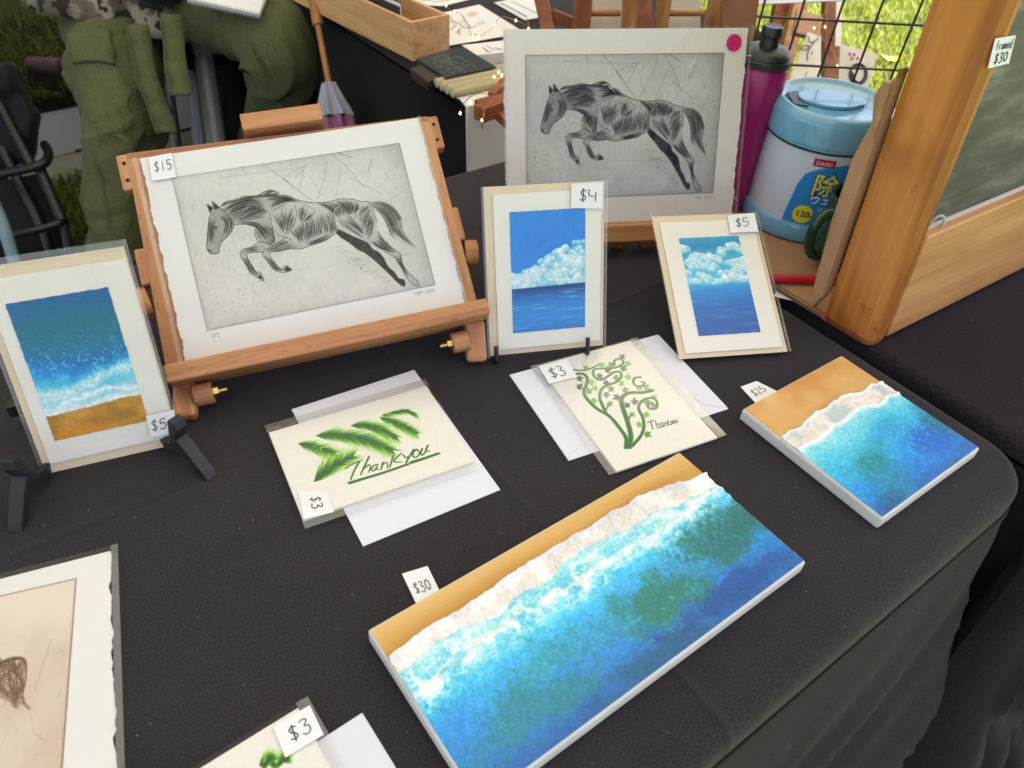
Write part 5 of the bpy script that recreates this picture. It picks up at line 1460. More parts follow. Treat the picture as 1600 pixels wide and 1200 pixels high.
o = grid_mesh('printed_plate', pw, ph, img, None, 'print', bpn, x0=-pw, y0=-ph)
o.location = (pc[0], pc[1], .0014); o.rotation_euler = (0, 0, R(-2.6))
MB().prism(rectpoly(-.30, -.237, .0055, .004), .0022, .0023).build('clear_sleeve', 'film', bpn)
MB().prism(rectpoly(.0008, -.237, .0055, .004), .0025, .0026).build('sleeve_edge', 'film_edge', bpn)

# ================================================================== chalkboard and the things on the side table
def plane_hit(px, py, o, n):
    d = ray(px, py); t = ((np.asarray(o) - CAM) @ n) / (d @ n); return CAM + d * t
KB = face_m(.3673, .6325, .001, 36.5, 3.2, 0)
KA = np.array(KB)
kb = thing('chalkboard', 'wooden framed chalkboard standing on black cloth at the right', 'chalkboard', KB)
MB().box((.0145, .43, -.033), (.029, .86, .066)).build('post', 'stile', kb, bevel=.012)
MB().box((.76, .43, -.033), (.029, .86, .066)).build('post', 'stile', kb, bevel=.009)
MB().box((.387, .066, -.016), (.714, .118, .026)).build('bottom_rail', 'rail', kb, bevel=.002)
MB().box((.387, .80, -.016), (.714, .118, .026)).build('top_rail', 'rail', kb, bevel=.002)
MB().box((.387, .433, -.021), (.716, .614, .008)).build('writing_board', 'board', kb)
MB().box((.387, .1255, -.0145), (.714, .0022, .004)).build('board_lip', 'gesso', kb)
p = onface(KB, 1464, 350, -.012)
hk = MB().tube([(p[0] + .006 * math.cos(a), p[1] + .009 * math.sin(a), -.012 + .003 * math.cos(a)) for a in np.linspace(0, 2 * math.pi, 17)], .0014, 8).build('eye_ring', 'steel', kb, smooth=60)
MB().tube([(p[0] + .002, p[1] - .012, -.013), (p[0] + .002, p[1] - .012, -.016)], .0045, 14).build('ring_plate', 'wire', hk)
tq = [(1555, 60), (1587, 55), (1576, 99), (1543, 107)]
tg = price_tag(kb, KB, tq, .0006, 'framed', gx=.12, gy=.58, h=.34, aspect=.13)
tl, tr_, br, bl = [np.array(onface(KB, *q, .0006)) for q in tq]
raw = MB(); letters(raw, '$30', .18, .12, .36, w=.22, pen=.05)
MB().add([tuple(np.r_[(bl * (1 - x) + br * x) * (1 - y) + (tl * (1 - x) + tr_ * x) * y, .0011]) for x, y, z in raw.v], raw.f).build('handwriting', 'ink', tg)
# red pen scribbles low on the post
rs = np.random.RandomState(2)
for px, py, k in ((1286, 492, 26), (1331, 517, 18), (1368, 516, 18), (1429, 294, 12), (1355, 482, 10)):
    o = KA[:3, 3] - KA[:3, 0] * .0006 if px < 1375 and py > 300 or px < 1400 else KA[:3, 3]
    n = KA[:3, 0] if px < 1400 else KA[:3, 2]
    P0 = toloc(KB, plane_hit(px, py, o, n))
    pth = [P0 + (np.array([0, rs.normal(0, .0022), rs.normal(0, .004)]) if px < 1400 else np.array([rs.normal(0, .002), rs.normal(0, .003), .0005])) for _ in range(k // 2)]
    MB().tube(smooth_line(pth, 3), .00028, 4).build('pen_scribble', 'label_red', kb)

# brown paper bag propped behind the post
o_ = KA[:3, 3] - KA[:3, 0] * .0045 - KA[:3, 2] * .0
bag = thing('paper_bag', 'folded brown paper bag with a torn top propped behind the chalkboard post', 'paper bag', KB)
out = [(1264, 483), (1268, 455), (1300, 345), (1330, 250), (1362, 190), (1366, 150), (1378, 128), (1396, 131), (1412, 128), (1470, 130), (1330, 487)]
Q = [toloc(KB, plane_hit(px, py, o_, KA[:3, 0])) for px, py in out]
n = len(Q); V = []
for lv, dx in ((0, -.004), (1, .010)):
    for i, q in enumerate(Q): V.append((dx + .0015 * math.sin(i * 2.3), max(.001, q[1]), min(q[2], -.0675)))
mb = MB().add(V, [tuple(range(n)), tuple(reversed(range(n, 2 * n)))] + [(i, i + n, (i + 1) % n + n, (i + 1) % n) for i in range(n)])
mb.build('bag_body', 'bag', bag)
Q2 = [toloc(KB, plane_hit(px, py, o_ - KA[:3, 0] * .004, KA[:3, 0])) for px, py in [(1362, 192), (1378, 128), (1396, 131), (1412, 126), (1420, 150), (1405, 178), (1398, 190), (1408, 205), (1395, 222), (1372, 224)]]
n = len(Q2)
MB().add([(-.0060 - .002 * (i % 3), q[1], min(q[2], -.0672)) for i, q in enumerate(Q2)], [tuple(range(n))]).build('torn_flap', 'bag', bag, solid=.0006)

# kraft paper pile with pen, canister, mug, bottle
pile = thing('kraft_paper_pile', 'pile of brown kraft paper sheets under the wet-wipe canister', 'paper', TM @ Matrix.Translation((.80, .43, .0)) @ Matrix.Rotation(R(2), 4, 'Z'))
for i, (dx, dy, a) in enumerate(((0, -.002, 0), (.002, .0, .8), (-.001, .001, -.6), (0, 0, .4))):
    c, s = math.cos(R(a)), math.sin(R(a))
    poly = [(c * x - s * y + dx, s * x + c * y + dy) for x, y in rectpoly(-.112, -.105, .15, .135)]
    MB().prism(poly, .0006 + i * .0021, .0024 + i * .0021).build('kraft_sheet', 'kraft', pile, bevel=.0004)
P0 = bp(1196, 468, .0); wp = thing('white_slip', 'corner of a white paper slip poking out from under the kraft pile', 'paper', at(0, 0, .0003))
pp = [bp(*q, .0003)[:2] for q in [(1209, 463), (1246, 472), (1252, 466), (1214, 452)]]
MB().prism(pp, 0, .0003).build('slip_sheet', 'paper', wp)
pa, pb = bp(1190, 435, .014), bp(1300, 438, .014)
d_ = (pb - pa) / np.linalg.norm(pb - pa)
pen = thing('red_pen', 'red pen lying on the kraft paper pile', 'pen', Matrix.Translation((pa[0], pa[1], TZ + .0141)) @ Matrix.Rotation(math.atan2(d_[1], d_[0]), 4, 'Z'))
MB().tube([(0, 0, 0), (.115, 0, 0)], .0048, 18).build('pen_barrel', 'red', pen, smooth=40)
MB().tube([(.1152, 0, 0), (.132, 0, 0)], [.0046, .0018], 18).build('pen_cap', 'label_red', pen, smooth=40)

cz = .0094
cc_ = bp(1243, 337, cz)
can = thing('wipes_canister', 'white wet-wipes canister with pale blue lid and base on the kraft paper, Japanese label', 'canister', at(cc_[0], cc_[1], cz))
rb_ = .0675
MB().lathe([(.060, 0), (rb_ + .0015, .002), (rb_ + .003, .006), (rb_ + .003, .018), (rb_ + .0015, .022), (rb_ - .001, .0225)], 64).build('base_rim', 'lid_blue', can, smooth=35)
MB().lathe([(rb_ - .001, .0222), (rb_ - .0005, .06), (rb_ - .0015, .112)], 64).build('canister_body', 'label_white', can, smooth=35)
MB().lathe([(rb_ - .0012, .1122), (rb_ + .0003, .1126), (rb_ + .0003, .1145), (rb_ - .001, .1148)], 64).build('seal_line', 'green_mug', can, smooth=35)
lid = MB().lathe([(rb_ - .001, .115), (rb_ + .001, .1155), (rb_ + .001, .1185), (rb_ + .0025, .1195), (rb_ + .0028, .142), (rb_ + .001, .150), (rb_ - .004, .1535), (rb_ - .007, .1528), (rb_ - .009, .1500), (rb_ - .014, .1490), (0, .1488)], 64).build('lid', 'lid_blue', can, smooth=50)
# flip-up flap of the lid
flap = [(.034 * math.cos(a) * (1.15 if abs(math.cos(a)) > .8 else 1) - .004, .026 * math.sin(a)) for a in np.linspace(0, 2 * math.pi, 26, endpoint=False)]
MB().prism(flap, .1492, .1530).build('lid_flap', 'lid_blue', lid, bevel=.001)
MB().prism([(-.052, -.02), (-.036, -.024), (-.038, .022), (-.053, .014)], .1491, .1508).build('finger_notch', 'label_navy', lid, bevel=.0006)
# label graphics wrapped round the body; angle 0 faces the viewer
fa = math.atan2(CAM[1] - cc_[1], CAM[0] - cc_[0]) + R(17)
def wrap(verts, faces, name, mat, parent, off):
    V = []
    for x, y, _ in verts:
        a = fa + x / rb_
        V.append(((rb_ + off) * math.cos(a), (rb_ + off) * math.sin(a), y))
    return MB().add(V, faces).build(name, mat, parent)
def wrap_grid(poly_fn, x0, x1, name, mat, off, parent=can, n=24):
    X = np.linspace(x0, x1, n); V = []; F_ = []
    for i, x in enumerate(X):
        lo, hi = poly_fn(x); V += [(x, lo, 0), (x, hi, 0)]
        if i: F_.append((2 * i - 2, 2 * i, 2 * i + 1, 2 * i - 1))
    return wrap(V, F_, name, mat, parent, off)
def text_mesh(body, size, bold=0.0):
    cu = bpy.data.curves.new('lettering', 'FONT'); cu.body = body; cu.size = size; cu.offset = bold; cu.resolution_u = 3; cu.align_x = 'CENTER'
    ob = bpy.data.objects.new('lettering', cu); COL.objects.link(ob)
    me = bpy.data.meshes.new_from_object(ob.evaluated_get(bpy.context.evaluated_depsgraph_get()))
    bm = bmesh.new(); bm.from_mesh(me); bmesh.ops.triangulate(bm, faces=bm.faces)
    v = [tuple(q.co) for q in bm.verts]; bm.verts.index_update(); f = [tuple(q.index for q in fc.verts) for fc in bm.faces]
    bm.free(); bpy.data.objects.remove(ob); bpy.data.curves.remove(cu); bpy.data.meshes.remove(me)
    return v, f
def wrap_text(body, x, y, size, mat, off, bold=0.0, name='lettering', parent=can):
    v, f = text_mesh(body, size, bold)
    return wrap([(a + x, b + y, 0) for a, b, c in v], f, name, mat, parent, off)
lab = wrap_grid(lambda x: (.0245, .0245 + .060 * (1 - math.exp(-(x + .034) / .004)) + .008 + .35 * max(0, x + .02) * (1 - max(0, x) / .075)), -.034, .075, 'blue_label', 'label_blue', .0003)
wrap_grid(lambda x: (.0985, .1075), -.020, .004, 'red_logo', 'label_red', .0003)
wrap_text('DAISO', -.008, .1005, .0062, 'paper', .0006, 0)
for o_, mt, bd in ((.0005, 'label_navy', .0016), (.0008, 'label_blue', .0011), (.0011, 'label_yellow', .0003)):
    wrap_text('除', .001, .066, .029, mt, o_, bd); wrap_text('菌', .036, .066, .029, mt, o_ + .00005, bd)
wrap_text('ウェット', .014, .0535, .0125, 'paper', .0006, .0002)
wrap_text('Wet', .010, .0425, .010, 'label_white', .0006)
wrap_grid(lambda x: (.0375 - math.sqrt(max(0, .0115 ** 2 - (x + .013) ** 2)), .0375 + math.sqrt(max(0, .0115 ** 2 - (x + .013) ** 2))), -.0245, -.0015, 'yellow_disc', 'label_yellow', .0005)
wrap_text('120', -.0135, .0345, .0105, 'label_navy', .0008, .0003)
wrap_text('枚', -.0035, .0345, .0045, 'label_navy', .0009, .0001)
wrap_grid(lambda x: (.031, .038), .003, .03, 'white_strip', 'paper', .0005)
wrap_text('厚手', .010, .0322, .0055, 'label_red', .0008, .0002)

mc_ = bp(1316, 404, cz); mug = thing('green_mug', 'dark green mug with its handle turned to the viewer beside the canister', 'mug', at(mc_[0], mc_[1], cz - .0002))
rm = .0375
MB().lathe([(0, 0), (rm - .006, 0), (rm - .001, .004), (rm, .012), (rm, .078), (rm + .001, .081), (rm - .0005, .082), (rm - .003, .080), (rm - .004, .02), (rm - .008, .007), (0, .006)], 48).build('mug_body', 'green_mug', mug, smooth=50)
ha = math.atan2(CAM[1] - mc_[1], CAM[0] - mc_[0]) - R(38)
hp = [(rm - .002, .067), (rm + .014, .070), (rm + .025, .062), (rm + .028, .044), (rm + .022, .025), (rm + .010, .014), (rm - .002, .014)]
hpp = smooth_line([(a * math.cos(ha), a * math.sin(ha), z) for a, z in hp], 5)
MB().tube(hpp, .0058, 12).build('handle', 'green_mug', mug, smooth=60)

bc_ = bp(1131, 330, 0); bot = thing('water_bottle', 'magenta squeeze bottle with a black sports cap behind the rear print', 'bottle', at(bc_[0], bc_[1], .001))
bs = lambda prof, kr=.80, kz=.925: [(r_ * kr, z_ * kz) for r_, z_ in prof]
MB().lathe(bs([(.0, 0), (.026, 0), (.029, .004), (.0295, .02), (.030, .07), (.031, .10), (.030, .115), (.033, .135), (.036, .150), (.037, .180), (.0368, .200), (.034, .2045)]), 48).build('bottle_body', 'magenta', bot, smooth=50)
cap = MB().lathe(bs([(.0345, .2045), (.0372, .205), (.0372, .2125), (.035, .2145), (.036, .2153), (.034, .2195), (.027, .2235), (.019, .2255), (.0135, .226)]), 48).build('cap', 'black_plastic', bot, smooth=40)
MB().lathe(bs([(.0135, .226), (.0125, .236), (.0145, .237), (.0150, .246), (.013, .2485), (0, .2475)]), 32).build('nozzle', 'black_plastic', cap, smooth=40)

# grid wire panel behind the side table
gp = bpd(1340, 108, 1.33)
gw = thing('grid_panel', 'dark wire grid panel standing behind the canister in front of the sunny lawn', 'grid panel', Matrix.Translation((gp[0], gp[1], gp[2])) @ Matrix.Rotation(R(4), 4, 'Z') @ Matrix.Rotation(R(3), 4, 'X'))
sx, sz = .0645, .076
for i in range(-3, 6):
    MB().tube([(i * sx, 0, -.36), (i * sx, 0, 5 * sz)], .0022, 8).build('upright_wire', 'wire', gw, smooth=60)
for j in range(-4, 6):
    MB().tube([(-3 * sx - .004, .0035, j * sz), (5 * sx + .004, .0035, j * sz)], .0022, 8).build('cross_wire', 'wire', gw, smooth=60)

# ================================================================== things on the back table
def flat_item(name, label, cat, quad, z, th, mat, group=None, child='paper_sheet', bev=0):
    P = [bp(*q, z) for q in quad]; c = sum(P) / 4
    t = thing(name, label, cat, Matrix.Translation((c[0], c[1], TZ + z)), group)
    o = MB().prism([tuple(p[:2] - c[:2]) for p in P[::-1]], -th, 0).build(child, mat, t, bevel=bev)
    return t, c
def scribble(t, c, z, lines, mat, w=.0012):
    mb = MB()
    for k, ln in enumerate(lines):
        pts = [bp(*q, z)[:2] - c[:2] for q in ln]
        mb.ribbon(smooth_line(pts, 4), w, .0004 + k * .00003)
    return mb.build('drawing', mat, t)
t, c = flat_item('loose_print', 'large white print with a grey flower sketch lying on the back table', 'art print', [(650, 29), (749, 7), (820, 51), (688, 73)], .004, .0012, 'paper', 'loose prints on the back table')
scribble(t, c, .004, [[(700, 30), (715, 36), (728, 32)], [(697, 36), (712, 34), (722, 40), (735, 38)], [(700, 48), (716, 40), (730, 44), (745, 41)], [(703, 25), (710, 38), (706, 48)], [(722, 24), (728, 36), (737, 44)], [(744, 38), (752, 34), (757, 36), (748, 39)], [(712, 52), (722, 44), (740, 43)], [(716, 55), (717, 46), (719, 55)]], 'pencil', .0016)
scribble(t, c, .004, [[(733, 22), (740, 19), (745, 22), (735, 25), (731, 22)], [(735, 23), (743, 21)]], plain('pale_pink_ink', L3(232, 190, 190), .8), .006)
t, c = flat_item('loose_print', 'white print behind the wooden box at the top of the photo', 'art print', [(640, -22), (770, -10), (692, 9), (610, 6)], .003, .0012, 'paper', 'loose prints on the back table')
scribble(t, c, .003, [[(650, -2), (668, 1), (690, -3)], [(676, 4), (700, 0), (720, -6)]], 'pencil', .003)
t, c = flat_item('loose_print', 'pale green striped print in a sleeve near the stained easel', 'art print', [(772, 4), (836, -9), (850, 26), (820, 31)], .003, .0012, 'paper', 'loose prints on the back table')
scribble(t, c, .003, [[(782, 5), (800, 14), (822, 26)]], plain('pale_teal_ink', L3(150, 180, 184), .8), .008)
scribble(t, c, .003, [[(800, 2), (820, 12), (842, 22)]], plain('pale_grey_ink', L3(190, 190, 180), .8), .006)
t, c = flat_item('loose_print', 'white print with black and pink strokes half under the rear horse print', 'art print', [(722, 70.5), (806, 61), (820, 79), (745, 86)], .0025, .0012, 'paper', 'loose prints on the back table')
scribble(t, c, .0025, [[(754, 74), (762, 80), (768, 81)], [(760, 71), (770, 77), (783, 78)], [(758, 78), (763, 82)], [(772, 74), (786, 78)]], 'ink', .0016)
t, c = flat_item('loose_print', 'greyish print lying beside the dark lino plate', 'art print', [(745, 86.5), (815, 79), (830, 96), (772, 103)], .0025, .0012, plain('grey_print_paper', L3(150, 146, 150), .7), 'loose prints on the back table')
t, c = flat_item('lino_plate', 'dark carved lino plate in a sleeve on the corner of the back table', 'printing plate', [(650, 91), (721, 71), (775, 104), (696, 120)], .0226, .004, 'slate', None, 'plate_body', .0006)
rs = np.random.RandomState(12)
mb = MB()
for k in range(70):
    q = np.array([650, 91]) + rs.uniform(.15, .9) * np.array([71, -20]) * .8 + rs.uniform(.1, .9) * np.array([50, 31]); L_ = rs.uniform(2, 7); a = rs.uniform(-.3, .6)
    pts = [bp(q[0] + L_ * (s_ - .5) * math.cos(a), q[1] + L_ * (s_ - .5) * math.sin(a) + rs.normal(0, .4), .0226)[:2] - c[:2] for s_ in (0, .5, 1)]
    mb.ribbon(smooth_line(pts, 3), [.0004] + [.0016] * (len(smooth_line(pts, 3)) - 2) + [.0004], .0004 + k * .000004)
mb.build('carved_marks', plain('pale_lino_cut', L3(120, 132, 138), .4), t)
t, c = flat_item('black_case', 'small dark brown case under the lino plate', 'case', [(640, 106), (664, 98), (692, 115), (668, 127)], .018, .017, plain('dark_brown_leather', L3(58, 46, 40), .5), None, 'case_body', .003)
cd = thing('candle_bundle', 'bundle of four cream candles in clear wrap at the corner of the back table', 'candles', at(0, 0, 0))
ca_, cb_ = bp(693, 138, .012), bp(786, 117, .012)
dd = (cb_ - ca_) / np.linalg.norm(cb_ - ca_); nn = np.array([-dd[1], dd[0], 0])
for i in range(4):
    a = ca_ + nn * (.0155 * (i - 1.5)) + np.array([0, 0, .0]); b = a + dd * .15
    a[2] = b[2] = .0125
    MB().tube([a, a + dd * .001, b - dd * .001, b], [.0060, .0074, .0074, .006], 16).build('candle', 'cream_rod', cd, smooth=50)
a = ca_ - dd * .004; 
W_ = [tuple((a + nn * s_ * .034 + dd * l_)[:2]) for s_, l_ in ((-1, 0), (1, 0), (1, .162), (-1, .162))]
MB().prism(W_, .0205, .0207).build('clear_wrap', 'film', cd)

# open wooden box
N1, N2, N3 = bp(645, 97, 0), bp(695, 79.5, 0), bp(545, 46, 0)
ux = (N3 - N1) / np.linalg.norm(N3 - N1)
MX = Matrix.Translation((N1[0], N1[1], TZ)) @ Matrix.Rotation(math.atan2(ux[1], ux[0]), 4, 'Z')
bxw = abs(toloc(MX, N2 + np.array([0, 0, 0]))[1]) ; sg = np.sign(toloc(MX, N2)[1])
BL, BH = .42, .064
box = thing('wooden_box', 'open light wooden box of prints on the edge of the back table', 'box', MX)
MB().box((BL / 2, sg * .0035, BH / 2 + .001), (BL, .007, BH)).build('side_panel', 'boxwood_x', box, bevel=.0007)
MB().box((BL / 2, sg * (bxw - .0035), BH / 2 + .001), (BL, .007, BH)).build('side_panel', 'boxwood_x', box, bevel=.0007)
MB().box((.0035, sg * bxw / 2, BH / 2 + .001), (.0071, bxw + .001, BH + .0006)).build('end_panel', 'boxwood_x', box, bevel=.0007)
MB().box((BL - .0035, sg * bxw / 2, BH / 2 + .001), (.0071, bxw + .001, BH + .0006)).build('end_panel', 'boxwood_x', box, bevel=.0007)
MB().box((BL / 2, sg * bxw / 2, .0035), (BL - .012, bxw - .012, .005)).build('bottom_panel', 'boxwood_x', box)
pk = thing('print_pack', 'grey-edged pack of prints in sleeves standing inside the wooden box', 'art print', MX)
for i in range(4):
    MB().box((.16 + .004 * i, sg * (.012 + .004 * i), .042 + .001 * i), (.22, .0012, .066)).build('print_sleeve', ('slate', 'paper', 'env_white', 'slate')[i], pk)
t, c = flat_item('pink_paper', 'pinkish kraft sheet with a brown edge beside the wooden box', 'paper', [(486, -12), (570, -14), (600, 50), (545, 38)], .003, .0025, plain('pinkish_paper', L3(186, 150, 132), .8))

# white cloth hung over the end of the back table
def hang(X0, X1, Y, z0, z1, name, label, mat, amp=.008):
    X = np.linspace(X0, X1, 40); s = np.linspace(0, 1, 24)
    G = np.zeros((24, 40, 3))
    for i, q in enumerate(s):
        if q < .25: y = Y + .05 * (1 - q / .25) ; z = .004
        else: y = Y - .008; z = .004 - (q - .25) / .75 * (z0 - z1)
        G[i, :, 0] = X + (.012 * q if True else 0) * (1 - 2 * (X - X0) / (X1 - X0)); G[i, :, 1] = y - amp * np.maximum(0, q - .25) * (1 + np.sin(X * 40 + 2 * q)) ; G[i, :, 2] = z
    t = thing(name, label, 'cloth', TM)
    MB().sheet(G).build('cloth_sheet', mat, t, smooth=60, solid=.0015)
hang(.664, .95, 1.0, 0, -.42, 'white_cloth', 'plain white linen cloth hanging over the near end of the back table', 'linen')

# folded small easel lying on the corner with fairy lights
me_ = thing('folded_easel', 'folded reddish mini easel lying on the white cloth beside the rear horse print', 'easel', at(0, 0, 0))
def bar3(a, b, za, zb, w, d, nm, mat='redwood_x'):
    A, B = bp(*a, za), bp(*b, zb)
    A[2] -= TZ; B[2] -= TZ
    MB().bar(A, B, w, d).build(nm, mat, me_, bevel=.0012)
bar3((748, 178), (792, 162), .022, .022, .022, .022, 'long_bar')
bar3((766, 165), (800, 196), .012, .012, .016, .014, 'short_bar')
bar3((768, 150), (802, 116), .012, .03, .014, .012, 'short_bar')
bar3((745, 164), (795, 150), .010, .010, .014, .012, 'cross_bar')

# easels standing on the back table, tops cut by the photo
def standing_bar(t, top, foot, depth_foot, z0, h, w, d, mat, nm, lean=0.0):
    pass
def easel_back(label, bars, y_off, mat, dowels, depth, group):
    t = thing('display_easel', label, 'easel', at(0, 0, 0), group)
    for (x0, x1, lean, mt) in bars:
        A = bpd((x0 + x1) / 2, 44, depth); w = (x1 - x0) / F * depth
        up = np.array([lean, .14, 1.0]); up /= np.linalg.norm(up)
        B0 = A - up * (A[2] - TZ - .002) / up[2]; B1 = A + up * .30
        B0[2] -= TZ; B1[2] -= TZ
        MB().bar(B0, B1, .014, w, (1, 0, 0)).build('upright', mt, t, bevel=.0015)
    for (x0, x1, py) in dowels:
        for k in range(3):
            a = bpd(x0, py, depth); b = bpd(x1, py, depth)
            dz = (k - 1) * .085
            a = a + np.array([0, .14 * dz, dz]); b = b + np.array([0, .14 * dz, dz]); a[2] -= TZ; b[2] -= TZ
            MB().tube([a, b], .0062, 16).build('dowel', 'oak_x', t, smooth=50)
    return t
easel_back('light oak display rack with round dowels behind the rear horse print', [(894, 922, -.03, 'redwood_z'), (970, 994, -.03, 'oak_z'), (1021, 1043, -.03, 'oak_z'), (1100, 1127, -.03, 'oak_z')], 0, 'oak_z', [(924, 970, 20), (1043, 1100, 20)], 1.40, None)
t2 = thing('stained_easel', 'dark stained folding easel leaning behind the rear horse print', 'easel', at(0, 0, 0))
for a, b, w in (((832, -60), (862, 70), .026), ((948, -60), (948, 70), .014), ((1002, -50), (1008, 60), .03), ((862, 22), (905, 40), .020)):
    A, B = bpd(*a, 1.47), bpd(*b, 1.47); A[2] -= TZ; B[2] -= TZ
    if b != (905, 40):
        dirn = (B - A) / np.linalg.norm(B - A); B = A + dirn * (A[2] - .002) / -dirn[2] if dirn[2] < -.2 else B
    MB().bar(A, B, w, .012, (0, 1, 0)).build('leg' if b != (905, 40) else 'cross_bar', 'redwood_z', t2, bevel=.001)
def leaning_sheet(name, label, cat, quad, depths, mat, th=.002, group=None, child='paper_sheet', drop=True):
    P = [bpd(*q, d) for q, d in zip(quad, depths)]; c = sum(P) / 4
    t = thing(name, label, cat, Matrix.Translation(tuple(c)), group)
    n = np.cross(P[1] - P[0], P[3] - P[0]); n /= np.linalg.norm(n)
    V = [p - c for p in P] + [p - c + n * th for p in P]
    if (n @ (CAM - c)) > 0: V = [p - c for p in P] + [p - c - n * th for p in P]
    MB().add(V, [(0, 1, 2, 3), (7, 6, 5, 4), (0, 4, 5, 1), (1, 5, 6, 2), (2, 6, 7, 3), (3, 7, 4, 0)]).build(child, mat, t)
    return t, c, n
leaning_sheet('kraft_board', 'dark brown kraft board standing beside the oak rack', 'board', [(1128, -40), (1192, -50), (1172, 120), (1127, 128)], (1.38, 1.38, 1.33, 1.33), plain('dark_kraft', L3(112, 70, 44), .8), .004)
leaning_sheet('display_print', 'pale print standing on the oak rack between its uprights', 'art print', [(925, -40), (972, -40), (972, 60), (922, 60)], (1.46, 1.46, 1.43, 1.43), plain('pale_print', L3(176, 164, 152), .8), .002, 'prints on the rack')
leaning_sheet('display_print', 'pale sketch standing on the oak rack next to the kraft board', 'art print', [(1044, -40), (1096, -40), (1094, 60), (1042, 60)], (1.46, 1.46, 1.43, 1.43), plain('pale_print_two', L3(184, 174, 164), .8), .002, 'prints on the rack')

# floor easel beyond the grid with cards and bag
fe = thing('floor_easel', 'brown wooden floor easel behind the wire grid hung with small cards', 'easel', at(0, 0, 0))
def ebar(a, b, da, db, w, d, nm, mat='redwood_z', ground=False):
    A, B = bpd(*a, da), bpd(*b, db)
    if ground:
        u = (B - A) / np.linalg.norm(B - A); B = A + u * (A[2] - .02) / -u[2]
    A[2] -= TZ; B[2] -= TZ
    MB().bar(A, B, w, d, (0, 1, 0)).build(nm, mat, fe, bevel=.002)
ebar((1232, -60), (1206, 90), 1.78, 1.72, .034, .02, 'leg', 'redwood_z', True)
ebar((1258, -30), (1222, 110), 1.74, 1.68, .036, .02, 'leg', 'oak_z', True)
ebar((1298, -60), (1297, 120), 1.78, 1.72, .036, .022, 'leg', 'redwood_z', True)
ebar((1190, 178), (1310, 176), 1.70, 1.72, .03, .018, 'tray', 'oak_x')
leaning_sheet('hanging_strip', 'narrow white paper strip hanging beside the floor easel post', 'paper', [(1307, 2), (1316, 2), (1314, 72), (1305, 72)], (1.72, 1.72, 1.70, 1.70), 'cream2', .001)
t, c, n = leaning_sheet('small_card', 'small white card with a line-drawn flower on the floor easel behind the grid', 'greeting card', [(1262, 50), (1283, 57), (1282, 135), (1231, 135)], (1.60, 1.60, 1.56, 1.56), 'cream2', .0015, 'small cards behind the grid')
def draw_on(t, c, n, lines, mat, r_, depth0):
    for ln in lines:
        pts = [plane_hit(x, y, c - n * (.0012 if n @ (CAM - c) < 0 else -.0012), n) - c for x, y in ln]
        MB().tube(smooth_line(pts, 4), r_, 5).build('drawing', mat, t)
draw_on(t, c, n, [[(1263, 56), (1266, 66), (1276, 62), (1280, 56)], [(1272, 66), (1263, 80), (1262, 95)], [(1251, 76), (1256, 71), (1265, 72), (1258, 78), (1251, 76)], [(1270, 80), (1268, 84)]], 'ink', .0009, 1.6)
draw_on(t, c, n, [[(1245, 100), (1262, 101), (1281, 102)], [(1234, 126), (1242, 129), (1250, 127)], [(1262, 112), (1258, 118), (1262, 122)]], 'label_red', .0008, 1.6)
t, c, n = leaning_sheet('small_card', 'grey card with a round black floral print and red petals behind the grid', 'greeting card', [(1313, 68), (1371, 85), (1353, 152), (1310, 135)], (1.62, 1.60, 1.55, 1.57), plain('grey_card', L3(205, 198, 190), .8), .0015, 'small cards behind the grid')
ring = [(1341 + 13 * math.cos(a), 116 + 15.5 * math.sin(a)) for a in np.linspace(0, 2 * math.pi, 21)]
draw_on(t, c, n, [ring], 'ink', .0030, 1.6)
draw_on(t, c, n, [[(1330, 108), (1336, 104), (1342, 102)], [(1331, 118), (1336, 126), (1342, 130)], [(1352, 110), (1350, 122), (1344, 129)], [(1331, 113), (1335, 121)]], 'ink', .0022, 1.6)
for x, y in ((1328, 84), (1335, 85), (1331, 91), (1340, 91)):
    draw_on(t, c, n, [[(x - 1.5, y), (x, y - 2), (x + 1.5, y), (x, y + 2), (x - 1.5, y)]], plain('red_petal', L3(205, 110, 110), .8) if x == 1328 else bpy.data.materials['red_petal'], .0010, 1.6)
leaning_sheet('grey_sheet', 'edge of a pale grey sheet above the wire grid', 'paper', [(1175, -30), (1330, -34), (1330, 0), (1180, 7)], (1.5, 1.5, 1.48, 1.48), 'env_white', .002)
leaning_sheet('kraft_pouch', 'small kraft pouch with a black clip hanging on the floor easel', 'pouch', [(1246, 14), (1286, 26), (1280, 60), (1240, 50)], (1.62, 1.62, 1.60, 1.60), plain('tan_pouch', L3(190, 140, 108), .6), .010)
yl = bp(1391, 96, -TZ + .03)
lf = thing('yellow_leaf', 'bright yellow leaf lying on the sunny grass beyond the grid', 'leaf', Matrix.Translation(tuple(yl)))
MB().sheet(np.array([[(x * .06, y * .028 * (1 - x * x) ** .5, .012 * abs(y) + .02 * x * x) for x in np.linspace(-1, 1, 9)] for y in (-1, -.5, 0, .5, 1)])).build('leaf_blade', 'leaf_yellow', lf, smooth=60)

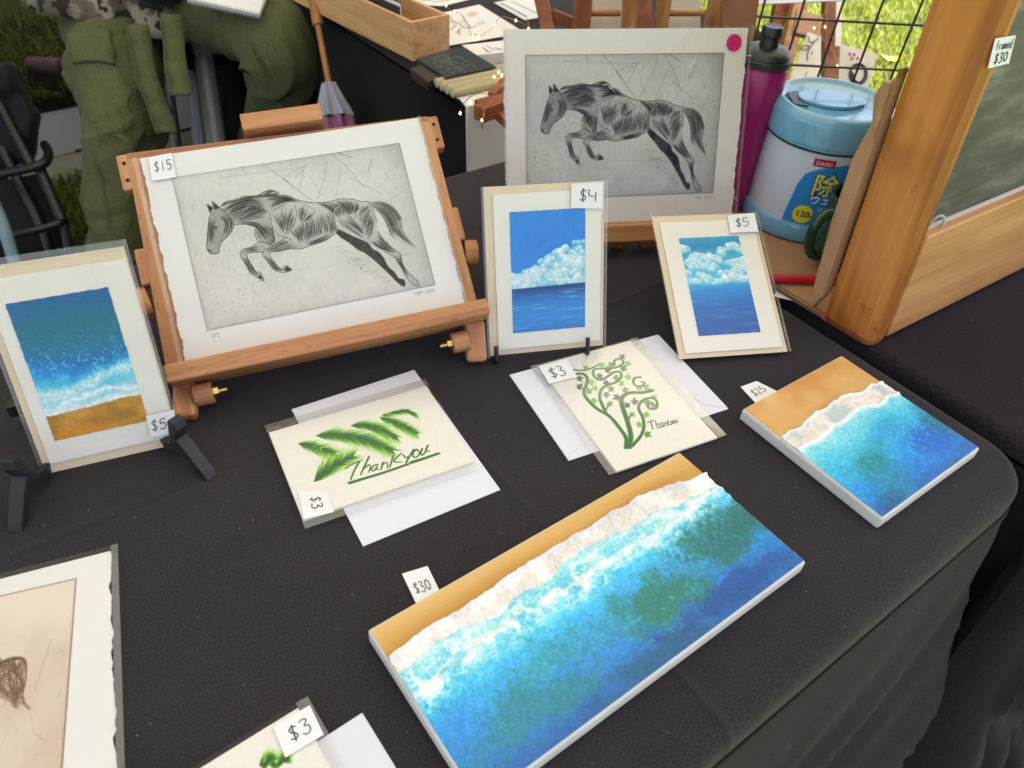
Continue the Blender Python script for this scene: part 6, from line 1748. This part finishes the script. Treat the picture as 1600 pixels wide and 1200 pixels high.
# fairy lights
def fairy(label, pts, bulbs):
    t = thing('fairy_lights', label, 'fairy lights', at(0, 0, 0), 'copper wire fairy lights')
    P = [p - np.array([0, 0, TZ]) for p in pts]
    MB().tube(smooth_line(P, 6), .00055, 6).build('wire', 'copper', t, smooth=60)
    for b in bulbs:
        b = b - np.array([0, 0, TZ])
        MB().lathe([(0, -.0026), (.0011, -.0018), (.0016, 0), (.0011, .0018), (0, .0026)], 10, tuple(b)).build('bulb', 'bulb', t, smooth=60)
fairy('copper wire fairy lights looped over the loose flower print', [bp(x, y, z) for x, y, z in ((692, 8, .02), (697, 10, .03), (709, 19, .03), (718, 20, .03), (727, 30, .02), (733, 44, .01), (737, 58, .008), (743, 52, .01), (746, 58, .008), (760, 50, .01), (774, 40, .02), (776, 32, .03), (786, 26, .03), (800, 30, .02), (815, 35, .02), (826, 42, .02), (822, 26, .03))],
      [bp(x, y, z) for x, y, z in ((697, 9, .03), (710, 18, .03), (694, 25, .03), (697, 38, .02), (739, 58, .009), (747, 59, .009), (773, 39, .02), (806, 32, .02), (826, 45, .02))])
fairy('copper wire fairy lights wound round the folded mini easel', [bp(x, y, z) for x, y, z in ((719, 178, .004), (722, 165, .02), (734, 152, .04), (748, 146, .05), (762, 148, .05), (770, 156, .04), (757, 170, .035), (756, 182, .03), (752, 192, .02), (755, 200, .01), (752, 196, .01))],
      [bp(x, y, z) for x, y, z in ((719, 177, .006), (735, 160, .04), (753, 188, .02), (772, 120, .03), (779, 113, .03), (784, 118, .03))])
fairy('copper wire fairy lights hanging on the floor easel post', [bpd(x, y, 1.55) for x, y in ((1296, 2), (1288, 20), (1276, 34), (1270, 44), (1282, 44), (1290, 38), (1284, 58), (1296, 72), (1304, 86), (1308, 100), (1294, 118), (1262, 124))],
      [bpd(x, y, 1.55) for x, y in ((1272, 44), (1289, 42), (1308, 103), (1260, 123))])

# umbrella leaning against the back table
um = thing('umbrella', 'furled pale grey and pink umbrella with a wooden handle leaning by the back table', 'umbrella', at(0, 0, 0))
ua, ub, uc, ud = [bpd(*q) - np.array([0, 0, TZ]) for q in ((484, -40, 1.50), (497, 40, 1.50), (514, 130, 1.50), (535, 260, 1.52))]
MB().tube([ua, ub], [.0105, .0105], 18).build('handle', 'umb_wood', um, smooth=40, bevel=.001)
MB().tube([ub, uc], .0062, 14).build('shaft', 'umb_wood', um, smooth=40)
ax = (ud - uc) / np.linalg.norm(ud - uc)
def pleat(p0, p1, r0, r1, mat, nm):
    u = np.cross(p1 - p0, (0, 1.0, 0)); u /= np.linalg.norm(u); v = np.cross((p1 - p0) / np.linalg.norm(p1 - p0), u)
    G = np.array([[p0 + (p1 - p0) * q + (r0 + (r1 - r0) * q) * (1 + .22 * math.sin(8 * a + 2 * q)) * (math.cos(a) * u + math.sin(a) * v) for a in np.linspace(0, 2 * math.pi, 65)] for q in np.linspace(0, 1, 8)])
    MB().sheet(G).build(nm, mat, um, smooth=60)
mid = uc + (ud - uc) * .42
pleat(uc, mid, .012, .034, 'brolly', 'canopy_cloth'); pleat(mid + (ud - uc) * .001, ud, .034, .040, 'brolly_pink', 'canopy_border')

# ================================================================== person behind the stall
def skin_mesh(name, verts, edges, radii, root, mat, parent, sub=2, disp=0.0):
    me = bpy.data.meshes.new(name); me.from_pydata([tuple(v) for v in verts], edges, []); me.materials.append(M[mat])
    o = bpy.data.objects.new(name, me); COL.objects.link(o); o.parent = parent
    sk = o.modifiers.new('skin', 'SKIN'); sk.use_smooth_shade = True
    for i, r_ in enumerate(radii):
        sv = me.skin_vertices[0].data[i]
        sv.radius = (r_, r_) if np.isscalar(r_) else r_
        sv.use_root = (i == root)
    md = o.modifiers.new('smooth', 'SUBSURF'); md.levels = sub; md.render_levels = sub
    if disp:
        tx = bpy.data.textures.new(name + '_folds', 'CLOUDS'); tx.noise_scale = .09; tx.noise_depth = 2
        dm = o.modifiers.new('folds', 'DISPLACE'); dm.texture = tx; dm.strength = disp; dm.mid_level = .5; dm.texture_coords = 'LOCAL'
    return o
pr_ = thing('person', 'person in olive cargo trousers and camouflage shirt seated with a notebook', 'person', Matrix.Identity(4))
LH, LK, LA = bpd(168, -25, 1.80), bpd(190, 190, 1.74), bpd(214, 430, 1.86)
RH, RK, RA = bpd(300, -10, 1.86), bpd(438, 74, 1.66), bpd(408, 225, 1.98)
PV = (LH + RH) / 2 + np.array([0, .08, .02])
CH = PV + np.array([.02, .03, .40]); NK = CH + np.array([.02, -.03, .15]); HD = NK + np.array([.02, -.05, .16])
LS, RS = CH + np.array([-.17, .02, .05]), CH + np.array([.17, .02, .05])
LW, RW = bpd(300, -62, 1.62), bpd(350, -90, 1.66)
LE, RE = bpd(240, -8, 1.64), RS + np.array([.08, -.12, -.25])
LT, RT = LA + np.array([.05, -.16, -.075]), RA + np.array([.05, -.15, -.06])
def mix3(a, b, t): return a * (1 - t) + b * t
vb = [PV, CH, NK, HD, HD + np.array([.01, -.01, .10]), LS, LE, LW, RS, RE, RW, LH, LK, LA, LT, RH, RK, RA, RT]
eb = [(0, 1), (1, 2), (2, 3), (3, 4), (1, 5), (5, 6), (6, 7), (1, 8), (8, 9), (9, 10), (0, 11), (11, 12), (12, 13), (13, 14), (0, 15), (15, 16), (16, 17), (17, 18)]
rb2 = [.11, .13, .055, .095, .07, .06, .036, .026, .06, .042, .026, .07, .055, .042, .03, .07, .055, .042, .03]
# fingers: four and a thumb from each wrist, curled over the notebook
for wi, we, sg_ in ((7, 6, 1), (10, 9, -1)):
    d0 = vb[wi] - vb[we]; d0 = d0 / np.linalg.norm(d0); sd_ = np.cross(d0, (0, 0, 1.0)); sd_ /= np.linalg.norm(sd_)
    palm = vb[wi] + d0 * .05; ip = len(vb); vb.append(palm); rb2.append(.026); eb.append((wi, ip))
    for k in range(4):
        b0 = palm + d0 * .035 + sd_ * (k - 1.5) * .017; b1 = b0 + d0 * (.030 + .004 * (k in (1, 2))) - np.array([0, 0, .010]); b2 = b1 + d0 * .018 - np.array([0, 0, .020])
        j = len(vb); vb += [b0, b1, b2]; rb2 += [.0095, .0085, .0075]; eb += [(ip, j), (j, j + 1), (j + 1, j + 2)]
    t0 = vb[wi] + d0 * .03 + sd_ * sg_ * .03; t1 = t0 + d0 * .03 + sd_ * sg_ * .014; j = len(vb); vb += [t0, t1]; rb2 += [.011, .009]; eb += [(ip, j), (j, j + 1)]
body = skin_mesh('body', vb, eb, rb2, 0, 'skin', pr_)
def leg_loft(mb, path, radii, seed, nfold, t_focus):
    """one trouser leg: a soft tube with diagonal cloth folds gathered at the bends"""
    P = smooth_line(path, 40); k = len(P); seg = 110
    rr = np.interp(np.linspace(0, 1, k), np.linspace(0, 1, len(radii)), radii)
    rs = np.random.RandomState(seed)
    T = np.gradient(P, axis=0); ds = np.linalg.norm(T, axis=1); T /= ds[:, None]
    S = np.cumsum(ds); A = np.linspace(0, 2 * math.pi, seg, endpoint=False)
    D = np.zeros((k, seg))
    for i in range(nfold):
        f0 = t_focus[rs.randint(len(t_focus))]; s0 = S[-1] * min(1, max(0, f0 + rs.normal(0, .10))); a0 = rs.uniform(0, 2 * math.pi)
        rm = np.interp(s0, S, rr); th = rs.choice([-1, 1]) * rs.uniform(.25, 1.0); L_ = rs.uniform(.035, .10); w_ = rs.uniform(.007, .015); am = rs.uniform(.004, .011) * rs.choice([1, 1, -.7])
        dx = (S[:, None] - s0); dy = ((A[None] - a0 + math.pi) % (2 * math.pi) - math.pi) * rm
        al = dx * math.sin(th) + dy * math.cos(th); pe = dx * math.cos(th) - dy * math.sin(th) + 6 * al * al * rs.uniform(-.5, .5)
        D += am * np.exp(-np.abs(pe / w_) ** 1.5) * np.exp(-(al / L_) ** 2)
    D += .010 * (fbm(S[:, None] * 9 + 0 * A[None], np.cos(A)[None] * 2 + np.sin(A)[None] * 1.3 + 0 * S[:, None], 2, seed) - .5)
    u = np.cross(T[0], (0, 0, 1.0)); G = np.zeros((k, seg + 1, 3))
    for i in range(k):
        u = u - T[i] * (u @ T[i]); u /= np.linalg.norm(u); w = np.cross(T[i], u)
        r_ = (rr[i] + D[i])[:, None]
        ring = P[i] + r_ * (np.cos(A)[:, None] * u + np.sin(A)[:, None] * w)
        G[i, :seg] = ring; G[i, seg] = ring[0]
    mb.sheet(G)
tmb = MB()
leg_loft(tmb, [PV + np.array([-.02, 0, .06]), bpd(172, 0, 1.80), bpd(180, 90, 1.76), bpd(195, 190, 1.74), bpd(189, 300, 1.78), bpd(194, 400, 1.84), LA + np.array([0, 0, -.03])], [.115, .104, .100, .090, .076, .066, .064], 3, 90, (.22, .45, .52, .58, .9))
leg_loft(tmb, [PV + np.array([.04, 0, .04]), bpd(300, 0, 1.80), bpd(375, 28, 1.70), bpd(436, 72, 1.65), bpd(440, 130, 1.76), bpd(424, 190, 1.90), RA], [.105, .086, .084, .080, .076, .066, .060], 8, 80, (.30, .42, .52, .58, .8))
trs = tmb.build('trousers', 'trouser', pr_, smooth=80)
# shirt with its loose hem over the hips
hz = bpd(150, 50, 1.66)
G = []
for q in np.linspace(0, 1, 26):
    row = []
    for a in np.linspace(0, 2 * math.pi, 81):
        cx, cy = mix3(PV, CH, q)[:2]
        rx, ry = .240 - .06 * q, .285 - .13 * q
        fl = 1 + .05 * math.sin(a * 6 + 3 * q) * (1 - q) + .04 * math.sin(a * 13 + 1) * (1 - q)
        z = hz[2] + q * (CH[2] + .10 - hz[2]) + .025 * math.sin(a * 3 + 1) * (1 - q)
        row.append((cx - .055 + rx * fl * math.cos(a), cy - .03 + ry * fl * math.sin(a), z))
    G.append(row)
MB().sheet(np.array(G)).build('camouflage_shirt', 'camo', pr_, smooth=60, solid=.003)
slv = skin_mesh('sleeves', [LS, LE, mix3(LE, LW, .80), CH, RS, RE, mix3(RE, RW, .85)], [(3, 0), (0, 1), (1, 2), (3, 4), (4, 5), (5, 6)], [.075, .066, .05, .10, .075, .062, .045], 3, 'navy', pr_, 3, .012)
MB().lathe([(0, .115), (.05, .105), (.088, .06), (.102, .0), (.098, -.05), (.06, -.09)], 24, tuple(HD + np.array([0, .03, .03]))).build('hair', 'hair', pr_, smooth=60)
# face: eyes, nose, mouth, ears on the front of the head
for sx_ in (-.032, .032):
    MB().lathe([(0, -.006), (.010, -.003), (.011, .002), (0, .006)], 14, tuple(HD + np.array([sx_ + .01, -.093, .045]))).build('eye', 'paper', pr_, smooth=60)
MB().tube([HD + np.array([.01, -.092, .045]), HD + np.array([.01, -.108, .012]), HD + np.array([.01, -.096, .006])], [.008, .014, .010], 10).build('nose', 'skin', pr_, smooth=60)
MB().tube([HD + np.array([-.016, -.092, -.022]), HD + np.array([.01, -.097, -.024]), HD + np.array([.036, -.092, -.022])], [.003, .006, .003], 8).build('mouth', 'label_red', pr_, smooth=60)
# cargo pocket and belt ends
def leg_patch(quad, depths, nm, mat='trouser', th=.007):
    n = 10
    P = [bpd(*q, d) for q, d in zip(quad, depths)]
    G = np.zeros((n, n, 3))
    for i in range(n):
        for j in range(n):
            s_, t_ = j / (n - 1), i / (n - 1)
            G[i, j] = (P[0] * (1 - s_) + P[1] * s_) * (1 - t_) + (P[3] * (1 - s_) + P[2] * s_) * t_
            bul = math.sin(math.pi * s_) * .014 + .004 * math.sin(7 * s_ + 5 * t_)
            G[i, j] -= CW * bul
    o = MB().sheet(G).build(nm, mat, pr_, smooth=60)
    sw = o.modifiers.new('lie_on_leg', 'SHRINKWRAP'); sw.target = trs; sw.offset = .004
    md = o.modifiers.new('thickness', 'SOLIDIFY'); md.thickness = th; md.offset = 0
    return o
def seam_line(path, d, nm='trouser_seam'):
    P = smooth_line([bpd(x, y, d) for x, y in path], 6)
    o = MB().tube(P, .0019, 6).build(nm, 'trouser', pr_, smooth=60)
    vg = o.modifiers.new('lie_on_leg', 'SHRINKWRAP'); vg.target = trs; vg.offset = .0022
    return o
for off in (0, 5):
    seam_line([(196, 100), (206, 140), (212 - off, 176), (200 - off, 208 - off), (176, 222 - off), (150, 214 - off), (134, 196 - off)], 1.62)
    seam_line([(232 + off, 60), (240 + off, 140), (236 + off, 240), (226 + off, 340), (222 + off, 420)], 1.66)
    seam_line([(142 - off, 236), (146 - off, 300), (152 - off, 380)], 1.66)
    seam_line([(388 + off, 66), (398 + off, 110), (408 + off, 160)], 1.58)
leg_patch([(100, 50), (172, 47), (180, 98), (114, 99)], (1.67, 1.655, 1.65, 1.66), 'cargo_pocket')
def strap(path, d0, d1, w, nm):
    P = smooth_line([bpd(x, y, d0 + (d1 - d0) * k / (len(path) - 1)) for k, (x, y) in enumerate(path)], 5)
    G = np.array([[p - CR * w / 2 - CW * .004 * math.sin(i * .9), p - CW * (.004 + .004 * math.sin(i * 1.3)), p + CR * w / 2 + CW * .003 * math.sin(i * .7)] for i, p in enumerate(P)])
    o = MB().sheet(G).build(nm, 'trouser', pr_, smooth=60, solid=.004)
    for s_ in (-.42, .42):
        MB().tube([p + CR * w * s_ - CW * .006 for p in P], .0011, 5).build('stitching', 'trouser', o)
strap([(216, 40), (222, 90), (236, 140), (250, 175), (260, 208)], 1.62, 1.62, .046, 'belt_end')
strap([(268, 24), (272, 70), (276, 110), (282, 150)], 1.60, 1.60, .046, 'belt_end')
# notebook on the knee
nb = thing('notebook', 'white spiral notebook resting on the seated person\'s thigh', 'notebook', Matrix.Identity(4))
NP = [bpd(*q, d) for q, d in (((270, -70), 1.60), ((430, -45), 1.58), ((404, 22), 1.53), ((292, -2), 1.54))]
nrm = np.cross(NP[1] - NP[0], NP[3] - NP[0]); nrm /= np.linalg.norm(nrm); nrm *= np.sign(nrm[2])
MB().add(NP + [p - nrm * .008 for p in NP], [(0, 1, 2, 3), (7, 6, 5, 4), (0, 4, 5, 1), (1, 5, 6, 2), (2, 6, 7, 3), (3, 7, 4, 0)]).build('page_block', 'paper', nb)
for i in range(22):
    p = mix3(NP[3], NP[2], (i + .5) / 22) - nrm * .004; ed = (NP[2] - NP[3]) / np.linalg.norm(NP[2] - NP[3]); iw = np.cross(nrm, ed)
    MB().tube([p + .006 * (math.cos(a) * nrm + math.sin(a) * iw) for a in np.linspace(0, 5.6, 10)], .0008, 5).build('wire_loop', 'steel', nb)
# stool under the person
st = thing('stool', 'grey steel tube stool carrying the seated person', 'stool', Matrix.Identity(4))
stc = PV + np.array([.02, .03, 0]); sh = PV[2] - .15
MB().lathe([(0, 0), (.17, 0), (.175, .01), (.175, .03), (.165, .035), (0, .035)], 40, (stc[0], stc[1], sh - .036)).build('seat', 'black_plastic', st, smooth=40)
for k, (tx_, bx_) in enumerate((((317, 72), (342, 255)), ((298, 60), (318, 255)))):
    A = bpd(tx_[0], tx_[1], 1.90 + .08 * k); B = bpd(*bx_, 1.96 + .08 * k); u = (B - A) / np.linalg.norm(B - A); B = A + u * (A[2] - .005) / -u[2]
    MB().tube([A - u * .10, B], .0245 if k == 0 else .022, 20).build('leg', 'steel', st, smooth=40)
for a in (1.2, 2.6): MB().tube([(stc[0] + .12 * math.cos(a), stc[1] + .12 * math.sin(a), sh - .037), (stc[0] + .2 * math.cos(a), stc[1] + .2 * math.sin(a), .003)], .014, 14).build('leg', 'steel', st, smooth=40)
bkt = leg_a = bpd(317, 70, 1.875)
MB().box(bkt, (.045, .03, .04)).build('bracket', 'steel', st, bevel=.003)
MB().lathe([(0, 0), (.008, 0), (.008, .002), (0, .002)], 16).build('bracket_bolt', 'seam', st).matrix_world = Matrix.Translation(tuple(bpd(317, 70, 1.848))) @ Vector((-CW[0], -CW[1], -CW[2])).to_track_quat('Z', 'Y').to_matrix().to_4x4()

# shoe of somebody behind the mesh
sp_ = bp(90, 128, -TZ)
sh_ = thing('shoe', 'mauve ribbed trainer seen dimly through the dark mesh wall', 'shoe', Matrix.Translation(tuple(bp(116, 132, -TZ))) @ Matrix.Rotation(R(8), 4, 'Z'))
G = []
for q in np.linspace(0, 1, 15):
    x = -.14 + .28 * q; hh = .075 + .09 * sst(.4, .8, q) ; ww = .045 * (math.sin(math.pi * min(1, .15 + .85 * q)) ** .4) + .008
    G.append([(x, ww * math.cos(a), .025 + hh * max(0, math.sin(a)) * (1 + .03 * math.sin(q * 50))) for a in np.linspace(0, math.pi, 15)])
MB().sheet(np.array(G)).build('upper', 'shoe', sh_, smooth=60)
MB().prism([(-.15, -.02), (-.12, -.045), (.10, -.045), (.15, -.03), (.15, .03), (.10, .045), (-.12, .045), (-.15, .02)], .0, .028).build('sole', 'sole', sh_, bevel=.006)

# black folding chair at the left edge
ch = thing('folding_chair', 'folded black camp chair with tubular frame and slack fabric at the left edge', 'camp chair', Matrix.Identity(4))
def ct(pts, r_, nm, mat='black_plastic'):
    MB().tube(smooth_line([bpd(*p) for p in pts], 5), r_, 12).build(nm, mat, ch, smooth=60)
ct([(-60, 284, 1.78), (0, 272, 1.78), (50, 262, 1.78), (70, 254, 1.79), (76, 240, 1.82), (70, 226, 1.86)], .0105, 'frame_tube')
ct([(-40, 384, 1.72), (20, 368, 1.74), (70, 356, 1.76), (96, 346, 1.78), (98, 338, 1.82)], .0095, 'frame_tube')
ct([(-6, 150, 1.80), (22, 205, 1.80), (50, 258, 1.80)], .011, 'frame_tube')
ct([(62, 262, 1.80), (80, 305, 1.79), (98, 346, 1.78)], .012, 'frame_tube')
ct([(98, 346, 1.79), (104, 372, 1.80), (112, 420, 1.82), (120, 470, 1.88)], .011, 'frame_tube')
ct([(-10, 200, 1.84), (20, 265, 1.84), (58, 340, 1.84), (80, 400, 1.86), (90, 460, 1.93)], .012, 'frame_tube')
ct([(-14, 310, 1.66), (4, 350, 1.66), (26, 420, 1.68)], .013, 'arm_tube', 'paleblue')
def fabric(rows, nm, mat='nylon'):
    G = np.array([[bpd(*p) for p in r_] for r_ in rows])
    G2 = np.array([smooth_line(r_, 5) for r_ in G]); G3 = np.stack([smooth_line(G2[:, j], 5) for j in range(G2.shape[1])], 1)
    MB().sheet(G3).build(nm, mat, ch, smooth=60, solid=.002)
fabric([[(-40, 88, 1.84), (-5, 100, 1.82), (14, 97, 1.82), (34, 112, 1.84)], [(-40, 130, 1.80), (0, 128, 1.77), (22, 128, 1.79), (38, 128, 1.84)], [(-40, 190, 1.80), (2, 165, 1.80), (36, 150, 1.80), (48, 158, 1.84)], [(-40, 240, 1.83), (10, 210, 1.82), (45, 190, 1.79), (63, 178, 1.83)], [(-40, 290, 1.84), (15, 240, 1.84), (46, 228, 1.82), (60, 205, 1.85)], [(-30, 320, 1.86), (20, 262, 1.86), (48, 256, 1.85), (57, 240, 1.87)]], 'fabric_panel')
fabric([[(-30, 270, 1.88), (10, 280, 1.86), (40, 275, 1.87), (60, 270, 1.88)], [(-30, 320, 1.86), (12, 330, 1.85), (46, 320, 1.86), (76, 318, 1.87)], [(-30, 380, 1.86), (16, 372, 1.85), (54, 366, 1.86), (92, 352, 1.87)], [(-20, 450, 1.93), (30, 440, 1.92), (70, 430, 1.92), (112, 420, 1.92)]], 'seat_panel')
leg_q = [bpd(*p) for p in ((-30, 200, 1.90), (6, 225, 1.90), (16, 300, 1.89), (-30, 300, 1.89))]
MB().add(leg_q, [(0, 1, 2, 3)]).build('side_panel', 'teal', ch, solid=.004)
